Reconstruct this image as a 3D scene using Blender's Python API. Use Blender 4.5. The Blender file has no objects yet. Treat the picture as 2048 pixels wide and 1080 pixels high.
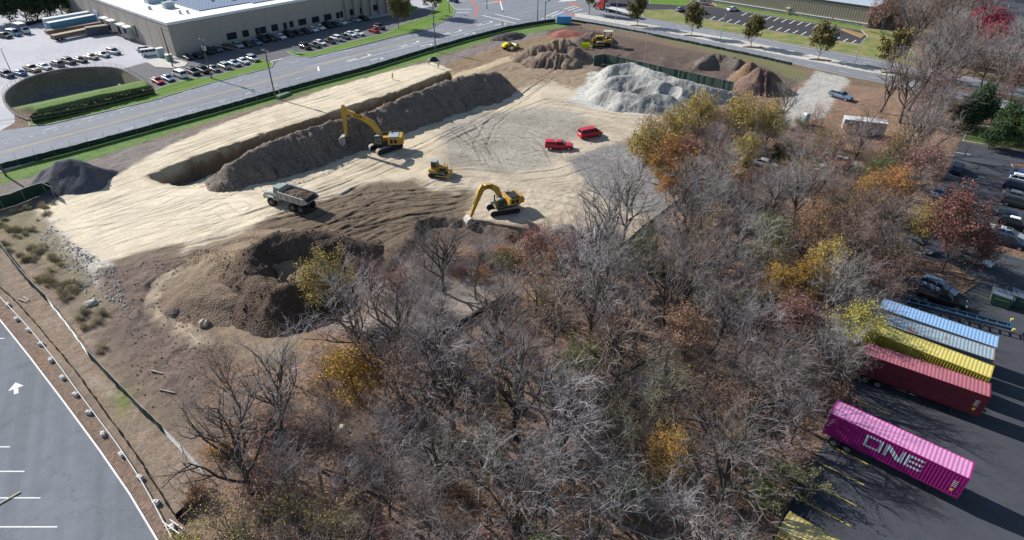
import bpy, bmesh, math, random
import numpy as np
from mathutils import Vector, Matrix
R = math.radians
SC = bpy.context.scene
COL = SC.collection
# ------------------------------------------------ camera, sky, sun, exposure
CAM_H = 51.2
F_PX = 1240.0
PITCH = math.atan(F_PX / 1810.0)
cam_data = bpy.data.cameras.new("camera")
cam = bpy.data.objects.new("camera", cam_data)
COL.objects.link(cam)
cam.location = (0, 0, CAM_H)
cam.rotation_euler = (R(90) - PITCH, 0, 0)
cam_data.sensor_width = 36.0
cam_data.lens = F_PX / 2048.0 * 36.0
cam_data.clip_start = 0.5
cam_data.clip_end = 6000
SC.camera = cam
SUN_EL, SUN_AZ = 31.0, -34.0          # elevation; direction shadows fall (degrees from +X)
wd = bpy.data.worlds.new("World"); SC.world = wd
wd.use_nodes = True
wn = wd.node_tree
bg = wn.nodes['Background']
sky = wn.nodes.new('ShaderNodeTexSky')
sky.sky_type = 'NISHITA'; sky.sun_disc = False
sky.sun_elevation = R(SUN_EL)
sdir = Vector((-math.cos(R(SUN_AZ)), -math.sin(R(SUN_AZ)), 0))   # toward the sun
sky.sun_rotation = math.atan2(sdir.x, sdir.y)
sky.air_density = 1.0; sky.dust_density = 0.6; sky.ozone_density = 1.0
wn.links.new(sky.outputs[0], bg.inputs[0])
bg.inputs[1].default_value = 0.09
ld = bpy.data.lights.new("sun", 'SUN'); sun = bpy.data.objects.new("sun", ld); COL.objects.link(sun)
ld.energy = 5.0; ld.angle = R(0.5); ld.color = (1.0, 0.965, 0.925)
sv = Vector((sdir.x * math.cos(R(SUN_EL)), sdir.y * math.cos(R(SUN_EL)), math.sin(R(SUN_EL))))
sun.rotation_euler = sv.to_track_quat('Z', 'Y').to_euler()
sun.location = (-60, 60, 80)
SC.view_settings.view_transform = 'Standard'
SC.view_settings.look = 'None'
SC.view_settings.gamma = 1.0
SC.view_settings.exposure = 0.53

# ------------------------------------------------ surveying: photo point -> place on the level z
def G(px, py, z=0.0):
    x = (px - 1024) / F_PX; y = -(py - 540) / F_PX
    c, s = math.cos(PITCH), math.sin(PITCH)
    dy = c + y * s; dz = -s + y * c
    t = (CAM_H - z) / (-dz)
    return Vector((x * t, dy * t, z))
def head(a, b):
    """heading (radians) from photo point a to photo point b on the ground"""
    v = G(*b) - G(*a)
    return math.atan2(v.y, v.x)

# ------------------------------------------------ materials
MATS = {}
def mat(name, color, rough=0.8, metal=0.0, var=0.12, scale=3.0, bump=0.0, bscale=20.0, spec=0.3,
        rand=0.0, coat=0.0, second=None, sec_scale=0.5, sec_lo=0.5, sec_hi=0.65, transmission=None, emit=None, detail=4.0):
    if name in MATS: return MATS[name]
    m = bpy.data.materials.new(name); m.use_nodes = True; MATS[name] = m
    nt = m.node_tree; n = nt.nodes; l = nt.links
    b = n['Principled BSDF']
    b.inputs['Roughness'].default_value = rough
    b.inputs['Metallic'].default_value = metal
    b.inputs['Specular IOR Level'].default_value = spec
    if coat: b.inputs['Coat Weight'].default_value = coat; b.inputs['Coat Roughness'].default_value = 0.08
    tc = n.new('ShaderNodeTexCoord')
    src = tc.outputs['Object']
    no = n.new('ShaderNodeTexNoise'); no.inputs['Scale'].default_value = scale; no.inputs['Detail'].default_value = detail
    no.inputs['Roughness'].default_value = 0.65
    l.new(src, no.inputs['Vector'])
    mr = n.new('ShaderNodeMapRange'); mr.inputs[1].default_value = 0.25; mr.inputs[2].default_value = 0.75
    mr.inputs[3].default_value = 1 - var; mr.inputs[4].default_value = 1 + var
    l.new(no.outputs['Fac'], mr.inputs[0])
    rgb = n.new('ShaderNodeRGB'); rgb.outputs[0].default_value = (*color, 1)
    cur = rgb.outputs[0]
    if second is not None:
        n2 = n.new('ShaderNodeTexNoise'); n2.inputs['Scale'].default_value = sec_scale; n2.inputs['Detail'].default_value = 6
        n2.inputs['Roughness'].default_value = 0.7
        l.new(src, n2.inputs['Vector'])
        m2 = n.new('ShaderNodeMapRange'); m2.inputs[1].default_value = sec_lo; m2.inputs[2].default_value = sec_hi
        l.new(n2.outputs['Fac'], m2.inputs[0])
        mx = n.new('ShaderNodeMix'); mx.data_type = 'RGBA'
        l.new(m2.outputs[0], mx.inputs[0]); l.new(cur, mx.inputs[6]); mx.inputs[7].default_value = (*second, 1)
        cur = mx.outputs[2]
    sc = n.new('ShaderNodeVectorMath'); sc.operation = 'SCALE'
    l.new(cur, sc.inputs[0]); l.new(mr.outputs[0], sc.inputs['Scale'])
    cur = sc.outputs[0]
    if rand:
        oi = n.new('ShaderNodeObjectInfo')
        m3 = n.new('ShaderNodeMapRange'); m3.inputs[3].default_value = 1 - rand; m3.inputs[4].default_value = 1 + rand
        l.new(oi.outputs['Random'], m3.inputs[0])
        s3 = n.new('ShaderNodeVectorMath'); s3.operation = 'SCALE'
        l.new(cur, s3.inputs[0]); l.new(m3.outputs[0], s3.inputs['Scale']); cur = s3.outputs[0]
    l.new(cur, b.inputs['Base Color'])
    if bump:
        nb = n.new('ShaderNodeTexNoise'); nb.inputs['Scale'].default_value = bscale; nb.inputs['Detail'].default_value = 5
        l.new(src, nb.inputs['Vector'])
        bp = n.new('ShaderNodeBump'); bp.inputs['Strength'].default_value = bump; bp.inputs['Distance'].default_value = 0.1
        l.new(nb.outputs['Fac'], bp.inputs['Height']); l.new(bp.outputs[0], b.inputs['Normal'])
    if emit: b.inputs['Emission Color'].default_value = (*emit[0], 1); b.inputs['Emission Strength'].default_value = emit[1]
    return m

# ------------------------------------------------ mesh collector
class MB:
    def __init__(s, M=None):
        s.v = []; s.f = []; s.m = []; s.M = M or Matrix.Identity(4)
    def add(s, vs, fs, m=0):
        o = len(s.v); M = s.M
        s.v.extend([tuple(M @ Vector(p)) for p in vs])
        for f in fs: s.f.append(tuple(i + o for i in f)); s.m.append(m)
    def box(s, c, d, m=0, rz=0.0, top=1.0, topy=None, ry=0.0, rx=0.0):
        hx, hy, hz = d[0] / 2, d[1] / 2, d[2] / 2
        ty = top if topy is None else topy
        pts = [(-hx, -hy, -hz), (hx, -hy, -hz), (hx, hy, -hz), (-hx, hy, -hz),
               (-hx * top, -hy * ty, hz), (hx * top, -hy * ty, hz), (hx * top, hy * ty, hz), (-hx * top, hy * ty, hz)]
        T = Matrix.Translation(c) @ Matrix.Rotation(rz, 4, 'Z') @ Matrix.Rotation(ry, 4, 'Y') @ Matrix.Rotation(rx, 4, 'X')
        s.add([tuple(T @ Vector(p)) for p in pts], [(0, 3, 2, 1), (4, 5, 6, 7), (0, 1, 5, 4), (1, 2, 6, 5), (2, 3, 7, 6), (3, 0, 4, 7)], m)
    def tube(s, a, b, r0, r1=None, n=6, m=0, caps=True):
        if r1 is None: r1 = r0
        a = Vector(a); b = Vector(b); d = (b - a)
        if d.length < 1e-6: return
        d.normalize(); u = d.orthogonal().normalized(); w = d.cross(u)
        vs = []
        for c, r in ((a, r0), (b, r1)):
            for k in range(n):
                t = 2 * math.pi * k / n
                vs.append(tuple(c + u * (r * math.cos(t)) + w * (r * math.sin(t))))
        fs = [(k, (k + 1) % n, n + (k + 1) % n, n + k) for k in range(n)]
        if caps: fs += [tuple(range(n - 1, -1, -1)), tuple(range(n, 2 * n))]
        s.add(vs, fs, m)
    def path(s, pts, r, n=6, m=0):
        for a, b in zip(pts[:-1], pts[1:]): s.tube(a, b, r, r, n, m)
    def prism(s, poly, z0, z1, m=0):
        """polygon in XY (ccw) between two heights"""
        n = len(poly)
        vs = [(p[0], p[1], z0) for p in poly] + [(p[0], p[1], z1) for p in poly]
        s.add(vs, [tuple(range(n - 1, -1, -1)), tuple(range(n, 2 * n))] + [(k, (k + 1) % n, n + (k + 1) % n, n + k) for k in range(n)], m)
    def side(s, prof, y0, y1, m=0):
        """profile in XZ (ccw seen from -Y) extruded from y0 to y1"""
        n = len(prof)
        vs = [(p[0], y0, p[1]) for p in prof] + [(p[0], y1, p[1]) for p in prof]
        s.add(vs, [tuple(range(n)), tuple(range(2 * n - 1, n - 1, -1))] + [(k, n + k, n + (k + 1) % n, (k + 1) % n) for k in range(n)], m)
    def quad(s, pts, m=0): s.add(pts, [tuple(range(len(pts)))], m)
    def build(s, name, mats, parent=None, smooth=False, loc=None, bevel=0.0):
        me = bpy.data.meshes.new(name)
        me.from_pydata(s.v, [], s.f)
        if not isinstance(mats, (list, tuple)): mats = [mats]
        for x in mats: me.materials.append(x)
        if len(mats) > 1: me.polygons.foreach_set('material_index', s.m)
        if smooth: me.polygons.foreach_set('use_smooth', [True] * len(me.polygons))
        me.update()
        o = bpy.data.objects.new(name, me); COL.objects.link(o)
        if parent is not None: o.parent = parent
        if loc is not None: o.location = loc
        if bevel:
            bm = bmesh.new(); bm.from_mesh(me)
            bmesh.ops.recalc_face_normals(bm, faces=bm.faces)
            es = [e for e in bm.edges if len(e.link_faces) == 2 and e.calc_face_angle(0) > 0.5]
            bmesh.ops.bevel(bm, geom=es, offset=bevel, segments=2, affect='EDGES', clamp_overlap=True)
            bm.to_mesh(me); bm.free()
        return o

def tag(o, label=None, cat=None, group=None, kind=None):
    if label: o['label'] = label
    if cat: o['category'] = cat
    if group: o['group'] = group
    if kind: o['kind'] = kind
    return o
def thing(name, label, cat, loc=(0, 0, 0), rz=0.0, group=None):
    o = bpy.data.objects.new(name, None); COL.objects.link(o)
    o.empty_display_size = 0.3
    o.location = loc; o.rotation_euler = (0, 0, rz)
    return tag(o, label, cat, group)
def copy_tree(root, loc, rz=0.0, label=None, group=None, scale=1.0, swap=None):
    r = root.copy(); COL.objects.link(r)
    r.location = loc; r.rotation_euler = (0, 0, rz); r.scale = (scale,) * 3 if not hasattr(scale, '__len__') else scale
    if label: r['label'] = label
    if group: r['group'] = group
    def rec(src, dst):
        for ch in src.children:
            c = ch.copy(); COL.objects.link(c); c.parent = dst
            if swap and ch.material_slots:
                for i, sl in enumerate(ch.material_slots):
                    if sl.material and sl.material.name in swap:
                        c.material_slots[i].link = 'OBJECT'
                        c.material_slots[i].material = swap[sl.material.name]
            rec(ch, c)
    rec(root, r)
    return r
def retint(root, swap):
    for ch in root.children:
        for i, sl in enumerate(ch.material_slots):
            if sl.material and sl.material.name in swap:
                m = swap[sl.material.name]
                sl.link = 'OBJECT'; sl.material = m
        retint(ch, swap)

# ------------------------------------------------ numpy value noise
def vnoise(x, y, scale, seed=0):
    rs = np.random.RandomState(seed); T = rs.rand(256, 256)
    u = x / scale + 1000; v = y / scale + 1000
    i = np.floor(u).astype(int); j = np.floor(v).astype(int)
    fu = u - i; fv = v - j; fu = fu * fu * (3 - 2 * fu); fv = fv * fv * (3 - 2 * fv)
    i &= 255; j &= 255; i1 = (i + 1) & 255; j1 = (j + 1) & 255
    return (T[i, j] * (1 - fu) * (1 - fv) + T[i1, j] * fu * (1 - fv) + T[i, j1] * (1 - fu) * fv + T[i1, j1] * fu * fv) * 2 - 1
def fbm(x, y, scale, oct=4, seed=0, gain=0.5):
    r = 0; a = 1; t = 0
    for k in range(oct):
        r = r + a * vnoise(x, y, scale / 2 ** k, seed + 17 * k); t += a; a *= gain
    return r / t
def pxpoly(pts, z=0.0): return [tuple(G(p[0], p[1], z)[:2]) for p in pts]
def seg_dist(x, y, pts, closed=False):
    """distance to polyline and parameter (index+t)"""
    best = np.full(x.shape, 1e9); par = np.zeros(x.shape)
    n = len(pts)
    for k in range(n if closed else n - 1):
        ax, ay = pts[k][:2]; bx, by = pts[(k + 1) % n][:2]
        dx, dy = bx - ax, by - ay; L2 = dx * dx + dy * dy + 1e-9
        t = np.clip(((x - ax) * dx + (y - ay) * dy) / L2, 0, 1)
        d = np.hypot(x - ax - t * dx, y - ay - t * dy)
        m = d < best; best = np.where(m, d, best); par = np.where(m, k + t, par)
    return best, par
def inside(x, y, pts):
    r = np.zeros(x.shape, bool); n = len(pts)
    for k in range(n):
        ax, ay = pts[k][:2]; bx, by = pts[(k + 1) % n][:2]
        c = (ay > y) != (by > y)
        if by != ay: r ^= c & (x < (bx - ax) * (y - ay) / (by - ay) + ax)
    return r
def sdist(x, y, pts):
    d, _ = seg_dist(x, y, pts, True)
    return np.where(inside(x, y, pts), d, -d)      # positive inside
def sstep(a, b, t):
    t = np.clip((t - a) / (b - a), 0, 1); return t * t * (3 - 2 * t)
# ================================================ GROUND (one sheet to the horizon)
def axis(segs):
    out = []
    for a, b, st in segs:
        n = max(1, int(round((b - a) / st))); out += list(np.linspace(a, b, n, endpoint=False))
    out.append(segs[-1][1]); return np.array(out)
GX = axis([(-2500, -600, 380), (-600, -300, 60), (-300, -135, 12), (-135, -80, .6), (-80, 32, .25), (32, 125, .6), (125, 320, 12), (320, 600, 60), (600, 2500, 380)])
GY = axis([(-300, 0, 60), (0, 27, 3), (27, 165, .25), (165, 245, .45), (245, 300, 6), (300, 600, 50), (600, 3500, 480)])
XX, YY = np.meshgrid(GX, GY, indexing='ij')
shape = XX.shape
ZZ = np.zeros(shape)
SITE = pxpoly([(0, 352), (139, 312), (300, 268), (420, 236), (620, 182), (860, 113), (1020, 66), (1120, 54), (1280, 82), (1500, 127), (1582, 146), (1690, 172), (1800, 190),
               (1915, 284), (1800, 560), (1740, 690), (1640, 895), (1545, 1078), (1500, 1300), (400, 1300), (330, 1078), (250, 900), (0, 605)])
sd = sdist(XX, YY, SITE)
M_SITE = sstep(0.3, 3.0, sd)
n_big = fbm(XX, YY, 14, 4, 1); n_med = fbm(XX, YY, 3.5, 4, 2); n_sm = fbm(XX, YY, 1.1, 3, 3)
C = np.zeros(shape + (3,)); C[:] = (0.30, 0.24, 0.17)
K = np.zeros(shape + (3,))                  # r: streaks, g: leaf litter, b: crushed stone
def zone(pts, col, feather=1.5, wob=1.2, amt=1.0, k=None, world=False):
    P = pts if world else pxpoly(pts)
    d = sdist(XX, YY, P) + wob * n_med + 0.5 * wob * n_sm
    m = sstep(-feather, feather, d) * amt
    C[:] = C * (1 - m[..., None]) + np.array(col) * m[..., None]
    if k is not None: K[:] = K * (1 - m[..., None]) + np.array(k) * m[..., None]
    return m
# far surroundings: woodland brown
C[:] = (0.16, 0.13, 0.09)
K[..., 1] = 0.5
SAND = (0.635, 0.545, 0.40); DIRT = (0.20, 0.155, 0.115); DARK = (0.105, 0.078, 0.060); TAN = (0.48, 0.405, 0.305)
GREY = (0.30, 0.28, 0.235); PURP = (0.125, 0.092, 0.075); LIT = (0.20, 0.135, 0.09)
zone([(0, 352), (420, 236), (860, 113), (1020, 66), (1120, 54), (1280, 82), (1582, 146), (1690, 172), (1830, 200), (1915, 284), (1545, 1078), (330, 1078), (0, 605)], DIRT, .6, .3, k=(0.3, 0, 0))
# woods floor
WOODS_PX = [(300, 1250), (360, 990), (420, 940), (400, 800), (450, 720), (560, 690), (700, 640), (760, 540), (860, 455), (1000, 450), (1130, 460), (1250, 470), (1345, 400), (1280, 330), (1250, 270),
            (1330, 235), (1460, 190), (1580, 190), (1660, 215), (1830, 205), (1915, 284), (1740, 690), (1640, 895), (1545, 1078), (1500, 1250)]
zone(WOODS_PX, LIT, 2.0, 1.5, k=(0, 1, 0))
zone([(1600, 160), (1800, 180), (1900, 230), (1880, 300), (1660, 215), (1560, 190)], (0.29, 0.20, 0.145), 1, 1, k=(0, .7, 0))
zone([(730, 620), (860, 545), (960, 545), (1010, 600), (900, 660), (750, 680), (640, 660)], (.30, .26, .23), 1.5, 1.5, k=(.3, .2, .3))
zone([(1215, 480), (1330, 410), (1350, 385), (1400, 380), (1340, 430), (1250, 500)], (.36, .29, .22), 1, 1, k=(.3, .1, .2))
zone([(1570, 205), (1612, 165), (1632, 142), (1690, 154), (1700, 162), (1672, 195), (1650, 235), (1560, 260), (1540, 230)], (.42, .40, .36), .7, .6, k=(0, 0, .4))
# grey-brown margin between verge and haul road
zone([(0, 372), (240, 300), (420, 252), (620, 198), (860, 122), (1020, 72), (1120, 60), (1180, 75), (1000, 120), (870, 150), (620, 225), (440, 275), (300, 330), (200, 372), (60, 420), (0, 440)], (0.20, 0.172, 0.155), .8, .6, k=(.6, 0, .3))
# purple-brown worked soil, far right
zone([(1090, 52), (1130, 48), (1280, 80), (1500, 124), (1582, 142), (1600, 165), (1560, 190), (1470, 185), (1320, 140), (1200, 122), (1130, 120), (1100, 80)], PURP, 1.2, 1, k=(.4, 0, 0))
# brown fill of the far haul road
zone([(862, 138), (1000, 92), (1090, 70), (1190, 66), (1180, 82), (1060, 112), (960, 150), (905, 160), (865, 150)], (0.235, 0.168, 0.105), .8, .5, k=(.8, 0, 0))
zone([(1040, 175), (960, 150), (1060, 105), (1140, 125), (1190, 150), (1150, 200), (1090, 200)], (0.27, 0.205, 0.14), 1.2, 1, k=(.6, 0, 0))
zone([(900, 158), (905, 150), (1020, 112), (1060, 96), (1135, 78), (1136, 82), (1060, 104), (1030, 118), (950, 148)], (0.46, 0.37, 0.25), .5, .3, k=(.8, 0, 0))
# central working area
zone([(430, 372), (520, 365), (640, 330), (800, 262), (950, 212), (1050, 178), (1110, 160), (1170, 190), (1260, 215), (1345, 236), (1300, 262), (1240, 285), (1260, 340), (1345, 385), (1330, 425), (1260, 470),
      (1140, 450), (1040, 445), (960, 442), (900, 440), (850, 410), (760, 400), (640, 425), (560, 440), (470, 490), (350, 520)], TAN, 1.5, 1.6, k=(.8, 0, .15))
zone([(640, 340), (760, 290), (800, 275), (900, 235), (1060, 180), (1100, 175), (1080, 200), (960, 245), (900, 290), (860, 340), (800, 355), (700, 370), (600, 400), (540, 400)], (0.57, 0.48, 0.345), 1.5, 1.5, k=(.9, 0, 0))
zone([(895, 250), (960, 222), (1060, 215), (1160, 225), (1200, 262), (1120, 290), (1110, 330), (1010, 345), (900, 330), (880, 280)], GREY, 2, 2, .85, k=(.5, 0, .7))
zone([(1140, 200), (1190, 140), (1290, 185), (1345, 215), (1300, 228), (1190, 218)], (0.50, 0.49, 0.45), 1.5, 1.5, k=(.2, 0, .6))
zone([(1130, 320), (1180, 300), (1240, 283), (1300, 330), (1345, 375), (1330, 425), (1280, 430), (1190, 385)], (0.215, 0.205, 0.195), 1.2, 1.2, k=(0, 0, 1))
zone([(1050, 440), (1130, 420), (1280, 440), (1250, 480), (1130, 470)], (0.42, 0.34, 0.25), 1.2, 1.2, k=(.5, 0, .3))
# pale haul road / pad on the left
zone([(60, 438), (72, 418), (125, 394), (185, 378), (240, 345), (300, 312), (380, 272), (470, 238), (560, 208), (700, 164), (790, 140), (866, 124), (905, 140), (800, 180), (700, 213), (560, 256), (470, 287), (380, 318), (330, 345),
      (400, 366), (445, 368), (520, 368), (560, 378), (640, 350), (660, 372), (560, 425), (520, 440), (400, 478), (355, 486), (272, 506), (200, 527), (165, 500), (130, 478), (105, 452)], SAND, .7, .35, k=(1, 0, 0))
zone([(100, 445), (300, 375), (560, 385), (500, 430), (250, 480), (160, 490)], (0.66, 0.58, 0.44), 3, 2.5, .6, k=(1, 0, 0))
zone([(60, 440), (110, 440), (150, 480), (230, 530), (260, 620), (200, 600), (140, 540), (80, 480)], (0.50, 0.455, 0.39), .9, 2.6, .9, k=(.1, 0, 1))
# dark churned soil with dozer tracks
DARKW = [(560, 425), (640, 400), (700, 382), (740, 368), (830, 356), (870, 380), (945, 385), (940, 420), (950, 450), (860, 462), (800, 510), (740, 580), (700, 540), (690, 480), (620, 460), (540, 465), (480, 480)]
zone(DARKW, (0.155, 0.115, 0.078), 1.2, 1.6, .95, k=(.9, 0, 0))
zone([(840, 440), (960, 440), (1040, 460), (1040, 475), (860, 475), (760, 560), (700, 610), (690, 590), (760, 520)], DARK, .8, .8, .9, k=(.2, .2, 0))
# lower left slope
zone([(200, 540), (300, 520), (420, 495), (500, 500), (440, 560), (420, 660), (460, 720), (400, 800), (330, 830), (240, 700), (190, 620)], (0.145, 0.112, 0.095), 1.2, 1.6, k=(.2, .25, .4))
zone([(410, 520), (500, 485), (540, 560), (560, 640), (620, 680), (560, 730), (470, 720), (410, 640), (400, 570)], (0.25, 0.185, 0.125), 1.0, 1.2, k=(.5, 0, .3))
zone([(300, 560), (370, 530), (480, 490), (500, 505), (400, 545), (370, 590), (380, 640), (430, 690), (380, 690), (310, 640), (290, 590)], (0.37, 0.295, 0.21), 1, .8, .85, k=(.9, 0, 0))
zone([(0, 420), (60, 405), (100, 450), (180, 540), (230, 630), (210, 640), (100, 540), (0, 470)], (0.22, 0.20, 0.12), 1, 1.2, .85, k=(0, .3, .3))
zone([(0, 470), (60, 530), (210, 720), (300, 830), (410, 945), (380, 1000), (350, 1040), (250, 900), (130, 740), (0, 590)], (0.27, 0.22, 0.17), .6, .9, k=(0, .35, .35))
zone([(340, 1078), (400, 960), (480, 1078)], (.36, .25, .17), 1, 1, k=(0, .8, 0))
zone([(215, 790), (250, 770), (275, 800), (250, 830), (225, 825)], (0.15, 0.21, 0.05), .8, 1, .8, k=(0, 0, 0))
zone([(160, 740), (230, 770), (240, 800), (180, 780)], (.40, .36, .30), .8, 1, .7)
# brown leaf strip along the kerb
zone([(0, 605), (130, 760), (250, 912), (345, 1078), (310, 1078), (200, 890), (100, 760), (0, 640)], (.22, .165, .135), .4, .2, k=(0, .6, .2))
# grass verge along the main road and the cross road
zone([(0, 345), (139, 303), (300, 258), (420, 225), (620, 168), (860, 99), (1017, 55), (1060, 46), (1130, 44), (1140, 52), (1030, 72), (1000, 74), (860, 118), (760, 146), (620, 184), (480, 224), (330, 270), (240, 300), (120, 340), (0, 368)], (0.125, 0.205, 0.055), .5, .5, k=(0, 0, 0))
zone([(1330, 77), (1505, 112), (1582, 131), (1620, 150), (1600, 165), (1560, 146), (1500, 124), (1400, 97), (1330, 81)], (0.15, 0.17, 0.07), .6, 1.2, .8, k=(0, .2, 0))
n_c = fbm(XX, YY, 5.0, 5, 9)
C *= (1 + 0.16 * n_c + 0.08 * n_sm)[..., None]
padm = sstep(-1, 2, sdist(XX, YY, pxpoly([(72, 420), (240, 345), (470, 238), (866, 124), (905, 140), (560, 256), (330, 345), (640, 350), (900, 235), (1100, 160), (1300, 230), (1200, 400), (900, 350), (560, 425), (200, 520)])))
pt = sstep(.05, .45, fbm(XX * .55 + YY * .83, (YY * .55 - XX * .83) * .28, 4.0, 5, 77)) * .5 * padm
C[:] = C * (1 - pt[..., None]) + C * np.array((.70, .67, .64)) * pt[..., None]
# ---- relief
ZZ += M_SITE * (0.22 * n_med + 0.10 * n_sm) * np.clip(1 - 0.75 * sstep(-1, 1, sdist(XX, YY, pxpoly([(60, 438), (240, 345), (470, 238), (866, 124), (905, 140), (560, 256), (330, 345), (640, 350), (1100, 160), (1300, 230), (1200, 380), (900, 350), (560, 425), (200, 527)]))), 0.2, 1)
ZZ += M_SITE * 0.45 * sstep(-2, 3, sdist(XX, YY, pxpoly([(1130, 60), (1280, 95), (1490, 140), (1470, 175), (1200, 115)]))) * fbm(XX, YY, 5, 4, 5)
ZZ += 0.35 * sstep(-1, 2, sdist(XX, YY, pxpoly([(200, 560), (420, 500), (420, 690), (330, 820)]))) * fbm(XX, YY, 2.5, 4, 6)
# trench beside the haul road
TR = pxpoly([(292, 352), (330, 336), (380, 317), (470, 287), (560, 256), (700, 212), (800, 179), (868, 152), (905, 141), (912, 152), (890, 172), (800, 205), (700, 238), (560, 287), (470, 325), (430, 348), (400, 366), (365, 372), (320, 366)])
dt = sdist(XX, YY, TR) + 0.75 * n_sm + 0.45 * n_med
mt = sstep(-0.1, 1.9, dt)
ZZ -= 3.3 * mt
C[:] = C * (1 - mt[..., None]) + np.array((0.15, 0.105, 0.065)) * mt[..., None] * (1 + .25 * n_sm)[..., None]
mt2 = sstep(-1.2, 0.1, dt) * (1 - sstep(0.1, 1.0, dt)) * .5
C[:] = C * (1 - mt2[..., None]) + np.array((0.30, 0.235, 0.13)) * mt2[..., None]
K[:] *= (1 - mt[..., None])
# shallow cut by the second excavator
CUT = pxpoly([(835, 438), (890, 432), (950, 440), (1020, 462), (1130, 458), (1180, 470), (1100, 500), (900, 500), (820, 520), (780, 560), (770, 540), (830, 470)])
dc = sdist(XX, YY, CUT) + .5 * n_sm
ZZ -= 1.4 * sstep(-.2, 1.4, dc)
# ruts: dozer and truck tracks worn into the soil
def rut(pts, width=2.4, tyre=0.6, depth=0.14, dark=0.72, seed=0):
    P = pxpoly(pts)
    xs = [p[0] for p in P]; ys = [p[1] for p in P]
    i0, i1 = np.searchsorted(GX, [min(xs) - 4, max(xs) + 4]); j0, j1 = np.searchsorted(GY, [min(ys) - 4, max(ys) + 4])
    sl = (slice(i0, i1), slice(j0, j1))
    x = XX[sl] + .35 * n_med[sl]; y = YY[sl] + .35 * n_big[sl]
    d, par = seg_dist(x, y, P)
    m = np.exp(-((d - width / 2) / (tyre / 2)) ** 2)
    side = np.exp(-((d - width / 2 - tyre * .95) / (tyre / 2.5)) ** 2)
    fade = np.clip(par * 2, 0, 1) * np.clip((len(P) - 1 - par) * 2, 0, 1) * (0.55 + 0.45 * np.clip(vnoise(x, y, 4, 40 + seed) * 2 + .5, 0, 1))
    ZZ[sl] += (-m + .55 * side) * depth * fade
    f = (1 - (1 - dark) * m * fade + (1 - dark) * .35 * side * fade)
    C[sl] *= f[..., None]
rnd = random.Random(5)
RUTS = [
    [(1110, 150), (1060, 185), (960, 240), (860, 285), (760, 330), (640, 380), (480, 440)],
    [(1100, 160), (1040, 200), (940, 255), (850, 300), (740, 350), (600, 400), (420, 460)],
    [(1080, 165), (1120, 140), (1100, 125), (1060, 110)],
    [(1340, 228), (1240, 218), (1160, 205), (1100, 200), (1020, 230)],
    [(1330, 240), (1230, 232), (1140, 215), (1080, 210)],
    [(640, 420), (700, 400), (800, 390), (900, 380), (960, 372)],
    [(650, 440), (720, 420), (800, 408), (900, 400), (950, 395)],
    [(640, 455), (720, 445), (800, 425), (880, 415), (940, 412)],
    [(700, 480), (760, 460), (840, 436), (920, 425)],
    [(690, 520), (740, 490), (790, 460), (850, 440)],
    [(480, 470), (560, 445), (620, 430), (690, 395), (740, 370)],
    [(300, 520), (400, 495), (500, 470), (600, 440)],
    [(290, 515), (420, 500), (520, 480), (620, 455)],
    [(500, 500), (400, 540), (350, 580), (345, 620), (390, 670), (450, 700)],
    [(480, 500), (380, 530), (320, 570), (310, 620), (350, 670), (420, 720)],
    [(900, 250), (940, 280), (980, 310), (1040, 330)],
    [(930, 240), (950, 270), (975, 305), (1000, 340)],
    [(900, 290), (960, 262), (1040, 265), (1100, 290), (1120, 330)],
    [(920, 300), (980, 280), (1060, 280), (1090, 300)],
    [(1010, 225), (980, 250), (960, 290), (980, 330)],
    [(860, 350), (940, 345), (1040, 355), (1120, 345), (1200, 320)],
    [(1060, 390), (1140, 400), (1220, 430), (1260, 440)],
    [(1080, 405), (1150, 420), (1200, 450)],
    [(760, 310), (700, 335), (620, 370), (560, 385)],
    [(870, 180), (960, 160), (1060, 125), (1130, 120)],
    [(1000, 130), (1060, 150), (1150, 175)],
    [(1130, 160), (1210, 140), (1260, 105), (1340, 120)],
    [(1200, 110), (1300, 120), (1400, 145), (1480, 160)],
    [(1180, 75), (1260, 92), (1380, 118), (1450, 135)],
    [(300, 330), (420, 290), (560, 240), (700, 195), (850, 145)],
    [(320, 310), (420, 276), (560, 226), (700, 180), (850, 132)],
    [(150, 480), (260, 440), (380, 410), (500, 400)],
    [(200, 510), (320, 470), (440, 435), (540, 412)],
    [(120, 440), (240, 400), (330, 370), (420, 372)],
    [(640, 215), (560, 235), (400, 290), (280, 340), (150, 385)],
    [(90, 452), (200, 410), (330, 385), (430, 385)], [(140, 490), (260, 455), (400, 440), (520, 425)], [(250, 505), (330, 490), (420, 462), (470, 440), (440, 415), (380, 412)], [(380, 430), (440, 400), (500, 395), (530, 410), (500, 432)],
    [(110, 425), (220, 385), (300, 355), (400, 300), (520, 255)], [(240, 520), (360, 500), (470, 465)], [(700, 175), (780, 152), (860, 132)], [(480, 250), (600, 210), (720, 178)],
]
for i, r in enumerate(RUTS):
    strong = i in (5, 6, 7, 8, 9, 10, 25, 26, 27)
    soft = i >= 28
    rut(r, 2.2 + .5 * (i % 3), .5, .15 if strong else (.04 if soft else .12), .55 if strong else (.80 if soft else .74), i)
for k in range(34):                       # shorter scrapes in the churned soil
    cx, cy = rnd.uniform(600, 930), rnd.uniform(375, 470)
    a = rnd.uniform(-.3, .08) - (.25 if cx < 740 else 0); L = rnd.uniform(90, 210)
    if cy > 430 and cx > 820: continue
    rut([(cx - L / 2, cy - a * L / 2 + rnd.uniform(0, 10)), (cx, cy), (cx + L / 2, cy + a * L / 2 + rnd.uniform(-8, 4))], (.1, 1.9)[k % 2], .5, .12, .66, 60 + k)
for k in range(16):
    cx, cy = rnd.uniform(560, 760), rnd.uniform(330, 410)
    L = rnd.uniform(40, 90)
    rut([(cx - L / 2, cy + L * .22), (cx, cy + 2), (cx + L / 2, cy - L * .2)], .1, .5, .08, .78, 90 + k)
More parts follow.
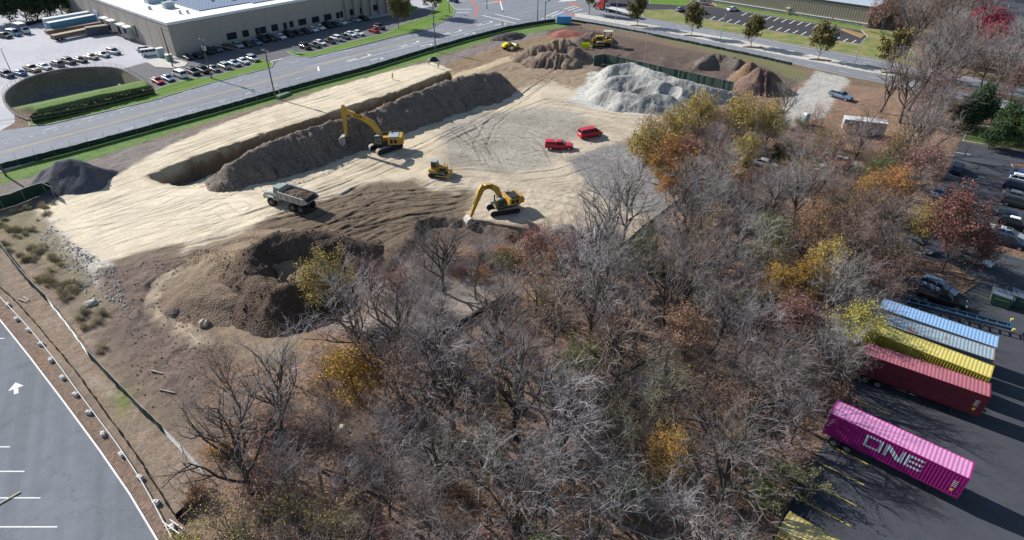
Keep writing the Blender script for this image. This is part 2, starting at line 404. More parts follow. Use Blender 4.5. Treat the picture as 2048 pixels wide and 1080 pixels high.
for k in range(26):
    cx, cy = rnd.uniform(900, 1290), rnd.uniform(205, 400); L = rnd.uniform(50, 130); a = rnd.uniform(-.5, .6)
    rut([(cx - L / 2, cy - a * L * .25), (cx - L * .1, cy + rnd.uniform(-9, 3)), (cx + L / 2, cy + a * L * .25)], (1.9, .1, 2.3)[k % 3], .5, .06, .80, 120 + k)
for k in range(30):                       # paired wheel marks on the pale pad
    cx, cy = rnd.uniform(160, 560), rnd.uniform(385, 470); L = rnd.uniform(90, 260); a = rnd.uniform(-.42, -.12)
    if cy > 470 - (cx - 300) * .12: cy -= 30
    rut([(cx - L / 2, cy - a * L / 2), (cx, cy + rnd.uniform(-6, 6)), (cx + L / 2, cy + a * L / 2)], (1.9, .1, 2.1)[k % 3], .42, .03, .80, 160 + k)
for k in range(16):
    t0 = rnd.uniform(.0, .75); A_ = Vector((330, 322)); B_ = Vector((880, 136)); o_ = rnd.uniform(-12, 22); p0 = A_.lerp(B_, t0); p1 = A_.lerp(B_, t0 + rnd.uniform(.12, .3))
    rut([(p0.x, p0.y + o_ - 18), (p0.lerp(p1, .5).x, p0.lerp(p1, .5).y + o_ - 19), (p1.x, p1.y + o_ - 18)], 1.9, .4, .02, .84, 200 + k)
# stormwater basin across the road
BAS = pxpoly([(28, 218), (12, 205), (10, 192), (28, 176), (70, 156), (140, 142), (200, 137), (232, 140), (262, 152), (300, 172), (304, 182), (200, 202), (80, 232)])
db = sdist(XX, YY, BAS)
mb = sstep(-.6, .6, db)
dh = seg_dist(XX, YY, pxpoly([(60, 240), (310, 184)]))[0]
ZZ += mb * (1.3 * sstep(.8, 2.5, dh) + .25 * n_med - 1.3 * sstep(5, 13, dh) - 4.6 * sstep(12, 16, dh + 1.2 * n_med))
C[:] = C * (1 - mb[..., None]) + np.array((0.12, 0.185, 0.05)) * mb[..., None]
mbx = mb * sstep(14, 16, dh + .8 * n_med)
C[:] = C * (1 - mbx[..., None]) + np.array((0.20, .19, .18)) * mbx[..., None]
K[:] *= (1 - mb[..., None])
K[..., 2] += mbx * .8
C = np.clip(C, 0.01, 0.9)

nx, ny = shape
me = bpy.data.meshes.new("ground")
idx = np.arange(nx * ny).reshape(nx, ny)
q = np.stack([idx[:-1, :-1], idx[1:, :-1], idx[1:, 1:], idx[:-1, 1:]], -1).reshape(-1, 4)
me.vertices.add(nx * ny); me.vertices.foreach_set('co', np.stack([XX, YY, ZZ], -1).ravel().astype(np.float32))
me.loops.add(q.size); me.loops.foreach_set('vertex_index', q.ravel().astype(np.int32))
me.polygons.add(len(q)); me.polygons.foreach_set('loop_start', (np.arange(len(q)) * 4).astype(np.int32))
me.polygons.foreach_set('use_smooth', np.ones(len(q), bool))
me.update(calc_edges=True)
for nm, A in (("soil", C), ("kind_mask", K)):
    ca = me.color_attributes.new(nm, 'FLOAT_COLOR', 'POINT')
    buf = np.ones((nx * ny, 4), np.float32); buf[:, :3] = A.reshape(-1, 3); ca.data.foreach_set('color', buf.ravel())
ground = bpy.data.objects.new("ground", me); COL.objects.link(ground); ground['kind'] = 'structure'
def GZ(x, y):
    i = min(max(int(np.searchsorted(GX, x)) - 1, 0), nx - 2); j = min(max(int(np.searchsorted(GY, y)) - 1, 0), ny - 2)
    fx = (x - GX[i]) / (GX[i + 1] - GX[i]); fy = (y - GY[j]) / (GY[j + 1] - GY[j])
    return float(ZZ[i, j] * (1 - fx) * (1 - fy) + ZZ[i + 1, j] * fx * (1 - fy) + ZZ[i, j + 1] * (1 - fx) * fy + ZZ[i + 1, j + 1] * fx * fy)
def GG(px, py):
    p = G(px, py, 0); return Vector((p.x, p.y, GZ(p.x, p.y)))

def soil_material(name, attr=True, color=(.3, .25, .2), streak=0.3, litter=0.0, stone=0.3, bumpd=0.25, rot=50.0, clod=0.0):
    m = bpy.data.materials.new(name); m.use_nodes = True; nt = m.node_tree; n = nt.nodes; l = nt.links
    b = n['Principled BSDF']; b.inputs['Roughness'].default_value = 0.95; b.inputs['Specular IOR Level'].default_value = 0.15
    geo = n.new('ShaderNodeNewGeometry'); pos = geo.outputs['Position']
    def noise(scale, detail=4, rough=.6, vec=pos):
        t = n.new('ShaderNodeTexNoise'); t.inputs['Scale'].default_value = scale; t.inputs['Detail'].default_value = detail; t.inputs['Roughness'].default_value = rough
        l.new(vec, t.inputs['Vector']); return t.outputs['Fac']
    def rng(x, a, b_, c, d):
        t = n.new('ShaderNodeMapRange'); l.new(x, t.inputs[0])
        for i, v in enumerate((a, b_, c, d)): t.inputs[i + 1].default_value = v
        return t.outputs[0]
    def mul(a, b_):
        t = n.new('ShaderNodeMath'); t.operation = 'MULTIPLY'
        for i, v in enumerate((a, b_)):
            if isinstance(v, float): t.inputs[i].default_value = v
            else: l.new(v, t.inputs[i])
        return t.outputs[0]
    def add(a, b_):
        t = n.new('ShaderNodeMath'); t.operation = 'ADD'
        for i, v in enumerate((a, b_)):
            if isinstance(v, float): t.inputs[i].default_value = v
            else: l.new(v, t.inputs[i])
        return t.outputs[0]
    if attr:
        ca = n.new('ShaderNodeAttribute'); ca.attribute_name = 'soil'; col = ca.outputs['Color']
        ka = n.new('ShaderNodeAttribute'); ka.attribute_name = 'kind_mask'
        sp = n.new('ShaderNodeSeparateColor'); l.new(ka.outputs['Color'], sp.inputs[0])
        kr, kg, kb = sp.outputs[0], sp.outputs[1], sp.outputs[2]
    else:
        rgb = n.new('ShaderNodeRGB'); rgb.outputs[0].default_value = (*color, 1); col = rgb.outputs[0]
        vals = []
        for v in (streak, litter, stone):
            t = n.new('ShaderNodeValue'); t.outputs[0].default_value = v; vals.append(t.outputs[0])
        kr, kg, kb = vals
    # wheel streaks along the haul road
    mp = n.new('ShaderNodeMapping'); mp.inputs['Rotation'].default_value = (0, 0, -R(rot)); mp.inputs['Scale'].default_value = (0.045, 1.0, 1.0)
    vr = n.new('ShaderNodeMapping'); vr.inputs['Rotation'].default_value = (0, 0, -R(rot)); l.new(pos, vr.inputs['Vector'])
    vs = n.new('ShaderNodeMapping'); vs.inputs['Scale'].default_value = (0.06, 1.0, 1.0); l.new(vr.outputs[0], vs.inputs['Vector'])
    st = noise(1.5, 5, .7, vs.outputs[0])
    st = rng(st, .32, .68, .78, 1.13)
    one = n.new('ShaderNodeMath'); one.operation = 'SUBTRACT'; l.new(st, one.inputs[0]); one.inputs[1].default_value = 1.0
    f = add(mul(one.outputs[0], kr), 1.0)
    f = mul(f, rng(noise(2.2, 6, .7), .3, .7, .84, 1.16))
    # stones
    v = n.new('ShaderNodeTexVoronoi'); v.inputs['Scale'].default_value = 3.2; l.new(pos, v.inputs['Vector'])
    sepv = n.new('ShaderNodeSeparateColor'); l.new(v.outputs['Color'], sepv.inputs[0])
    stn = n.new('ShaderNodeMath'); stn.operation = 'SUBTRACT'; l.new(rng(sepv.outputs[0], 0, 1, .7, 1.35), stn.inputs[0]); stn.inputs[1].default_value = 1.0
    f = mul(f, add(mul(stn.outputs[0], kb), 1.0))
    s = n.new('ShaderNodeVectorMath'); s.operation = 'SCALE'; l.new(col, s.inputs[0]); l.new(f, s.inputs['Scale'])
    # litter: small leaf flecks of several colours
    v2 = n.new('ShaderNodeTexVoronoi'); v2.inputs['Scale'].default_value = 4.5; l.new(pos, v2.inputs['Vector'])
    sp2 = n.new('ShaderNodeSeparateColor'); l.new(v2.outputs['Color'], sp2.inputs[0])
    cr = n.new('ShaderNodeValToRGB'); l.new(sp2.outputs[1], cr.inputs[0])
    e = cr.color_ramp.elements
    e[0].position = 0; e[0].color = (.085, .062, .05, 1); e[1].position = 1; e[1].color = (.36, .29, .22, 1)
    for p_, c_ in ((.25, (.15, .105, .08, 1)), (.45, (.23, .165, .12, 1)), (.6, (.27, .175, .11, 1)), (.75, (.26, .21, .17, 1)), (.88, (.33, .20, .13, 1))):
        x = e.new(p_); x.color = c_
    pm = rng(noise(.12, 5, .65), .42, .6, .0, 1.0)
    warm = n.new('ShaderNodeMix'); warm.data_type = 'RGBA'; l.new(pm, warm.inputs[0]); warm.inputs[6].default_value = (.80, .80, .84, 1); warm.inputs[7].default_value = (1.15, .98, .84, 1)
    wm = n.new('ShaderNodeVectorMath'); wm.operation = 'MULTIPLY'; l.new(cr.outputs[0], wm.inputs[0]); l.new(warm.outputs[2], wm.inputs[1])
    mx = n.new('ShaderNodeMix'); mx.data_type = 'RGBA'; l.new(mul(kg, .85), mx.inputs[0]); l.new(s.outputs[0], mx.inputs[6]); l.new(wm.outputs[0], mx.inputs[7])
    l.new(mx.outputs[2], b.inputs['Base Color'])
    inv = n.new('ShaderNodeMath'); inv.operation = 'MULTIPLY_ADD'; l.new(kr, inv.inputs[0]); inv.inputs[1].default_value = -.72; inv.inputs[2].default_value = 1.0
    h = add(mul(add(mul(noise(6.0, 6, .7), .55), mul(noise(1.2, 4, .6), .6)), inv.outputs[0]), mul(mul(st, kr), .16))
    if clod: h = add(h, mul(v.outputs['Distance'], clod))
    bp = n.new('ShaderNodeBump'); bp.inputs['Strength'].default_value = 1.0; bp.inputs['Distance'].default_value = bumpd
    l.new(h, bp.inputs['Height']); l.new(bp.outputs[0], b.inputs['Normal'])
    return m
me.materials.append(soil_material("soil_and_leaf_litter"))

# ------------------------------------------------ flat sheets (roads, lots, paint)
def inset_sheet(name, pts, z, m, kind='structure', world=False, thick=0.0, m2=None):
    P = pts if world else pxpoly(pts)
    a = sum(P[i][0] * P[(i + 1) % len(P)][1] - P[(i + 1) % len(P)][0] * P[i][1] for i in range(len(P)))
    if a < 0: P = P[::-1]
    mb = MB(); n = len(P)
    mb.add([(p[0], p[1], z) for p in P], [tuple(range(n))], 0)
    if thick: mb.add([(p[0], p[1], z) for p in P] + [(p[0], p[1], z - thick) for p in P], [(k, n + k, n + (k + 1) % n, (k + 1) % n) for k in range(n)], 1)
    o = mb.build(name, [m, m2 or m]); o['kind'] = kind
    return o
def asphalt(name, col, var=.10, rough=.9, streakdir=None):
    m = bpy.data.materials.new(name); m.use_nodes = True; nt = m.node_tree; n = nt.nodes; l = nt.links
    b = n['Principled BSDF']; b.inputs['Roughness'].default_value = rough; b.inputs['Specular IOR Level'].default_value = .25
    geo = n.new('ShaderNodeNewGeometry'); pos = geo.outputs['Position']
    fs = []
    for sc_, d, a in ((.05, 4, var), (.6, 5, var * .7), (9, 3, var * .8)):
        t = n.new('ShaderNodeTexNoise'); t.inputs['Scale'].default_value = sc_; t.inputs['Detail'].default_value = d; l.new(pos, t.inputs['Vector'])
        r_ = n.new('ShaderNodeMapRange'); r_.inputs[1].default_value = .3; r_.inputs[2].default_value = .7; r_.inputs[3].default_value = 1 - a; r_.inputs[4].default_value = 1 + a
        l.new(t.outputs['Fac'], r_.inputs[0]); fs.append(r_.outputs[0])
    if streakdir is not None:
        vr = n.new('ShaderNodeMapping'); vr.inputs['Rotation'].default_value = (0, 0, -streakdir); l.new(pos, vr.inputs['Vector'])
        vs = n.new('ShaderNodeMapping'); vs.inputs['Scale'].default_value = (.02, 1, 1); l.new(vr.outputs[0], vs.inputs['Vector'])
        t = n.new('ShaderNodeTexNoise'); t.inputs['Scale'].default_value = .7; t.inputs['Detail'].default_value = 4; l.new(vs.outputs[0], t.inputs['Vector'])
        r_ = n.new('ShaderNodeMapRange'); r_.inputs[1].default_value = .3; r_.inputs[2].default_value = .7; r_.inputs[3].default_value = .88; r_.inputs[4].default_value = 1.14
        l.new(t.outputs['Fac'], r_.inputs[0]); fs.append(r_.outputs[0])
    # tar-filled cracks
    v = n.new('ShaderNodeTexVoronoi'); v.feature = 'DISTANCE_TO_EDGE'; v.inputs['Scale'].default_value = .11; v.inputs['Randomness'].default_value = 1
    nw = n.new('ShaderNodeTexNoise'); nw.inputs['Scale'].default_value = .5; nw.inputs['Detail'].default_value = 5; l.new(pos, nw.inputs['Vector'])
    av = n.new('ShaderNodeVectorMath'); av.operation = 'MULTIPLY_ADD'; l.new(nw.outputs['Color'], av.inputs[0]); av.inputs[1].default_value = (3, 3, 3); l.new(pos, av.inputs[2])
    l.new(av.outputs[0], v.inputs['Vector'])
    cr = n.new('ShaderNodeMapRange'); cr.inputs[1].default_value = 0; cr.inputs[2].default_value = .007; cr.inputs[3].default_value = .78; cr.inputs[4].default_value = 1
    l.new(v.outputs['Distance'], cr.inputs[0]); fs.append(cr.outputs[0])
    v3 = n.new('ShaderNodeTexVoronoi'); v3.inputs['Scale'].default_value = .16; l.new(pos, v3.inputs['Vector']); so = n.new('ShaderNodeMapRange'); so.inputs[1].default_value = .03; so.inputs[2].default_value = .16; so.inputs[3].default_value = .80; so.inputs[4].default_value = 1; l.new(v3.outputs['Distance'], so.inputs[0]); fs.append(so.outputs[0])
    cur = fs[0]
    for f in fs[1:]:
        t = n.new('ShaderNodeMath'); t.operation = 'MULTIPLY'; l.new(cur, t.inputs[0]); l.new(f, t.inputs[1]); cur = t.outputs[0]
    s = n.new('ShaderNodeVectorMath'); s.operation = 'SCALE'; s.inputs[0].default_value = col; l.new(cur, s.inputs['Scale'])
    l.new(s.outputs[0], b.inputs['Base Color'])
    return m
def grass_mat(name, col, col2, sc_=1.2):
    return mat(name, col, .95, 0, .35, 6.0, .8, 8, .1, second=col2, sec_scale=.16 * sc_, sec_lo=.4, sec_hi=.62)
A_ROAD = asphalt("road_asphalt", (.195, .208, .232), .08, streakdir=R(46))
A_ROAD2 = asphalt("cross_road_asphalt", (.205, .213, .232), .08, streakdir=R(-43))
A_PALE = asphalt("yard_asphalt", (.40, .40, .425), .10)
A_DARK = asphalt("dark_lot_asphalt", (.056, .060, .070), .14)  # own colour of the dark asphalt lots
A_NEW = asphalt("new_asphalt", (.050, .050, .054), .08)
A_LOTL = asphalt("left_lot_asphalt", (.145, .158, .178), .12, streakdir=R(118))
W_PAINT = mat("white_road_paint", (.72, .72, .70), .8, var=.15, scale=2.0)
Y_PAINT = mat("yellow_road_paint", (.60, .42, .10), .8, var=.2, scale=2.0)
Y_OLD = mat("worn_yellow_paint", (.42, .36, .18), .8, var=.3, scale=2.0)
RED_PAVE = mat("red_paving", (.42, .15, .11), .9, var=.2, scale=2.0)
CONC = mat("kerb_concrete", (.42, .41, .38), .9, var=.15, scale=1.0)
CONC_W = mat("white_kerb_line", (.72, .71, .68), .9, var=.12, scale=1.0)
LAWN = grass_mat("lawn_grass", (.105, .20, .035), (.15, .22, .05))
LAWN_DRY = grass_mat("dry_lawn_grass", (.13, .19, .05), (.30, .24, .12))
ROCK_W = mat("white_rip_rap", (.50, .47, .42), .95, var=.5, scale=3.0, bump=1.0, bscale=3.0)
MULCH = mat("dark_mulch", (.06, .045, .035), .95, var=.3, scale=5)
def strip(mb, a, b, w, z, m=0):
    a = Vector(a[:2]).to_3d() if len(a) < 3 else Vector(a); b = Vector(b[:2]).to_3d() if len(b) < 3 else Vector(b)
    d = (b - a); d.z = 0; d.normalize(); nrm = Vector((-d.y, d.x, 0)) * (w / 2)
    mb.quad([(a.x - nrm.x, a.y - nrm.y, z), (b.x - nrm.x, b.y - nrm.y, z), (b.x + nrm.x, b.y + nrm.y, z), (a.x + nrm.x, a.y + nrm.y, z)], m)
def polystrip(mb, P, w, z, m=0, h=0.0):
    """mitred strip along a polyline (optionally a raised kerb)"""
    P = [Vector((p[0], p[1], 0)) for p in P]; n = len(P); L = []; Rr = []
    for i in range(n):
        d = (P[min(i + 1, n - 1)] - P[max(i - 1, 0)]).normalized(); nr = Vector((-d.y, d.x, 0)) * (w / 2)
        L.append(P[i] + nr); Rr.append(P[i] - nr)
    for i in range(n - 1):
        a, b, c, d = Rr[i], Rr[i + 1], L[i + 1], L[i]
        mb.quad([(a.x, a.y, z + h), (b.x, b.y, z + h), (c.x, c.y, z + h), (d.x, d.y, z + h)], m)
        if h:
            mb.quad([(a.x, a.y, z), (b.x, b.y, z), (b.x, b.y, z + h), (a.x, a.y, z + h)], m)
            mb.quad([(d.x, d.y, z + h), (c.x, c.y, z + h), (c.x, c.y, z), (d.x, d.y, z)], m)
# -- main road, intersection and everything paved around the warehouse
inset_sheet("road", [(-200, 405), (0, 345), (139, 299), (420, 221), (620, 166), (860, 96), (1017, 52), (1110, 38), (1142, 42), (1180, 36), (1240, 30), (1290, 12), (1200, -60), (900, -60), (880, 10), (911, 28), (863, 57), (800, 72),
             (700, 100), (611, 116), (560, 100), (545, 132), (417, 169), (278, 207), (97, 249), (0, 262), (-200, 330)], .02, A_ROAD)
inset_sheet("parking_lot", [(-200, 330), (0, 262), (30, 245), (28, 222), (8, 206), (8, 190), (28, 173), (70, 153), (140, 139), (200, 134), (234, 137), (264, 149), (304, 170), (320, 197), (417, 169), (545, 132), (560, 100), (611, 116), (700, 100),
             (863, 57), (911, 28), (880, 10), (900, -60), (500, -60), (-200, -60)], .016, A_PALE)
inset_sheet("parking_lot", [(300, 172), (262, 150), (245, 138), (280, 128), (330, 116), (352, 116), (560, 72), (780, 30), (900, 5), (900, -60), (930, -60), (890, 10), (908, 28), (863, 57), (700, 99), (611, 115), (585, 109), (560, 118), (548, 131), (417, 168), (320, 195)], .021, asphalt("front_lot_asphalt", (.12, .12, .128), .1))
NB = [(1142, 42), (1240, 60), (1360, 82), (1481, 106), (1601, 131), (1720, 158), (1806, 174), (2048, 225), (2300, 280)]
NT = [(2300, 262), (2048, 208), (1806, 158), (1720, 142), (1601, 119), (1481, 95), (1360, 71), (1240, 49), (1150, 34)]
inset_sheet("cross_road_near_lanes", NB + NT, .024, A_ROAD2)
FB = [(1150, 27), (1240, 40), (1288, 48), (1481, 81), (1601, 106), (1720, 131), (1806, 148), (2048, 196), (2300, 245)]
FT = [(2300, 222), (2048, 176), (1806, 130), (1762, 121), (1601, 93), (1481, 70), (1288, 36), (1240, 28), (1180, 18)]
inset_sheet("cross_road_far_lanes", FB + FT, .024, A_ROAD2)
inset_sheet("median", NT[2:] + FB[:-2], .14, ROCK_W, thick=.14, m2=CONC)
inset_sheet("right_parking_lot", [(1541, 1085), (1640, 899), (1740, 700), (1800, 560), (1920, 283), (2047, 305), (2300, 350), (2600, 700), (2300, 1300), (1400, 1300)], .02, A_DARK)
inset_sheet("left_parking_lot", [(-60, 560), (0, 643), (60, 718), (130, 810), (200, 905), (260, 992), (312, 1078), (400, 1250), (-700, 1250), (-700, 560)], .02, A_LOTL)
inset_sheet("office_parking_lot", [(1200, 10), (1283, 20), (1343, 19), (1375, 33), (1418, 39), (1529, 59), (1615, 73), (1720, 88), (1733, 73), (1720, 62), (1433, 15), (1382, 12), (1380, -60), (1200, -60)], .03, A_NEW)
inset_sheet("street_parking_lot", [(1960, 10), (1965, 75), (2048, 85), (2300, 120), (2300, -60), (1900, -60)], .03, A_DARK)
# lawns (raised behind kerbs)
def lawn(pts, m=LAWN, name="lawn", z=.15):
    inset_sheet(name, pts, z, m, thick=z, m2=CONC)
    P = pxpoly(pts); mb = MB(); polystrip(mb, P + [P[0]], .22, z - .02, 0, .05)
    mb.build("kerb", CONC)['kind'] = 'structure'
lawn([(304, 184), (330, 172), (380, 158), (428, 154), (468, 141), (500, 134), (515, 120), (534, 119), (546, 127), (544, 135), (417, 168), (322, 196)])
lawn([(574, 104), (583, 102), (597, 107), (630, 104), (693, 86), (775, 66), (805, 48), (855, 34), (877, 14), (872, -5), (890, -5), (898, 5), (911, 20), (906, 31), (863, 56), (789, 73), (693, 98), (621, 115), (600, 114), (585, 110)])
lawn([(811, 18), (823, 12), (834, 14), (837, 19), (826, 25), (812, 25)])
lawn([(1283, 21), (1343, 20), (1375, 34), (1418, 40), (1529, 60), (1615, 74), (1720, 89), (1735, 74), (1722, 60), (1733, 57), (1790, 66), (1830, 110), (1830, 133), (1762, 120), (1601, 92), (1481, 69), (1288, 35), (1281, 28)], LAWN_DRY)
lawn([(1300, -8), (1384, -8), (1382, 6), (1370, 12), (1298, 8)])
lawn([(1425, 7), (1435, 4), (1733, 55), (1722, 61), (1433, 13)])
lawn([(97, 250), (60, 252), (58, 244), (200, 210), (312, 186), (322, 197), (278, 208)])
lawn([(1940, 250), (2048, 262), (2200, 290), (2200, 330), (2048, 303), (1925, 282)], grass_mat("dark_verge_grass", (.07, .12, .03), (.12, .11, .05)), "grass_verge", .08)  # darker green than the lawns, with brownish patches
# -- paint on the main road
rp = MB()
def line_px(pts, w, mi, z=.028):
    P = pxpoly(pts); polystrip(rp, P, w, z, mi)
def dashes(a, b, n, frac, w, mi, z=.028):
    A, B = G(*a), G(*b)
    for k in range(n):
        p = A.lerp(B, (k + .5 - frac / 2) / n); q_ = A.lerp(B, (k + .5 + frac / 2) / n); strip(rp, p, q_, w, z, mi)
line_px([(-60, 325), (28, 300), (380, 204), (560, 156), (660, 126), (780, 93), (860, 71)], .15, 1)
line_px([(-60, 322), (28, 297.5), (380, 202), (560, 154), (660, 124.5), (780, 91.5), (860, 69.5), (960, 46)], .15, 1)
dashes((60, 268), (560, 131), 8, .32, .16, 0)
dashes((560, 131), (900, 55), 7, .32, .16, 0)
dashes((-20, 340), (620, 150), 10, .28, .16, 0)
dashes((0, 290), (520, 150), 26, .3, .14, 0)
line_px([(690, 125), (860, 83), (960, 57), (1010, 45)], .16, 0)
line_px([(810, 110), (845, 101)], .3, 0); line_px([(614, 134), (700, 112)], .12, 0)
line_px([(541, 123), (566, 117)], .4, 0)
line_px([(636, 133), (637.5, 142)], .5, 0)
# lane arrows and words
def road_word(txt, px, py, ang, length, w, mi=0, z=.03):
    cu = bpy.data.curves.new("word", 'FONT'); cu.body = txt; cu.size = 1; cu.align_x = 'CENTER'; cu.align_y = 'CENTER'
    o = bpy.data.objects.new("word", cu); me_ = bpy.data.meshes.new_from_object(o)
    bpy.data.objects.remove(o); bpy.data.curves.remove(cu)
    p = G(px, py); xs = [v.co.x for v in me_.vertices]; ww = max(xs) - min(xs)
    T = Matrix.Translation((p.x, p.y, z)) @ Matrix.Rotation(ang, 4, 'Z') @ Matrix.Diagonal((w / ww, length / .72, 1, 1))
    for f in me_.polygons: rp.add([tuple(T @ me_.vertices[i].co) for i in f.vertices], [tuple(range(len(f.vertices)))], mi)
    bpy.data.meshes.remove(me_)
RDIR = head((620, 166), (860, 96))
def arrow_turn(px, py, ang, s=1.0, left=True, mi=0, z=.03):
    p = G(px, py); k = 1 if left else -1
    T = Matrix.Translation((p.x, p.y, z)) @ Matrix.Rotation(ang, 4, 'Z') @ Matrix.Diagonal((s, s, 1, 1))
    def q_(pts): rp.add([tuple(T @ Vector((x, y, 0))) for x, y in pts], [tuple(range(len(pts)))], mi)
    q_([(-1.8, -.12), (.6, -.12), (.6, .12), (-1.8, .12)]); q_([(.6, -.12), (1.2, .3 * k), (1.0, .6 * k), (.6, .12)])
    q_([(.5, .45 * k), (1.6, .45 * k), (1.05, 1.25 * k)])
def arrow_straight(px, py, ang, s=1.0, mi=0, z=.03):
    p = G(px, py); T = Matrix.Translation((p.x, p.y, z)) @ Matrix.Rotation(ang, 4, 'Z') @ Matrix.Diagonal((s, s, 1, 1))
    def q_(pts): rp.add([tuple(T @ Vector((x, y, 0))) for x, y in pts], [tuple(range(len(pts)))], mi)
    q_([(-1.3, -.13), (.4, -.13), (.4, .13), (-1.3, .13)]); q_([(.4, -.55), (1.5, 0), (.4, .55)])
for (wx, wy), (ax, ay), (bx, by) in (((704, 120), (735, 112.5), (752, 118)), ((808, 92), (833, 85.5), (851, 90)), ((893, 68), (919, 62.5), (938, 67)), ((960, 50), (981, 45.5), (1000, 49))):
    road_word("ONLY", wx, wy, RDIR - R(90), 3.4, 2.4)
    arrow_turn(ax, ay, RDIR, 1.3, True); arrow_turn(bx, by, RDIR, 1.3, False)
# crossing bars and turning lines at the junction
for a, b in (((965, 31), (1032, 47)), ((990, 28), (1040, 40)), ((1005, 20), (1000, 2)), ((1092, 33), (1117, 22)), ((1103, 33), (1128, 23)), ((1127, 19), (1150, 12)), ((1136, 21), (1158, 14)), ((1146, 23), (1165, 18)),
             ((912, 18.5), (943, 18.5)), ((912, 25), (938, 25)), ((1157, 27), (1175, 27)), ((970, 8), (995, 3)), ((1080, 38), (1095, 37))):
    A, B = G(*a), G(*b); strip(rp, A, B, .45, .03, 0)
for k in range(6): strip(rp, G(1118 + k * 6, 4 - k * .5), G(1126 + k * 6, 0 - k * .5), .6, .03, 0)
for pts in ([(932, 0), (941, 3), (950, 12), (951, 24), (944, 33), (948, 33), (956, 24), (955, 12), (945, 0)], [(985, 0), (1010, -1), (1008, 3), (990, 4)],
            [(1127, 26), (1150, 28), (1168, 32), (1165, 34), (1140, 31), (1128, 28)], [(1135, 3), (1160, 10), (1165, 14), (1140, 10)]):
    P = pxpoly(pts); rp.add([(p[0], p[1], .028) for p in P], [tuple(range(len(P)))], 2)
# cross road dashes and arrows
dashes((1240, 54), (1720, 150), 9, .3, .14, 0, .03); dashes((1720, 150), (1850, 176), 2, .3, .14, 0, .03)
for (a, b, n_) in (((1340, 50), (1760, 130), 10), ((1560, 97), (1770, 138), 14)): dashes(a, b, n_, .3, .14, 0, .03)
line_px([(1290, 37), (1481, 71.2), (1601, 94), (1762, 122.5)], .12, 0, .03); line_px([(1240, 39), (1481, 80), (1720, 130)], .1, 0, .03)
for k in range(10): strip(rp, G(1545 + k * 12, 96 + k * 2.6), G(1549 + k * 12, 96.8 + k * 2.6), .3, .031, 0)
# office lot stalls
for k in range(12):
    x = 1488.7 + k * (1663.7 - 1488.7) / 11; y = 28.4 + k * (57.8 - 28.4) / 11; strip(rp, G(x - 5.4, y + 3), G(x + 5.4, y - 3), .3, .036, 0)
for k in range(18):
    x = 1425 + k * (1707 - 1425) / 17; y = 36 + k * (83.5 - 36) / 17; strip(rp, G(x - 5.4, y + 3), G(x + 5.4, y - 3), .3, .036, 0)
line_px([(1440, 15), (1680, 57), (1700, 61)], .16, 0, .036)
# left lot
for a, b in (((-60, 894), (20, 894)), ((-60, 943), (49, 943)), ((-60, 996), (81, 996)), ((-60, 1054), (115, 1054)), ((-20, 677), (9, 677))): strip(rp, G(*a), G(*b), .13, .026, 0)
a = G(32, 777); T = Matrix.Translation((a.x, a.y, .027)) @ Matrix.Rotation(head((33, 790), (31, 765)), 4, 'Z') @ Matrix.Scale(1.35, 4)
for pts in ([(-.75, -.16), (-.05, -.16), (-.05, .16), (-.75, .16)], [(0.0, -.55), (.85, 0), (0.0, .55)]):
    rp.add([tuple(T @ Vector((x, y, 0))) for x, y in pts], [tuple(range(len(pts)))], 0)
# right lot stall lines
YL = [((1653, 887), (1742, 932)), ((1637, 924), (1728, 970)), ((1618, 962), (1713, 1012)), ((1602, 1000), (1700, 1052)), ((1706, 796), (1780, 829)), ((1790, 565), (1835, 578)), ((1787, 582), (1822, 592))]
for a, b in YL: strip(rp, G(*a), G(*b), .12, .027, 3)
for a, b in (((1991, 421), (2060, 441)), ((2018, 346), (2040, 352)), ((2014, 357), (2030, 361)), ((2010, 369), (2030, 373)), ((2005, 381), (2030, 386)), ((2001, 394), (2030, 399)), ((1996, 407), (2030, 412)), ((1986, 433), (2010, 438)), ((1981, 448), (2010, 454)),
             ((1970, 478), (1995, 486)), ((2000, 500), (2040, 512)), ((1912, 305), (1940, 309)), ((2015, 500), (2048, 508)), ((1815, 474), (1835, 480))): strip(rp, G(*a), G(*b), .14, .027, 0)
rpo = rp.build("road_markings", [W_PAINT, Y_PAINT, RED_PAVE, mat("lot_yellow_paint", (.55, .40, .06), .8, var=.2, scale=2)]); rpo['kind'] = 'structure'
# kerb lines
kb = MB()
polystrip(kb, pxpoly([(0, 640), (60, 715), (130, 807), (200, 902), (260, 989), (312, 1076), (380, 1200)]), .16, .0, 0, .15)
kb.build("kerb", CONC_W)['kind'] = 'structure'
kb = MB()
polystrip(kb, pxpoly(NB), .2, .0, 0, .16); polystrip(kb, pxpoly(FT), .2, 0, 0, .16)
polystrip(kb, pxpoly([(0, 346), (139, 300.5), (420, 222), (620, 167), (860, 97), (1017, 53), (1110, 39), (1142, 43)]), .2, 0, 0, .14)
polystrip(kb, pxpoly([(1922, 281), (2047, 303), (2200, 330)]), .2, 0, 0, .15)
kb.build("kerb", CONC)['kind'] = 'structure'
# planting islands in the right lot
for pts in ([(1800, 512), (1900, 528), (1960, 565), (1925, 588), (1850, 568), (1790, 548)], [(1957, 492), (2048, 520), (2048, 505), (1975, 484)], [(2022, 328), (2060, 332), (2060, 340), (2026, 336)]):
    inset_sheet("planting_island", pts, .14, soil_material("island_mulch", False, (.14, .08, .06), 0, .8, .2), thick=.14, m2=CONC)
inset_sheet("planting_island", [(1681, 59), (1686, 57), (1732, 70), (1722, 76)], .12, mat("bark_bed", (.28, .18, .09), .95, var=.3), thick=.12, m2=Y_PAINT)
inset_sheet("planting_island", [(294, 125), (300, 119), (330, 118), (362, 121), (376, 126), (370, 133), (345, 137), (312, 135)], .14, ROCK_W, thick=.14, m2=RED_PAVE)
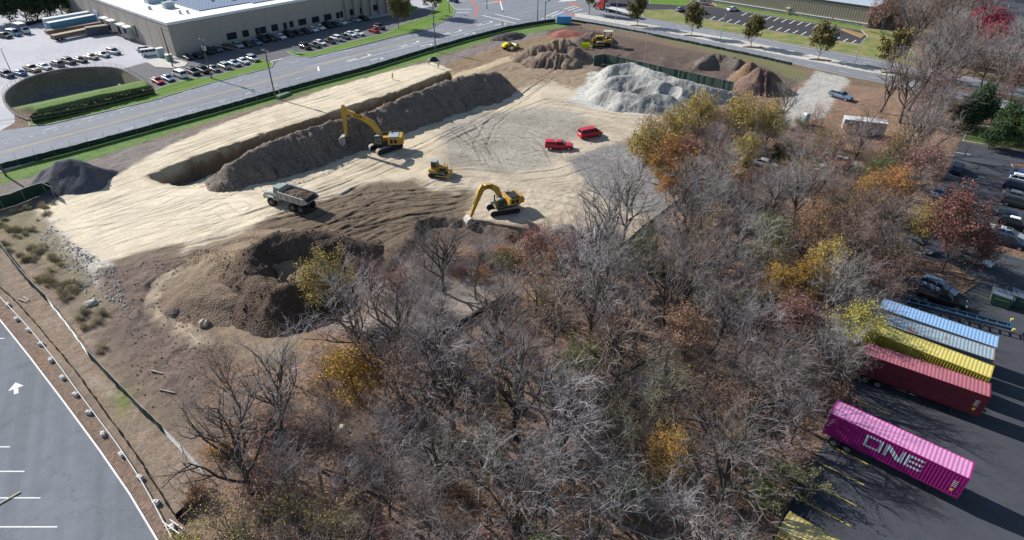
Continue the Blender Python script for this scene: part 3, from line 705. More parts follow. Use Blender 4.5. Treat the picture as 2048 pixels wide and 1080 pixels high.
# ================================================ HEAPS OF EARTH AND STONE
def heap(name, label, cat, ridges, slope, col, step=.3, rough=.35, seed=0, streak=0.0, litter=0, stone=.4, second=None, grooves=0.0, clod=.3, bumpd=.3, bites=(), clods=.03):
    """ridges: lists of (px, py, height) along a crest; earth falls away at the angle of repose"""
    RR = [[(*G(p[0], p[1], p[2])[:2], p[2]) for p in r] for r in ridges]
    allp = [p for r in RR for p in r]; hm = max(p[2] for p in allp)
    x0 = min(p[0] for p in allp) - hm / slope - 2; x1 = max(p[0] for p in allp) + hm / slope + 2
    y0 = min(p[1] for p in allp) - hm / slope - 2; y1 = max(p[1] for p in allp) + hm / slope + 2
    gx = np.arange(x0, x1, step); gy = np.arange(y0, y1, step)
    X, Y = np.meshgrid(gx, gy, indexing='ij')
    a = fbm(X, Y, 6, 4, seed + 3); b = fbm(X, Y, 1.6, 3, seed + 8)
    Z = np.full(X.shape, -9.0)
    for r in RR:
        if len(r) == 1: r = r + [(r[0][0] + .1, r[0][1], r[0][2])]
        d, par = seg_dist(X + 1.2 * a, Y + 1.2 * a, r)
        k = np.clip(par.astype(int), 0, len(r) - 2); t = par - k
        hs = np.array([p[2] for p in r]); h = hs[k] * (1 - t) + hs[k + 1] * t
        g = grooves * fbm(par * 9 + 0 * d, d * .25, 1.0, 3, seed + 21) if grooves else 0
        z = h - slope * (np.sqrt(d * d + .5) - .7) * (1 + .16 * a) + g * np.clip(d * .5, 0, 1)
        Z = np.maximum(Z, z)
    Z = Z + rough * (a * .8 + b * .45) * np.clip(Z * .6 + .4, .2, 1)
    for (bx, by, bz, rad, dep) in bites:
        p = G(bx, by, bz); dd = np.hypot(X - p.x, Y - p.y) / rad
        Z -= dep * np.clip(1 - dd * dd, 0, 1) ** .7
    Zg = np.array([[GZ(x, y) for y in gy] for x in gx]) if len(gx) * len(gy) < 150000 else 0
    Z = Z + np.maximum(Zg, -1.0) * 0.5
    keep = Z > Zg - .35
    fk = keep[:-1, :-1] | keep[1:, :-1] | keep[1:, 1:] | keep[:-1, 1:]
    Z = np.maximum(Z, Zg - .5)
    n1, n2 = X.shape; idx = np.arange(n1 * n2).reshape(n1, n2)
    q = np.stack([idx[:-1, :-1], idx[1:, :-1], idx[1:, 1:], idx[:-1, 1:]], -1)[fk]
    used = np.unique(q); remap = np.full(n1 * n2, -1); remap[used] = np.arange(len(used)); q = remap[q]
    co = np.stack([X, Y, Z], -1).reshape(-1, 3)[used]
    nbase = len(co); rs = np.random.RandomState(seed + 99); ncl = int(clods * len(used)); vl = [co]; ql = [q]
    sph = np.array([(1, 0, 0), (0, 1, 0), (-1, 0, 0), (0, -1, 0), (0, 0, 1), (0, 0, -1)], float); sq = np.array([(0, 1, 4, 4), (1, 2, 4, 4), (2, 3, 4, 4), (3, 0, 4, 4)])
    for c_ in range(ncl):
        p = co[rs.randint(nbase)]; r_ = min(abs(rs.normal(0, .13)) + .05, .3)
        vl.append(p + sph * r_ * rs.uniform(.6, 1.3, (6, 3)) + (rs.uniform(-.15, .15), rs.uniform(-.15, .15), .02)); ql.append(sq + nbase + 6 * c_)
    co = np.concatenate(vl); faces = q.tolist() + [tuple(f[:3]) for qq in ql[1:] for f in qq.tolist()]
    me_ = bpy.data.meshes.new(name); me_.from_pydata(co.tolist(), [], faces)
    sm = np.zeros(len(faces), bool); sm[:len(q)] = True; me_.polygons.foreach_set('use_smooth', sm)
    C_ = np.ones((len(co), 4), np.float32); extra = rs.uniform(.7, 1.15, (len(co) - nbase, 1)) * np.array(col)[None]; cc = np.array(col)[None] * (1 + .18 * a.ravel()[used] + .10 * b.ravel()[used])[:, None]
    if second is not None:
        m = sstep(-.15, .3, fbm(X, Y, 4, 3, seed + 31)).ravel()[used][:, None]
        cc = cc * (1 - m) + np.array(second)[None] * m
    cc = np.concatenate([cc, extra])
    C_[:, :3] = cc
    ca = me_.color_attributes.new('soil', 'FLOAT_COLOR', 'POINT'); ca.data.foreach_set('color', C_.ravel())
    ka = me_.color_attributes.new('kind_mask', 'FLOAT_COLOR', 'POINT'); kk = np.zeros((len(co), 4), np.float32); kk[:] = (streak, litter, stone, 1); ka.data.foreach_set('color', kk.ravel())
    me_.materials.append(soil_material(name + "_soil", True, clod=clod, bumpd=bumpd))
    o = bpy.data.objects.new(name, me_); COL.objects.link(o)
    tag(o, label, cat); return o
heap("spoil_berm", "long grey brown ridge of dug earth running beside the trench behind the raised excavator bucket", "earth berm",
     [[(458, 328, 3.2), (510, 300, 4.4), (560, 277, 4.9), (600, 264, 5.1), (660, 244, 5.0), (700, 232, 5.2), (760, 212, 5.1), (830, 187, 5.2), (900, 161, 5.4), (960, 148, 5.4), (985, 140, 5.2)]],
     .92, (.19, .155, .125), rough=1.0, seed=11, stone=.6, clod=.7, grooves=.9, clods=.05, step=.25)
heap("gravel_pile", "wide pale grey heap of crushed stone in front of the green screened fence", "gravel pile",
     [[(1196, 165, 1.6), (1212, 150, 3.2), (1228, 130, 5.0), (1262, 124, 5.6), (1300, 138, 5.2), (1350, 156, 4.3), (1410, 170, 3.4), (1465, 184, 1.8)], [(1228, 152, 4.3), (1270, 148, 4.9), (1310, 158, 4.6), (1360, 176, 3.6)],
      [(1218, 178, 2.8), (1250, 186, 2.9), (1300, 186, 3.2), (1340, 192, 3.0)]],
     .72, (.39, .38, .35), rough=.55, seed=23, clods=.012, step=.22, stone=.25, second=(.30, .295, .28), grooves=.15, clod=.3, bites=((1284, 190, 2, 3.2, 1.5), (1340, 190, 2, 2.6, 1.2)))
heap("asphalt_millings_pile", "dark grey heap of fine millings by the verge at the left corner of the site", "gravel pile",
     [[(92, 338, 2.4), (112, 322, 4.2), (135, 318, 4.4), (158, 322, 4.0), (190, 332, 2.2), (222, 338, .8)]], .78, (.10, .10, .115), rough=.15, seed=31, clods=.004, stone=.3, clod=.1, bumpd=.15)
heap("spoil_pile", "tan and brown heap of dug soil between the yellow roller and the lime green plate", "soil pile",
     [[(1052, 98, 2.6), (1085, 90, 3.6), (1120, 76, 5.2), (1136, 80, 5.0), (1148, 92, 3.8)], [(1082, 104, 3.0), (1110, 104, 3.4), (1128, 108, 3.0)]],
     .72, (.255, .19, .13), rough=.8, seed=41, stone=.4, second=(.17, .125, .10), grooves=1.0, clod=.4)
heap("mulch_pile", "pair of tall merged brown cones of mulch by the pale gravel ramp", "mulch pile",
     [[(1503, 124, 5.2)], [(1521, 135, 5.4), (1541, 141, 4.8)]], .95, (.215, .145, .095), rough=.7, seed=53, stone=.6, second=(.15, .10, .085), grooves=1.6, clod=.5)
heap("topsoil_windrow", "low dark ridge of churned topsoil left of the mulch cones", "soil pile",
     [[(1398, 132, .6), (1412, 116, 2.2), (1424, 106, 2.6), (1450, 110, 2.4), (1480, 118, 2.4), (1492, 126, 1.6)]], .7, (.145, .118, .10), rough=.8, seed=61, stone=.4, clod=.5)
heap("topsoil_mound", "dark lumpy mound of soil right of the red earth patch behind the yellow bulldozer", "soil pile",
     [[(1162, 72, 2.0), (1180, 64, 2.6), (1200, 66, 2.4), (1215, 72, 1.8)]], .6, (.15, .12, .105), rough=.9, seed=67, stone=.4, clod=.5)
heap("topsoil_mound", "small dark mound of soil behind the yellow roller beside the verge", "soil pile",
     [[(990, 74, .8), (1005, 68, 1.5), (1030, 64, 1.6), (1040, 66, .9)]], .6, (.13, .108, .10), rough=.6, seed=71, stone=.4, clod=.5)
heap("red_earth_pile", "low flat mound of bright red earth at the far corner of the site", "soil pile",
     [[(1116, 66, .8), (1132, 60, 1.2), (1144, 62, 1.0)]], .30, (.30, .115, .085), rough=.25, seed=75, stone=.4)
heap("earth_bank", "broad tan bank of loose earth sloping down toward the woods below the dark soil heap", "soil bank",
     [[(470, 530, 2.9), (500, 510, 3.0), (550, 520, 2.6), (620, 530, 1.8)]], .27, (.24, .18, .125), rough=.28, seed=81, stone=.5, second=(.19, .14, .10), grooves=1.1, clod=.5, clods=.006)
heap("topsoil_heap", "dark brown heap of loose topsoil below the dump truck, half behind a yellow tree", "soil pile",
     [[(488, 540, 4.0), (508, 492, 4.8), (560, 466, 5.0), (630, 460, 4.8), (690, 472, 4.0), (712, 510, 2.6)], [(505, 555, 4.0), (550, 575, 3.9), (600, 560, 3.6), (640, 540, 3.4)]],
     .80, (.115, .082, .060), rough=.8, seed=83, stone=.6, second=(.085, .060, .045), clod=.7, clods=.07, bites=((585, 505, 4.5, 3.4, .9), (665, 515, 3.5, 3.0, 1.0)))
heap("soil_mound", "small dark mound of clods beside the curved track left of the large brown heap", "soil pile",
     [[(372, 600, .9), (392, 575, 1.5), (412, 560, 1.3)]], .55, (.13, .10, .085), rough=.9, seed=89, stone=.6, clod=.7)
heap("boulder_mound", "grey brown mound of broken rock right of the second excavator below the bare leaning tree", "soil pile",
     [[(1090, 462, 1.3), (1130, 452, 2.0), (1160, 468, 1.4)]], .6, (.21, .18, .15), rough=.9, seed=93, stone=.7, clod=.7)
# water standing in the trench
wt = mat("trench_water", (.05, .055, .06), .12, var=.1, spec=.5)
inset_sheet("water", [(318, 352), (372, 334), (430, 318), (440, 330), (400, 352), (360, 366), (330, 362)], -2.75, wt)

# ================================================ WAREHOUSE
BH = 9.3
Bc = G(333.3, 47.8, BH); B1 = G(601.5, 0, BH); 
bdir = (B1 - Bc); bdir.z = 0; bdir.normalize(); BA = math.atan2(bdir.y, bdir.x)
Bend = G(775, 31, 0); BL = (Bend - Bc).dot(bdir); BL = max(BL, 90)
# local frame: x along the street front, y away from the street
wh = thing("warehouse", "large grey brown warehouse with flat white roof, loading docks and solar panels", "warehouse", (Bc.x, Bc.y, 0), BA)
WALL = mat("warehouse_wall", (.36, .325, .29), .95, var=.07, scale=.6, bump=.15, bscale=6)
WALL2 = mat("warehouse_band", (.34, .315, .29), .95, var=.07, scale=.6)
ROOFW = mat("white_roof_membrane", (.78, .78, .78), .8, var=.08, scale=.2, second=(.62, .62, .62), sec_scale=.08, sec_lo=.55, sec_hi=.7)
GLASS = mat("dark_window_glass", (.015, .02, .028), .12, var=.05, spec=.6)
MET = mat("galvanised_metal", (.42, .44, .45), .5, .4, var=.12)
MET_D = mat("dark_metal", (.06, .065, .07), .55, .3, var=.15)
TRIM = mat("white_trim", (.75, .75, .73), .6, var=.06)
DEP = 150.0
m = MB()
SCW = 52.0    # plain wall length before the piers start
m.box((BL / 2, DEP / 2, BH / 2 - .3), (BL, DEP, BH - .6), 0); m.build("wall", WALL, wh)
m = MB(); m.box((BL / 2, DEP / 2, BH - .22), (BL + .2, DEP + .2, .5), 0)
m.box((BL / 2, .0, BH + .16), (BL + .3, .35, .3), 1); m.box((0, DEP / 2, BH + .16), (.35, DEP, .298), 1)
roof = m.build("roof", [ROOFW, TRIM], wh)
for x in np.arange(7.5, 60, 7.5): m = MB(); m.box((x, -.012, BH / 2 - .6), (.06, .03, BH - 1.4), 0); m.build("panel_joint", mat("joint_sealant", (.18, .165, .15), .9), wh)
for y in np.arange(7.5, 90, 7.5): m = MB(); m.box((-.012, y, BH / 2 - .6), (.03, .06, BH - 1.4), 0); m.build("panel_joint", mat("joint_sealant", (.18, .165, .15), .9), wh)
def wh_x(px, py):        # position along the front from a photo point on the wall foot
    return (G(px, py, 0) - Bc).dot(bdir)
def front_at(px, py):    # (x along front, height) of a photo point on the front wall plane
    best = None
    for k in range(0, 96):
        z = k * .1; p = G(px, py, z); v = p - Vector((Bc.x, Bc.y, z)); dn = abs(-v.x * bdir.y + v.y * bdir.x)
        if best is None or dn < best[0]: best = (dn, v.x * bdir.x + v.y * bdir.y, z)
    return best[1], best[2]
WN = [(464, 72, 18, 15), (491.5, 67, 12, 13), (514, 62, 6, 12), (526, 60, 12, 12), (549, 55, 11, 12), (570, 51.5, 6, 12), (583.5, 48.5, 6, 12), (605, 44, 14, 12), (630.5, 39, 13, 12), (655, 34, 13, 12), (675, 30.5, 5, 11), (683, 28.5, 5, 11),
      (703, 24.5, 6, 11), (724, 20.5, 8, 10), (746.5, 16, 5, 10), (753.5, 15, 4, 9), (760.5, 13.5, 4, 9), (774, 11, 5, 8)]
for (px, py, w, h) in WN:
    x, z = front_at(px, py); xa, _ = front_at(px - w / 2, py + w * .09); xb, _ = front_at(px + w / 2, py - w * .09)
    W = max(.7, abs(xb - xa)); z = min(max(z, 2.2), 4.5)
    f = MB(); f.box((x, -.03, z), (W + .2, .08, 2.0), 0); fo = f.build("window", MET_D, wh)
    g_ = MB(); g_.box((x, -.075, z), (W, .03, 1.8), 0); g_.build("pane", GLASS, fo)
# pier section on the right part of the front
xs, _ = front_at(690, 20)
for k in range(10):
    x = xs + k * 3.6
    if x > BL - 1: break
    m = MB(); m.box((x, -.55, BH / 2 - .1), (.9, 1.1, BH - .5), 0); m.box((x, -.55, BH - .12), (1.0, 1.2, .4), 0); m.build("pier", WALL2, wh)
# loading side (x = 0 face): dock shelters
side = Vector((-bdir.y, bdir.x, 0))
def side_at(px, py, z): return (G(px, py, z) - Bc).dot(side)
SHEL = mat("dock_shelter_side", (.42, .41, .38), .9)
for px, py in ((270, 51), (258, 46), (240, 38), (228, 33)):
    y = side_at(px, py, 4.2)
    m = MB(); m.box((-.9, y, 2.6), (1.8, 3.3, 3.2), 0); d = m.build("dock_shelter", SHEL, wh)
    m = MB(); m.box((-.9, y, 4.32), (2.1, 3.7, .22), 0); m.build("awning", TRIM, d)
    m = MB(); m.box((-1.82, y, 2.5), (.05, 2.5, 2.7), 0); m.build("door_opening", GLASS, d)
y = side_at(205, 33, 3.0); m = MB(); m.box((-.06, y, 3.0), (.12, 3.4, 4.6), 0); m.build("roller_door", mat("pale_blue_door", (.42, .46, .60), .6), wh)
y = side_at(285, 62, 3.0); m = MB(); m.box((-.3, y, 3.4), (.5, 2.2, 3.6), 0); m.build("louvre_panel", mat("louvre", (.13, .16, .15), .7), wh)
# lamps under the eaves
for px, py in ((403, 41), (530, 17)):
    x, z = front_at(px, py); m = MB(); m.box((x, -.2, BH - 1.0), (.5, .4, .35), 0); m.build("wall_lamp", MET, wh)
# roof kit: units, vents, ducts
def roof_pt(px, py, z=BH): p = G(px, py, z) - Vector((Bc.x, Bc.y, z)); return p.dot(bdir), p.dot(side)
RU = mat("roof_unit_grey", (.36, .43, .44), .6, .2, var=.1)
for (px, py, w, d, h) in ((338, 16, 3.0, 2.2, 1.7), (309, 5, 5.0, 3.2, 1.6), (322, 0, 4.5, 3.0, 1.4), (345, 2, 1.2, 1.2, 1.5), (467, 1, 2.2, 1.6, 1.2), (361, 28, .6, .6, .9), (376, 27, .6, .6, .9), (300, 19, .8, .8, .8), (425, 4, 1.0, 1.0, 1.0), (492, -4, 4, 2.5, 1.5)):
    x, y = roof_pt(px, py); m = MB(); m.box((x, y, BH + .08 + h / 2), (w, d, h), 0); m.box((x, y, BH + .1 + h), (w * .7, d * .7, .12), 1)
    u = m.build("rooftop_unit", [RU, MET], roof)
PV = mat("solar_panel_glass", (.17, .21, .28), .2, .1, var=.12, scale=.3, spec=.7)
def pv(x0, y0, nx_, ny_):
    for j in range(ny_):
        m = MB(); w = nx_ * 1.05
        m.box((x0 + w / 2, y0 + j * 2.05, BH + .35), (w, 1.95, .06), 0, rx=R(6))
        for k in range(nx_ + 1): m.box((x0 + k * 1.05, y0 + j * 2.05, BH + .365), (.05, 1.95, .06), 1, rx=R(6))
        m.build("solar_panel_row", [PV, TRIM], roof)
x, y = roof_pt(405, 22); pv(x - 1, y + 1, 22, 14)
x, y = roof_pt(500, 6); pv(x, y - 1, 24, 18)

# ================================================ OFFICE BLOCK (top right)
O0 = G(1733, 55.5, 0)
def hcorner():
    best = None
    for k in range(200):
        z = k * .1; p = G(1751, 15, z); d = math.hypot(p.x - O0.x, p.y - O0.y)
        if best is None or d < best[0]: best = (d, z)
    return best[1]
OH = max(5.5, min(9.0, hcorner()))
od = (G(1500, 18.5, 0) - O0); od.z = 0; od.normalize(); OA = math.atan2(-od.y, -od.x)
ob = thing("industrial_building", "beige ribbed metal building with low stone base above the striped car park", "building", (O0.x, O0.y, 0), OA)
# local +x points to the right end (0), building runs to -x, back is +y
m = MB(); OL = 150; OD = 60
m.box((-OL / 2, OD / 2, OH / 2 - .2), (OL, OD, OH - .4), 0); m.build("wall", mat("beige_cladding", (.40, .345, .275), .7, var=.05), ob)
m = MB()
for x in np.arange(-OL + .3, 0, .9): m.box((x, -.04, (1.5 + OH - .5) / 2), (.32, .09, OH - 2.0), 0)
for y in np.arange(.5, OD, .9): m.box((.04, y, (1.5 + OH - .5) / 2), (.09, .32, OH - 2.0), 0)
m.build("cladding_ribs", mat("beige_rib", (.33, .28, .22), .7, var=.05), ob)
m = MB(); m.box((-OL / 2, -.12, .6), (OL + .3, .24, 1.2), 0); m.build("stone_base", mat("field_stone", (.26, .25, .225), .95, var=.5, scale=1.8, bump=1, bscale=2), ob)
m = MB(); m.box((-OL / 2, -.18, 1.27), (OL + .5, .34, .14), 0); m.build("base_coping", TRIM, ob)
m = MB(); m.box((-OL / 2, OD / 2, OH - .1), (OL + .6, OD + .6, .3), 0); m.box((-OL / 2, -.33, OH + .02), (OL + .7, .12, .5), 1); m.build("roof", [mat("blue_grey_roof", (.40, .46, .50), .5, var=.06), MET_D], ob)
for px, py in ((1577, 24), (1340, -10)):
    v = G(px, py, 1.0) - O0; x = v.x * math.cos(OA) + v.y * math.sin(OA)
    m = MB(); m.box((x, -.25, 1.2), (1.1, .5, 2.4), 0); m.box((x, -.45, 2.5), (1.3, .8, .14), 1); e_ = m.build("side_door", [mat("door_beige", (.33, .27, .20), .8), TRIM], ob)

# ================================================ BASIN WALL, HEDGE
BW = mat("basin_block_wall", (.20, .18, .165), .95, var=.25, scale=1.2, bump=.5, bscale=4)
def wall_along(name, label, pts, z0, z1, w, m_, cat="wall", closed=False, world=False, cap=None, group=None):
    P = pts if world else pxpoly(pts)
    P = [Vector((p[0], p[1], 0)) for p in P]; n = len(P); L = []; Rr = []
    for i in range(n):
        d = (P[min(i + 1, n - 1)] - P[max(i - 1, 0)]).normalized(); nr = Vector((-d.y, d.x, 0)) * (w / 2); L.append(P[i] + nr); Rr.append(P[i] - nr)
    mb = MB()
    for i in range(n - 1):
        a, b, c, d = Rr[i], Rr[i + 1], L[i + 1], L[i]
        mb.quad([(a.x, a.y, z1), (b.x, b.y, z1), (c.x, c.y, z1), (d.x, d.y, z1)], 1 if cap else 0)
        mb.quad([(a.x, a.y, z0), (b.x, b.y, z0), (b.x, b.y, z1), (a.x, a.y, z1)]); mb.quad([(d.x, d.y, z1), (c.x, c.y, z1), (c.x, c.y, z0), (d.x, d.y, z0)])
    for (a, d) in ((Rr[0], L[0]), (L[-1], Rr[-1])): mb.quad([(d.x, d.y, z0), (a.x, a.y, z0), (a.x, a.y, z1), (d.x, d.y, z1)])
    o = mb.build(name, [m_] + ([cap] if cap else [])); tag(o, label, cat, group); return o
def curve_px(pts, sub=5):
    P = [Vector((p[0], p[1], 0)) for p in pts]; out = []
    for i in range(len(P) - 1):
        p0, p1, p2, p3 = P[max(i - 1, 0)], P[i], P[i + 1], P[min(i + 2, len(P) - 1)]
        for k in range(sub):
            t = k / sub; v = .5 * ((2 * p1) + (p2 - p0) * t + (2 * p0 - 5 * p1 + 4 * p2 - p3) * t * t + (3 * p1 - p0 - 3 * p2 + p3) * t ** 3); out.append((v.x, v.y))
    out.append((pts[-1][0], pts[-1][1])); return out
WC = curve_px([(60, 243), (35, 232), (15, 214), (9, 196), (22, 178), (60, 157), (120, 142), (180, 137), (228, 138), (262, 149), (302, 174)])
wall_along("retaining_wall", "dark curved block wall around the grassy stormwater basin", WC, -5.6, .5, .5, BW)
# black guard fence standing on the basin wall
def fence(name, label, pts, h, post_gap, post_m, post_r=.035, rail=True, fabric=None, fab_h=None, fab_z=0.05, wires=0, cat="fence", world=False, z=0, follow=False, barbs=False, group=None):
    P = pts if world else pxpoly(pts); P = [Vector((p[0], p[1], 0)) for p in P]
    root = thing(name, label, cat, (P[0].x, P[0].y, z), 0, group)
    O = Vector((P[0].x, P[0].y, 0)); segs = list(zip(P[:-1], P[1:])); total = sum((b - a).length for a, b in segs)
    n = max(2, int(total / post_gap)); pos = []
    def at(s):
        for a, b in segs:
            L = (b - a).length
            if s <= L: return a.lerp(b, s / L)
            s -= L
        return P[-1].copy()
    pos = [at(total * k / n) for k in range(n + 1)]
    def gz(p): return GZ(p.x, p.y) if follow else 0
    if n <= 100:
        for p in pos:
            m = MB(); q_ = p - O; zz = gz(p); m.tube((q_.x, q_.y, zz - .3), (q_.x, q_.y, zz + h), post_r, n=6); m.build("post", post_m, root)
    if rail:
        m = MB()
        for a, b in zip(pos[:-1], pos[1:]): m.tube((a.x - O.x, a.y - O.y, gz(a) + h - .05), (b.x - O.x, b.y - O.y, gz(b) + h - .05), post_r * .6, n=4)
        m.build("top_rail", post_m, root)
    if wires:
        m = MB()
        for k in range(wires):
            zz = .25 + (h - .3) * k / max(1, wires)
            for a, b in zip(pos[:-1], pos[1:]): m.tube((a.x - O.x, a.y - O.y, gz(a) + zz), (b.x - O.x, b.y - O.y, gz(b) + zz), .012, n=3, caps=False)
        m.build("wire_mesh", post_m, root)
    if fabric:
        m = MB(); rr = random.Random(len(label)); st = []
        steps = max(n * 4, 8)
        for k in range(steps + 1):
            p = at(total * k / steps); w_ = rr.uniform(-.06, .06); st.append((p.x - O.x + w_, p.y - O.y + w_, gz(p) + fab_z, gz(p) + fab_z + (fab_h or h * .95) + rr.uniform(-.08, .04)))
        for a, b in zip(st[:-1], st[1:]):
            for s_ in (-.015, .015):
                m.quad([(a[0], a[1] + s_, a[2]), (b[0], b[1] + s_, b[2]), (b[0], b[1] + s_, b[3]), (a[0], a[1] + s_, a[3])])
        m.build("screen_fabric", fabric, root)
    return root
BLK = mat("black_fence_steel", (.03, .032, .035), .6, .3)
GRN = mat("green_screen_fabric", (.018, .045, .032), .9, var=.35, scale=.8)
GRN2 = mat("faded_green_screen_fabric", (.05, .085, .07), .9, var=.3, scale=.8)
GPOST = mat("galvanised_post", (.30, .32, .33), .5, .4)
fence("guard_fence", "black picket guard fence standing on the curved basin wall", WC[:-1], 1.1, 2.2, BLK, .03, True, wires=3, z=.5)
for k in (0,):
    wall_along("basin_headwall", "short pale concrete headwall at the right end of the grassy basin", curve_px([(232, 156), (252, 164), (284, 181)]), -5.4, -1.6, .4, mat("tan_basin_concrete", (.34, .29, .24), .9))
# clipped hedge in front of the basin
LEAFH = mat("hedge_leaves", (.045, .075, .028), .9, var=.5, scale=4, bump=1, bscale=6)
def leaf_box(name, label, pts, h, w, m_, n_per=60, size=.16, seed=0, cat="hedge", z=0.1):
    P = [Vector((p[0], p[1], 0)) for p in pxpoly(pts)]; rr = random.Random(seed); mb = MB()
    for a, b in zip(P[:-1], P[1:]):
        L = (b - a).length; d = (b - a).normalized(); nr = Vector((-d.y, d.x, 0))
        n = int(L * n_per)
        for k in range(n):
            t = rr.random(); s_ = rr.uniform(-1, 1); u = rr.random()
            if rr.random() < .6: (u, s_) = (1 - abs(rr.gauss(0, .06)), s_) if rr.random() < .5 else (u, (1 if s_ > 0 else -1) * (1 - abs(rr.gauss(0, .08))))
            hh = h * (1 + .12 * math.sin(t * L * 1.3))
            p = a.lerp(b, t) + nr * (s_ * w / 2); p.z = z + u * hh
            ax = Vector((rr.gauss(0, 1), rr.gauss(0, 1), rr.gauss(0, 1))).normalized(); bx = ax.orthogonal().normalized() * size * rr.uniform(.7, 1.4); cx = ax.cross(bx)
            mb.quad([tuple(p + bx), tuple(p + cx), tuple(p - bx), tuple(p - cx)])
        mb.box(tuple(a.lerp(b, .5) + Vector((0, 0, z + h * .45))), (L, w * .7, h * .85), rz=math.atan2(d.y, d.x))
    o = mb.build(name, m_); tag(o, label, cat); return o
leaf_box("hedge", "long dark green hedge between the grassy basin and the street", [(66, 246), (140, 230), (220, 209), (308, 187)], 1.5, 1.7, LEAFH, 90, .2, 3)
# ================================================ FENCES
SITEF = [(0, 341), (139, 306), (300, 262), (420, 229), (620, 172), (740, 140), (860, 103), (940, 80), (1017, 60), (1075, 50), (1110, 45)]
fence("site_fence", "long green screened fence with thin posts along the verge of the main road", SITEF, 2.5, 3.1, GPOST, .03, False, GRN, 1.25, wires=0)
fence("site_fence", "green screened fence with thin posts along the cross road beyond the dark worked soil", [(1142, 43), (1200, 52), (1280, 67), (1380, 87), (1505, 113), (1584, 131)], 1.9, 3.1, GPOST, .03, False, GRN, .75)
fence("pile_fence", "tall green screened fence standing behind the pale gravel pile", [(1187, 132), (1208, 128), (1260, 140), (1320, 154), (1400, 172), (1464, 187)], 2.9, 3.0, GPOST, .05, True, GRN2, 2.8)
fence("corner_fence", "short green screened fence at the left corner beside the dark millings pile", [(-40, 430), (0, 420), (30, 411), (75, 394), (106, 388), (112, 398)], 2.4, 3.0, GPOST, .05, True, GRN, 2.2, follow=True)
fence("boundary_fence", "upper stretch of sagging green screened fence on the slope left of the pale pad", [(0, 492), (30, 532), (62, 572), (100, 610)], 1.8, 3.0, GPOST, .035, True, GRN, 1.6, follow=True)
fence("boundary_fence", "middle stretch of sagging black green fence below the gap on the left slope", [(180, 716), (205, 742), (240, 780), (290, 830), (330, 868)], 1.7, 3.0, GPOST, .035, True, GRN, 1.5, follow=True)
fence("boundary_fence", "thin wire fence stretch on the left slope beside the trees at lower left", [(330, 868), (370, 910), (410, 952)], 1.5, 3.0, GPOST, .035, True, wires=3, follow=True)
fence("boundary_fence", "bare wire fence stretch between the two screened stretches on the left slope", [(100, 610), (140, 660), (180, 716)], 1.5, 3.0, GPOST, .035, True, wires=3, follow=True)
fence("silt_fence", "low black silt fence running down the left slope parallel to the parking lot", [(0, 575), (40, 612), (100, 682), (150, 742), (200, 812), (250, 880), (300, 955), (345, 1028), (360, 1040)], .55, 2.4, BLK, .03, False, BLK, .5, follow=True)
fence("silt_fence", "short black silt fence at the lower left corner of the woods", [(355, 1040), (385, 1010), (400, 985)], .8, 2.0, BLK, .03, False, BLK, .75, follow=True)
fence("woods_fence", "dark low screen fence running diagonally from the red leaved tree through the woods", [(1240, 502), (1300, 452), (1345, 418), (1370, 395)], 1.2, 2.6, BLK, .04, False, BLK, 1.1, follow=True)
fence("woods_fence", "dark low screen fence crossing the clearing in the middle of the woods", [(850, 690), (900, 665), (960, 630), (1030, 590)], 1.1, 2.6, BLK, .04, False, BLK, 1.0, follow=True)
fence("lot_fence", "dark blue screened fence between the woods and the container lot at lower right", [(1545, 1075), (1570, 1020), (1592, 975), (1612, 935)], 1.3, 2.5, BLK, .04, True, mat("blue_fabric", (.03, .05, .14), .9, var=.3), 1.1)
fence("lot_fence", "thin dark fence along the upper left edge of the right parking lot", [(1880, 345), (1900, 315), (1921, 284)], 1.2, 2.5, BLK, .03, True, wires=3)
fence("yard_fence", "thin wire fence along the car row above the basin", [(-30, 170), (60, 150), (150, 129), (246, 106)], 1.6, 3.0, GPOST, .025, True, wires=3)
fence("yard_fence", "dark fence along the trees behind the parked trailers", [(30, 58), (90, 44), (172, 26)], 1.8, 3, BLK, .03, True, BLK, 1.2)
fence("yard_gate", "pale wire swing gate across the gravel ramp", [(1615, 151), (1640, 157), (1672, 165)], 1.4, 2.4, GPOST, .04, True, wires=3, cat="gate")
fence("frontage_fence", "thin wire fence on the right side of the gravel ramp", [(1676, 160), (1730, 170), (1800, 184), (1860, 196)], 1.6, 3, GPOST, .03, True, wires=2)
# temporary fence with ballast blocks beside the left lot
tf = thing("pipe_rail", "white plastic pipe rail on short posts along the left parking lot kerb", "rail", (0, 0, 0))
PVC = mat("white_pvc", (.68, .68, .66), .5); pr = curve_px([(0, 596), (60, 660), (115, 728), (160, 790), (205, 850), (245, 905), (290, 975), (330, 1050), (345, 1078)], 4)
W3 = [Vector((*p, 0)) for p in pxpoly(pr)]
m = MB(); m.path([(p.x, p.y, GZ(p.x, p.y) + .42) for p in W3], .05, 6); m.build("rail", PVC, tf)
for p in W3[::3]:
    m = MB(); m.tube((p.x, p.y, GZ(p.x, p.y) - .1), (p.x, p.y, GZ(p.x, p.y) + .42), .035, n=5); m.build("post", GPOST, tf)
BLK_POS = [(17, 611), (34, 640), (58, 662), (83, 690), (103, 722), (126, 757), (152, 791), (179, 827), (207, 870), (244, 911), (281, 957), (313, 1007), (345, 1057)]
cb = None
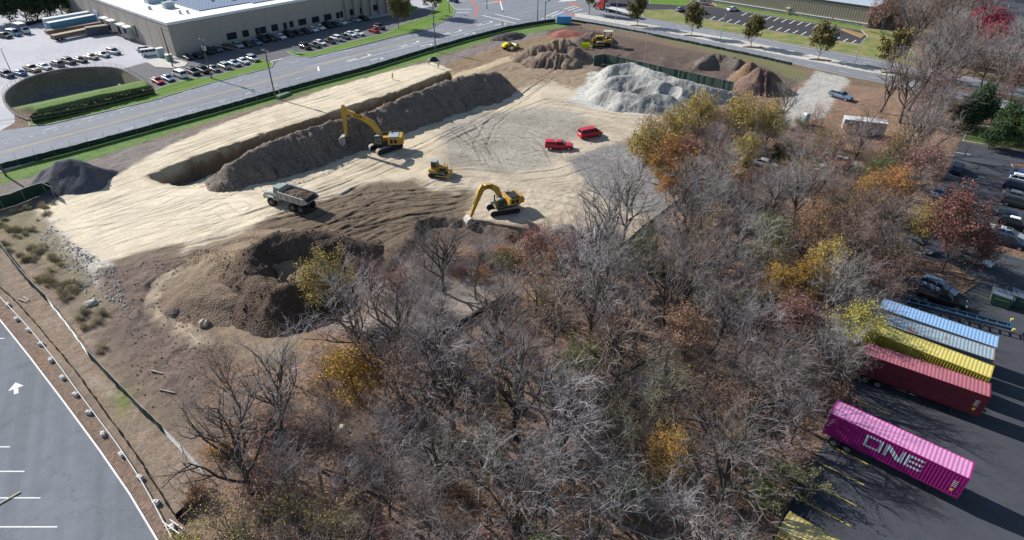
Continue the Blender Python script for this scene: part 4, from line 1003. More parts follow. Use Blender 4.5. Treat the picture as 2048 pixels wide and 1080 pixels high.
for i, (px, py) in enumerate(BLK_POS):
    p = GG(px, py)
    lab = "white ballast block beside the pipe rail, counted from the top: " + ["first", "second", "third", "fourth", "fifth", "sixth", "seventh", "eighth", "ninth", "tenth", "eleventh", "twelfth", "lowest"][i]
    if cb is None:
        cb = MB(); cb.box((0, 0, .2), (.62, .42, .4), 0, top=.9); cb.box((0, 0, .42), (.14, .3, .05), 0)
        cb = cb.build("ballast_block", mat("chalky_concrete", (.62, .61, .58), .9, var=.15), bevel=.02); o = cb
    else: o = cb.copy(); COL.objects.link(o)
    o.location = (p.x, p.y, p.z); o.rotation_euler = (0, 0, R(-55 + 17 * (i % 4))); tag(o, lab, "ballast block", "white ballast blocks beside the left lot")
# stacked folded barricade frames at lower left
t = thing("barricade", "white folded barrier frame lying across the kerb at the bottom of the left lot", "barrier", tuple(GG(345, 1062)), R(-30))
m = MB(); m.box((0, 0, .5), (2.4, .08, .14)); m.box((.1, .5, .4), (2.2, .08, .14)); m.build("board", PVC, t)
for s_ in (-1, 1):
    m = MB(); m.tube((s_ * 1.0, -.2, 0), (s_ * 1.0, .6, .55), .04); m.build("leg", MET, t)
t = thing("timber_plank", "loose yellowish plank lying across the stall line in the left lot", "plank", tuple(G(15, 1000)), head((0, 1006), (33, 987)))
m = MB(); m.box((0, 0, .1), (2.2, .14, .06)); m.build("board", mat("weathered_wood", (.45, .40, .28), .9, var=.2), t)
m = MB(); m.box((-.9, 0, .045), (.1, .3, .05)); m.build("batten", mat("weathered_wood", (.45, .40, .28)), t)
# ================================================ CARS
def paint(name, c, metal=.1, rough=.38): return mat(name, c, rough, metal, .04, 1.0, coat=.25, spec=.4)
PROTO = paint("body_paint", (.5, .5, .5))
TYRE = mat("tyre_rubber", (.02, .02, .022), .85, var=.1)
RIM = mat("wheel_rim", (.45, .46, .47), .35, .8)
CGL = mat("car_glass", (.012, .017, .022), .22, var=.02, spec=.35)
HLAMP = mat("headlamp_glass", (.75, .75, .75), .1, .2)
TLAMP = mat("tail_lamp_red", (.45, .02, .02), .25)
BLKP = mat("black_plastic", (.025, .025, .027), .7)
def wheel(root, x, y, r, w=.24, name="wheel", rimr=.62, rimm=None):
    m = MB(); m.tube((x, y - w / 2, r), (x, y + w / 2, r), r, n=18); o = m.build(name, TYRE, root, smooth=False)
    m = MB(); s_ = 1 if y > 0 else -1
    m.tube((x, y + s_ * w / 2 - s_ * .03, r), (x, y + s_ * (w / 2 + .012), r), r * rimr, n=12); m.build("rim", rimm or RIM, o)
    return o
def loft(mb, st, m=0):
    """stations (x, half width, z bottom, z top, crown inset) -> closed hull"""
    rings = []
    for (x, w, zb, zt, ins) in st:
        zm = zb + (zt - zb) * .45
        rings.append([(x, -w * .90, zb), (x, -w, zm), (x, -w * .985, zt - .06), (x, -w + ins, zt), (x, w - ins, zt), (x, w * .985, zt - .06), (x, w, zm), (x, w * .90, zb)])
    vs = [p for r in rings for p in r]; fs = []; n = 8
    for i in range(len(rings) - 1):
        for k in range(n): fs.append((i * n + k, (i + 1) * n + k, (i + 1) * n + (k + 1) % n, i * n + (k + 1) % n))
    fs.append(tuple(range(n - 1, -1, -1))); fs.append(tuple(range((len(rings) - 1) * n, len(rings) * n)))
    mb.add(vs, fs, m)
def greenhouse(root, xb0, xt0, xt1, xb1, wb, wt, zb, zt, body_mb, glass=True, roofm=None, split=None):
    """xb0 rear base, xt0 rear top, xt1 front top, xb1 front base"""
    b = [(xb0, -wb, zb), (xb1, -wb, zb), (xb1, wb, zb), (xb0, wb, zb)]; t = [(xt0, -wt, zt), (xt1, -wt, zt), (xt1, wt, zt), (xt0, wt, zt)]
    xr, xf = xt0 + .12, xt1 - .12
    tt = [(xr, -wt + .12, zt + .05), (xf, -wt + .12, zt + .05), (xf, wt - .12, zt + .05), (xr, wt - .12, zt + .05)]
    body_mb.add(b + t + tt, [(0, 1, 5, 4), (1, 2, 6, 5), (2, 3, 7, 6), (3, 0, 4, 7), (4, 5, 9, 8), (5, 6, 10, 9), (6, 7, 11, 10), (7, 4, 8, 11), (8, 9, 10, 11)])
    def panel(name, A, B, Cc, D, off, mg=.07):
        A, B, Cc, D = map(Vector, (A, B, Cc, D)); nrm = Vector(off); c = (A + B + Cc + D) / 4
        def bl(u, v): return (A * (1 - u) * (1 - v) + B * u * (1 - v) + Cc * u * v + D * (1 - u) * v)
        q_ = [bl(mg * .6, mg * 1.3), bl(1 - mg * .6, mg * 1.3), bl(1 - mg * .8, 1 - mg * 1.6), bl(mg * .8, 1 - mg * 1.6)]
        m = MB(); m.add([tuple(p + nrm) for p in q_] + [tuple(p - nrm) for p in q_], [(0, 1, 2, 3), (7, 6, 5, 4), (0, 4, 5, 1), (1, 5, 6, 2), (2, 6, 7, 3), (3, 7, 4, 0)])
        m.build(name, CGL, root)
    panel("windscreen", b[1], b[2], t[2], t[1], (.012, 0, .012)); panel("rear_window", b[3], b[0], t[0], t[3], (-.012, 0, .012))
    if glass:
        for s_ in (-1, 1):
            n_ = split or 2
            for k in range(n_):
                u0, u1 = k / n_, (k + 1) / n_
                B0 = Vector((xb0 + (xb1 - xb0) * u0, s_ * wb, zb)); B1_ = Vector((xb0 + (xb1 - xb0) * u1, s_ * wb, zb))
                T0 = Vector((xt0 + (xt1 - xt0) * u0, s_ * wt, zt)); T1 = Vector((xt0 + (xt1 - xt0) * u1, s_ * wt, zt))
                panel("side_window", B0, B1_, T1, T0, (0, s_ * .012, 0), .06)
def lamps(root, xf, xr, w, zf, zr):
    for s_ in (-1, 1):
        m = MB(); m.box((xf, s_ * w, zf), (.12, .34, .16)); m.build("headlight", HLAMP, root)
        m = MB(); m.box((xr, s_ * (w + .04), zr), (.10, .22, .26)); m.build("tail_light", TLAMP, root)
def make_car(kind, name=None):
    t = thing(name or {"sedan": "parked_car", "suv": "parked_suv", "van": "parked_van", "pickup": "pickup_truck"}[kind], "x", {"sedan": "car", "suv": "car", "van": "van", "pickup": "pickup truck"}[kind])
    b = MB()
    if kind == "sedan":
        loft(b, [(-2.36, .70, .38, .85, .15), (-2.25, .84, .24, .98, .14), (-1.2, .91, .20, 1.0, .12), (.9, .91, .20, .97, .12), (1.55, .89, .20, .86, .14), (2.15, .82, .22, .74, .16), (2.36, .62, .34, .62, .16)])
        greenhouse(t, -1.95, -1.15, .25, 1.15, .80, .60, .96, 1.42, b); R_, ax = .33, (1.45, -1.38); lamps(t, 2.22, -2.30, .62, .62, .80); W_ = .84
    elif kind == "suv":
        loft(b, [(-2.38, .78, .42, 1.0, .1), (-2.30, .90, .28, 1.12, .1), (-1.2, .95, .24, 1.12, .08), (1.0, .95, .24, 1.10, .1), (1.6, .93, .24, 1.04, .14), (2.2, .86, .28, .92, .16), (2.38, .70, .38, .78, .16)])
        greenhouse(t, -2.28, -1.95, .45, 1.15, .86, .70, 1.09, 1.70, b, split=3); R_, ax = .37, (1.48, -1.45); lamps(t, 2.24, -2.33, .66, .78, 1.02); W_ = .88
        for s_ in (-1, 1): m = MB(); m.box((-.7, s_ * .62, 1.80), (2.2, .05, .05)); m.build("roof_rail", BLKP, t)
    elif kind == "van":
        loft(b, [(-2.7, .90, .40, 1.1, .06), (-2.62, .96, .30, 1.2, .06), (1.3, .98, .28, 1.2, .06), (1.9, .95, .28, 1.12, .12), (2.5, .88, .32, .95, .16), (2.7, .74, .40, .85, .16)])
        greenhouse(t, -2.6, -2.5, 1.0, 1.9, .92, .82, 1.18, 2.02, b, split=4); R_, ax = .36, (1.7, -1.7); lamps(t, 2.55, -2.65, .70, .8, 1.2); W_ = .9
    else:
        loft(b, [(-2.9, .93, .50, 1.15, .04), (-.75, .95, .40, 1.17, .04), (-.7, .96, .40, 1.2, .05), (1.15, .96, .40, 1.2, .08), (1.9, .95, .42, 1.18, .12), (2.7, .90, .46, 1.08, .14), (2.88, .80, .5, .95, .14)])
        greenhouse(t, -.72, -.5, .55, 1.2, .86, .72, 1.18, 1.80, b); R_, ax = .42, (1.95, -1.75); lamps(t, 2.80, -2.86, .70, .95, .98); W_ = .89
        m = MB(); m.box((-1.85, 0, 1.185), (1.95, 1.55, .03)); m.build("truck_bed", BLKP, t)
    b.build("body", PROTO, t, bevel=.02)
    for x in ax:
        for s_ in (-1, 1): wheel(t, x, s_ * W_, R_)
    for s_ in (-1, 1):
        m = MB(); m.box((1.02 if kind != "pickup" else 1.05, s_ * (W_ + .16), 1.02 if kind == "sedan" else 1.22), (.12, .2, .14)); m.build("wing_mirror", BLKP, t)
    m = MB(); m.box(({"sedan": 2.36, "suv": 2.40, "van": 2.70, "pickup": 2.88}[kind], 0, .50), (.05, 1.1, .22)); m.build("grille", BLKP, t)
    return t
CP = {}
PC = {"white": (.74, .75, .76), "silver": (.42, .44, .46), "black": (.012, .013, .015), "charcoal": (.045, .05, .055), "grey": (.15, .16, .17), "navy": (.012, .025, .07), "blue": (.04, .12, .28), "pale blue": (.30, .42, .50),
      "red": (.42, .02, .025), "tan": (.33, .27, .19), "dark green": (.02, .05, .045), "crimson": (.50, .01, .035), "steel blue": (.16, .23, .33)}
def car(kind, colour, px, py, h, label, group=None, flip=False, z=None):
    if flip: h += math.pi
    p = GG(px, py) if z is None else Vector((*G(px, py)[:2], z))
    pm = paint(colour.replace(" ", "_") + "_paint", PC[colour], .25 if colour not in ("white", "red", "crimson") else 0)
    if kind not in CP:
        CP[kind] = make_car(kind); t = CP[kind]; t.location = p; t.rotation_euler = (0, 0, h)
        retint(t, {"body_paint": pm}) ; base_used = True
    else:
        t = copy_tree(CP[kind], p, h)
        def setm(o):
            for c in o.children:
                if c.name.startswith("body"): c.material_slots[0].link = 'OBJECT'; c.material_slots[0].material = pm
        setm(t)
    t['label'] = label
    if group: t['group'] = group
    elif 'group' in t: del t['group']
    return t
PERP = BA - math.pi / 2                 # bays are square to the warehouse front
ordn = ["first", "second", "third", "fourth", "fifth", "sixth", "seventh", "eighth", "ninth", "tenth", "eleventh", "twelfth", "thirteenth", "fourteenth", "fifteenth", "sixteenth", "seventeenth", "eighteenth", "nineteenth", "twentieth"]
KN = {"sedan": "sedan", "suv": "tall car", "van": "van", "pickup": "pickup truck"}
def row(lst, where, group, h, flipset=()):
    for i, (k, c, px, py) in enumerate(lst):
        car(k, c, px, py, h + R(((i * 37) % 5 - 2) * .8), "%s %s, %s in the row %s" % (c, KN[k], ordn[i], where), group, flip=(i in flipset), z=.03)
row([("suv", "navy", 16, 154), ("sedan", "blue", 41, 150), ("pickup", "tan", 66.7, 143), ("sedan", "white", 91.7, 138), ("suv", "grey", 116, 132.5), ("suv", "charcoal", 139.7, 127.5), ("sedan", "black", 163, 124), ("sedan", "tan", 185, 118), ("sedan", "silver", 208, 113.5), ("suv", "silver", 229, 108)],
    "behind the basin wall, counted from left", "cars parked behind the stormwater basin", PERP + R(12), (1, 4))
row([("sedan", "red", 317, 166), ("sedan", "steel blue", 338, 161), ("van", "white", 361, 154), ("suv", "charcoal", 388, 148.5), ("suv", "black", 408, 145), ("sedan", "grey", 429, 141.5), ("suv", "silver", 449, 136), ("sedan", "pale blue", 470, 131), ("sedan", "white", 488, 126.5), ("suv", "silver", 507, 122)],
    "on the left street lawn, from left", "cars parked along the left street lawn", PERP, (2, 6))
row([("sedan", "charcoal", 376, 118), ("sedan", "black", 398, 115), ("suv", "black", 418, 107), ("sedan", "grey", 436, 102.5), ("sedan", "charcoal", 456, 98), ("suv", "silver", 477, 95.5), ("sedan", "charcoal", 496, 92), ("sedan", "steel blue", 514, 89), ("suv", "black", 527, 83), ("suv", "charcoal", 543, 81), ("sedan", "white", 563, 77.5),
     ("suv", "black", 579, 72.5), ("sedan", "charcoal", 597, 69), ("sedan", "black", 612, 66), ("sedan", "white", 627, 63), ("sedan", "white", 641, 59), ("suv", "black", 657, 55), ("sedan", "charcoal", 671, 52), ("sedan", "white", 685, 48.6), ("sedan", "silver", 712, 43)],
    "under the warehouse front, from left", "cars parked under the warehouse front", PERP, ())
row([("suv", "black", 611, 97.5), ("sedan", "charcoal", 630, 94), ("sedan", "white", 641, 89.5), ("sedan", "black", 660, 85.5), ("suv", "white", 672, 80.5), ("sedan", "charcoal", 690, 77), ("sedan", "white", 702, 72.5), ("sedan", "white", 717, 70), ("sedan", "red", 748, 64.5), ("suv", "charcoal", 759, 58)],
    "on the right street lawn, from left", "cars parked along the right street lawn", PERP, (4, 8))
car("sedan", "black", 728, 40, PERP, "black sedan at the right end of the shaded warehouse row beside the silver sedan", z=.03)
car("suv", "charcoal", 12.5, 76, PERP + R(20), "charcoal sport utility car at the left edge of the trailer yard", z=.03)
car("van", "pale blue", 31, 71, PERP + R(15), "pale blue van beside the box truck in the trailer yard", z=.03)
car("van", "white", 304, 111, PERP + R(70), "white panel van beside the utility cabinets at the warehouse corner", z=.03)
car("sedan", "white", 291, 102, PERP + R(60), "white sedan behind the white panel van at the warehouse corner", z=.03)
car("sedan", "black", 810, 10, head((800, 12), (822, 8)), "black sedan beside the small round lawn island at the top", z=.03)
car("sedan", "charcoal", 793, 6, PERP, "charcoal sedan left of the small round lawn island", z=.03)
car("suv", "navy", 908, 4, head((900, 2), (917, 7)), "navy sport utility car on the street at the top of the corner lawn", z=.03)
# office lot
car("pickup", "silver", 1405, 9.5, head((1420, 11), (1392, 7.5)), "silver pickup with a cap parked at the top of the striped car park", flip=False, z=.04)
car("sedan", "silver", 1358.5, 22, head((1351, 25), (1367, 19)), "silver sedan at the left end of the striped car park", z=.04)
car("suv", "charcoal", 1401, 27.5, head((1392, 27), (1411, 28)), "charcoal sport utility car near the silver sedan in the striped car park", z=.04)
car("sedan", "white", 1465, 21.5, head((1458, 22), (1473, 20)), "white sedan parked alone in the upper stall row of the striped car park", z=.04)
car("sedan", "navy", 1640, 70.5, head((1630, 72), (1652, 67)), "navy sedan parked alone at the right end of the striped car park", z=.04)
# site pickups
t = car("pickup", "crimson", 1118, 297, head((1095, 299), (1145, 300)), "crimson red pickup truck with a matching cargo cap, the nearer of the two red vehicles")
def cap_on(t, m_):
    m = MB(); m.box((-1.82, 0, 1.52), (2.05, 1.76, .62), top=.94, topy=.88); c = m.build("cargo_cap", m_, t, bevel=.04)
    for s_ in (-1, 1): m = MB(); m.box((-1.82, s_ * .86, 1.54), (1.6, .04, .30), rx=-s_ * R(14)); m.build("window", CGL, c)
cap_on(t, MATS["crimson_paint"])
car("van", "crimson", 1180, 273, head((1156, 281), (1205, 272)), "crimson red sport van parked behind the red pickup")
car("pickup", "steel blue", 1680, 197, head((1660, 191), (1702, 204)), "steel blue crew cab pickup truck on the bare brown ground beside the ramp")
# cars behind the trees
car("sedan", "white", 1530, 333, head((1508, 326), (1552, 338)), "white sedan seen through the yellow leaved trees")
car("sedan", "white", 1650, 342, head((1636, 344), (1682, 342)), "white sedan in front of the silver sedans behind the bare trees")
car("sedan", "silver", 1657, 328, head((1640, 330), (1676, 326)), "silver sedan behind the white sedan beyond the bare trees")
car("suv", "silver", 1686, 334, head((1670, 332), (1700, 338)), "silver sport utility car at the right of the cars behind the bare trees")
# right lot
RX = head((2000, 467), (2048, 480))
car("suv", "navy", 1911, 343, head((1906, 352), (1917, 330)), "navy sport utility car at the upper left corner of the right parking lot", z=.03)
car("sedan", "steel blue", 1880, 390, head((1868, 396), (1893, 384)), "steel blue sedan half hidden under the bare trees by the right lot edge", z=.03)
car("sedan", "grey", 1838, 497, head((1822, 487), (1856, 505)), "grey sedan shaded under the trees left of the maroon tree", z=.03)
car("sedan", "silver", 1947, 524, head((1925, 516), (1972, 534)), "silver sedan parked at the mulch island under the maroon tree", z=.03)
car("suv", "steel blue", 1872, 582, head((1848, 572), (1896, 592)), "steel blue sport utility car beside the dark pickup above the containers", z=.03)
car("pickup", "black", 1879, 606, head((1850, 598), (1905, 614)), "black pickup truck between the steel blue car and the pale blue container", z=.03)
for i, (k, c, px, py) in enumerate([("sedan", "blue", 2046, 358), ("suv", "white", 2046, 369), ("suv", "navy", 2034, 382), ("sedan", "grey", 2033, 399), ("suv", "charcoal", 2032, 413), ("sedan", "navy", 2024, 441), ("suv", "black", 2026, 456), ("sedan", "silver", 2013, 474), ("suv", "navy", 2014, 491)]):
    o = car(k, c, px, py, RX + R((i * 13 % 5) - 2), "%s %s, %s from top in the right edge column of cars" % (c, KN[k], ordn[i]), "cars in the right lot column", z=.03)
    if i == 6: m = MB(); m.box((-.3, 0, 1.85), (1.5, .8, .16), top=.8); m.build("roof_box", TRIM, o, bevel=.04)
    if i == 7: m = MB(); m.box((-.2, 0, 1.475), (.7, .8, .02)); m.build("sunroof", CGL, o)
# ================================================ BOX TRUCK, TRAILERS, YARD THINGS
def box_body(mb, L, W, H, z): mb.box((0, 0, z + H / 2), (L, W, H))
def trailer(name, label, a, b, H, z0, wallm, topm, W=2.5, wheels=True):
    A, B = G(*a), G(*b); c = (A + B) / 2; L = (B - A).length; h = math.atan2((B - A).y, (B - A).x)
    t = thing(name, label, "trailer", (c.x, c.y, .03), h)
    m = MB(); box_body(m, L, W, H, z0); m.build("body", wallm, t, bevel=.03)
    m = MB(); m.box((0, 0, z0 + H + .04), (L - .05, W - .05, .06)); m.build("roof", topm, t)
    if wheels:
        for x in (-L / 2 + 1.4, -L / 2 + 2.7):
            for s_ in (-1, 1): wheel(t, x, s_ * (W / 2 - .2), .5, .35)
        for s_ in (-1, 1): m = MB(); m.tube((L / 2 - 2.5, s_ * .8, 0), (L / 2 - 2.5, s_ * .8, z0), .07); m.build("landing_leg", MET, t)
    return t
TWHITE = mat("trailer_white", (.62, .63, .63), .5, var=.08); TBLUE = mat("trailer_blue", (.10, .26, .38), .5, var=.1); RUSTB = mat("rusty_brown_steel", (.20, .135, .095), .8, var=.3, scale=1)
trailer("semi_trailer", "long white roofed trailer farthest back in the trailer yard", (95, 62), (187, 46), 2.6, 1.2, MET, TWHITE)
trailer("semi_trailer", "long pale roofed trailer with blue side in front of the white one", (104, 71), (196, 53), 2.7, 1.2, TBLUE, TWHITE)
trailer("flatbed_trailer", "long brown lattice trailer loaded with beams in the trailer yard", (96, 76), (206, 57), 1.1, 1.1, RUSTB, mat("brown_load", (.30, .24, .18), .9, var=.4))
trailer("flatbed_trailer", "low brown trailer nearest the camera in the trailer yard", (108, 83), (180, 68), .9, .9, RUSTB, mat("pale_brown_deck", (.36, .30, .24), .9, var=.3))
trailer("roll_off_container", "dark grey open container beside the dock shelters", (176, 72), (220, 66), 2.4, .2, mat("dark_container_grey", (.07, .08, .09), .7), mat("container_load", (.30, .26, .22), .9, var=.4), wheels=False)
t = thing("box_truck", "box truck with white box parked beside the pale blue van", "truck", tuple(G(47, 66)), PERP + R(10))
m = MB(); m.box((-.8, 0, 1.9), (4.6, 2.3, 2.3)); m.build("cargo_box", mat("grey_box_side", (.16, .17, .19), .6), t)
m = MB(); m.box((-.8, 0, 3.08), (4.6, 2.3, .06)); m.build("roof", TWHITE, t)
m = MB(); m.side([(1.6, .5), (3.2, .5), (3.2, 1.3), (2.7, 2.2), (1.6, 2.2)], -1, 1); m.build("cab", TWHITE, t)
m = MB(); m.box((3.0, 0, 1.72), (.06, 1.7, .7), ry=R(-29)); m.build("windscreen", CGL, t)
for x in (2.3, -1.9):
    for s_ in (-1, 1): wheel(t, x, s_ * .95, .45)
for px, py, w, d, h, mm, lab in ((323, 113, 1.8, 1.5, 2.4, "pale_green_cabinet", "tall pale green utility cabinet on the rock island"), (340, 122, 1.6, 1.4, 1.8, "sage_green_cabinet", "lower sage green transformer cabinet on the rock island")):
    t = thing("utility_cabinet", lab, "cabinet", tuple(G(px, py, .14)), BA); c_ = (.32, .42, .42) if 'pale' in mm else (.20, .29, .22)
    m = MB(); m.box((0, 0, h / 2), (w, d, h)); m.build("housing", mat(mm, c_, .6), t, bevel=.03); m = MB(); m.box((0, 0, h + .03), (w + .12, d + .12, .08)); m.build("lid", TRIM, t)
    for s_ in (-1, 1): m = MB(); m.box((s_ * w * .24, -d / 2 - .01, h * .5), (w * .44, .03, h * .8)); m.build("door", mat(mm, c_), t)
# red lorry with a pale flatbed on the cross road
hh = head((1262, 33), (1195, 17)); t = thing("semi_truck", "red semi truck with long white flatbed trailer on the cross road", "truck", tuple(G(1202, 19.5, .03)), hh)
RP = paint("truck_red_paint", (.38, .025, .03))
m = MB(); m.side([(-2.0, .8), (2.1, .8), (2.5, .9), (2.5, 1.5), (2.3, 1.9), (.7, 2.1), (.4, 2.9), (-.1, 3.6), (-2.0, 3.9)], -1.15, 1.15); m.build("cab", RP, t, bevel=.05)
m = MB(); m.box((.56, 0, 2.5), (.06, 2.0, .75), ry=R(-20)); m.build("windscreen", CGL, t)
for s_ in (-1, 1): m = MB(); m.box((-.2, s_ * 1.16, 2.4), (.8, .04, .6)); m.build("side_window", CGL, t); m = MB(); m.tube((-2.1, s_ * 1.0, .9), (-2.1, s_ * 1.0, 4.1), .09); m.build("exhaust_stack", MET, t)
m = MB(); m.box((2.45, 0, 1.1), (.2, 2.3, .5)); m.box((1.2, 0, 1.0), (.6, 2.36, .5)); m.build("bumper", MET, t)
m = MB(); m.box((-5, 0, .8), (8, .9, .3)); m.build("chassis", MET_D, t)
m = MB(); m.box((-11.0, 0, 1.45), (15.5, 2.5, .3)); m.build("flatbed_deck", TWHITE, t)
m = MB(); m.box((-3.3, 0, 2.3), (.15, 2.4, 1.5)); m.build("headboard", MET, t)
m = MB(); m.box((-11.5, .3, 1.75), (13, 1.4, .3)); m.build("load", TWHITE, t)
for x in (1.6, -3.4, -4.7, -16.2, -17.5):
    for s_ in (-1, 1): wheel(t, x, s_ * 1.0, .52, .4)
# ================================================ CONTAINERS ON CHASSIS
def corr(u, per=.28, dep=.045):
    """trapezoid corrugation depth at distance u along the wall"""
    t = (u % per) / per
    if t < .30: return 0.0
    if t < .5: return -dep * (t - .30) / .2
    if t < .8: return -dep
    return -dep * (1 - (t - .8) / .2)
def corr_breaks(L, per):
    xs = [0.0]; k = 0
    while k * per < L:
        for f in (0, .30, .5, .8):
            x = k * per + f * per
            if 0 < x < L: xs.append(x)
        k += 1
    xs.append(L); return sorted(set(round(x, 5) for x in xs))
def container(label, p, h, mwall, mroof, mframe, L=12.19, W=2.44, H=2.9, z0=1.18, letters=None, marks=True):
    t = thing("shipping_container", label, "shipping container", (p.x, p.y, z0), h, "forty foot shipping containers")
    def wall(a, b, name, per=.28, dep=.045, m_=mwall):
        a = Vector(a); b = Vector(b); d = (b - a); Lw = d.length; d.normalize(); n_ = Vector((d.y, -d.x, 0)); m = MB(); xs = corr_breaks(Lw, per)
        pts = [a + d * x + n_ * (corr(x, per, dep) - .01) for x in xs]
        for p0, p1 in zip(pts[:-1], pts[1:]): m.quad([(p0.x, p0.y, .16), (p1.x, p1.y, .16), (p1.x, p1.y, H - .1), (p0.x, p0.y, H - .1)])
        return m.build(name, m_, t)
    x0, x1, y0, y1 = -L / 2, L / 2, -W / 2, W / 2
    near = wall((x0 + .1, y0, 0), (x1 - .1, y0, 0), "side_panel"); wall((x1 - .1, y1, 0), (x0 + .1, y1, 0), "side_panel"); wall((x1, y0 + .1, 0), (x1, y1 - .1, 0), "front_panel")
    m = MB(); xs = corr_breaks(L - .2, .36)
    for u, v in zip(xs[:-1], xs[1:]):
        a, b = H - .03 + corr(u, .36, .025), H - .03 + corr(v, .36, .025)
        m.quad([(x0 + .1 + u, y0 + .06, a), (x0 + .1 + v, y0 + .06, b), (x0 + .1 + v, y1 - .06, b), (x0 + .1 + u, y1 - .06, a)])
    m.build("roof_panel", mroof, t)
    m = MB()
    for x in (x0 + .06, x1 - .06):
        for y in (y0 + .06, y1 - .06): m.box((x, y, H / 2), (.13, .13, H - .02))
        m.box((x, 0, H - .07), (.12, W - .26, .12)); m.box((x, 0, .08), (.12, W - .26, .14))
    for y in (y0 + .04, y1 - .04): m.box((0, y, H - .065), (L - .26, .07, .11)); m.box((0, y, .08), (L - .26, .07, .14))
    m.build("frame", mframe, t)
    for x in (x0 + .09, x1 - .09):
        for y in (y0 + .08, y1 - .08):
            for z in (.06, H - .04): m = MB(); m.box((x, y, z), (.19, .17, .13)); m.build("corner_casting", mframe, t)
    for s_ in (-1, 1):
        m = MB(); m.box((x0 - .01, s_ * W / 4, H / 2), (.05, W / 2 - .12, H - .25)); d = m.build("door", mwall, t)
        for yy in (-.3, .3): m = MB(); m.tube((x0 - .06, s_ * W / 4 + yy * .8, .15), (x0 - .06, s_ * W / 4 + yy * .8, H - .12), .025); m.build("locking_bar", MET, d)
    if letters: letters(t, L, W, H)
    return t, near
def chassis_for(t, L=12.19, lead=0.6):
    i = len([o for o in bpy.data.objects if o.name.startswith("container_chassis")])
    lab = ["under the magenta container", "under the maroon container", "under the yellow container of the tight row", "under the rusty grey container", "under the pale blue container", "under the yellow container cut by the bottom edge"][i]
    c = thing("container_chassis", "dark steel wheeled chassis " + lab, "trailer", (t.location.x, t.location.y, .02), t.rotation_euler.z, "container chassis")
    m = MB()
    for y in (-.45, .45): m.box((lead / 2, y, .98), (L + lead, .14, .28))
    for x in np.arange(-L / 2 + .3, L / 2 + lead, 1.9): m.box((x, 0, .96), (.1, .76, .12))
    for x in (-L / 2 + .2, L / 2 - .2): m.box((x, 0, 1.10), (.2, 2.4, .12))
    m.build("frame", MET_D, c)
    for x in (-L / 2 + 1.3, -L / 2 + 2.6):
        for s_ in (-1, 1): wheel(c, x, s_ * .98, .5, .42)
    for s_ in (-1, 1): m = MB(); m.box((L / 2 - 2.3, s_ * .7, .5), (.12, .12, .96)); m.box((L / 2 - 2.3, s_ * .7, .03), (.3, .3, .05)); m.build("landing_leg", MET_D, c)
    return c
LETW = mat("pale_lettering_paint", (.50, .62, .64), .6, var=.1)
def strokes_ONE(t, L, W, H):
    """big ONE lettering painted on the ribs: each letter sliced into columns that follow the corrugation"""
    y0 = -W / 2; lx0 = -L / 2 + .1
    zb, zt = .95, 2.45; th = .27
    def cols_O(u, w): 
        if u < th or u > w - th: return [(zb, zt)]
        return [(zb, zb + .22), (zt - .22, zt)]
    def cols_N(u, w):
        if u < th or u > w - th: return [(zb, zt)]
        c = zt - (u - th * .4) / (w - th * .8) * (zt - zb); return [(max(zb, c - .38), min(zt, c + .30))]
    def cols_E(u, w):
        if u < th: return [(zb, zt)]
        return [(zb, zb + .24), ((zb + zt) / 2 - .12, (zb + zt) / 2 + .12), (zt - .24, zt)]
    for nm, x0, w, fn in (("letter_O", 3.55, 1.55, cols_O), ("letter_N", 5.35, 1.65, cols_N), ("letter_E", 7.25, 1.40, cols_E)):
        m = MB(); xs = [0.0]; x = 0
        while x < w: x += .035; xs.append(min(x, w))
        for a, b in zip(xs[:-1], xs[1:]):
            ya = y0 + .01 - corr(x0 + a) - .024; yb = y0 + .01 - corr(x0 + b) - .024
            for (z0, z1), (z2, z3) in zip(fn(a, w), fn(b, w)) if len(fn(a, w)) == len(fn(b, w)) else []:
                m.quad([(lx0 + x0 + a, ya, z0), (lx0 + x0 + b, yb, z2), (lx0 + x0 + b, yb, z3), (lx0 + x0 + a, ya, z1)])
        m.build("lettering", LETW, t)
def placard(t, L, W, H):
    m = MB(); m.box((L / 2 - .75, -W / 2 - .012, .75), (.22, .03, .3)); m.build("placard", mat("yellow_placard", (.7, .5, .05), .6), t)
    for k in range(4): m = MB(); m.box((L / 2 - .75, -W / 2 - .012, 1.25 + k * .22), (.4, .02, .08)); m.build("stencil_marking", mat("stencil_white", (.5, .45, .45), .7), t)
def cpaint(n, c, sec=None, lo=.55, hi=.7, r=.55): return mat(n, c, r, .0, .10, .8, second=sec, sec_scale=.45, sec_lo=lo, sec_hi=hi, spec=.4)
def place_cont(TR, TL, z_top=4.08):
    A, B = G(*TR, z_top), G(*TL, z_top); d = (A - B); d.z = 0; d.normalize(); n_ = Vector((-d.y, d.x, 0))
    c = A - d * (12.19 / 2) - n_ * (2.44 / 2); return Vector((c.x, c.y, 0)), math.atan2(d.y, d.x)
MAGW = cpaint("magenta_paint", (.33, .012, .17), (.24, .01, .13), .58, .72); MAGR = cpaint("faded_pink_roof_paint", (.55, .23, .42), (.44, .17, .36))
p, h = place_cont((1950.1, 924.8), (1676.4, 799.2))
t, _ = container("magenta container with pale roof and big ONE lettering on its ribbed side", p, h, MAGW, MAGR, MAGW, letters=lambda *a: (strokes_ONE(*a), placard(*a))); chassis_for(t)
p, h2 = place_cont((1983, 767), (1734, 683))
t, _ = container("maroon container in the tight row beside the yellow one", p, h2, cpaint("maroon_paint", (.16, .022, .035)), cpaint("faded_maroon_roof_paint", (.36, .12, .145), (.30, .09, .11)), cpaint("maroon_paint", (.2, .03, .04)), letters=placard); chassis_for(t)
p, h3 = place_cont((1989, 732), (1749, 641))
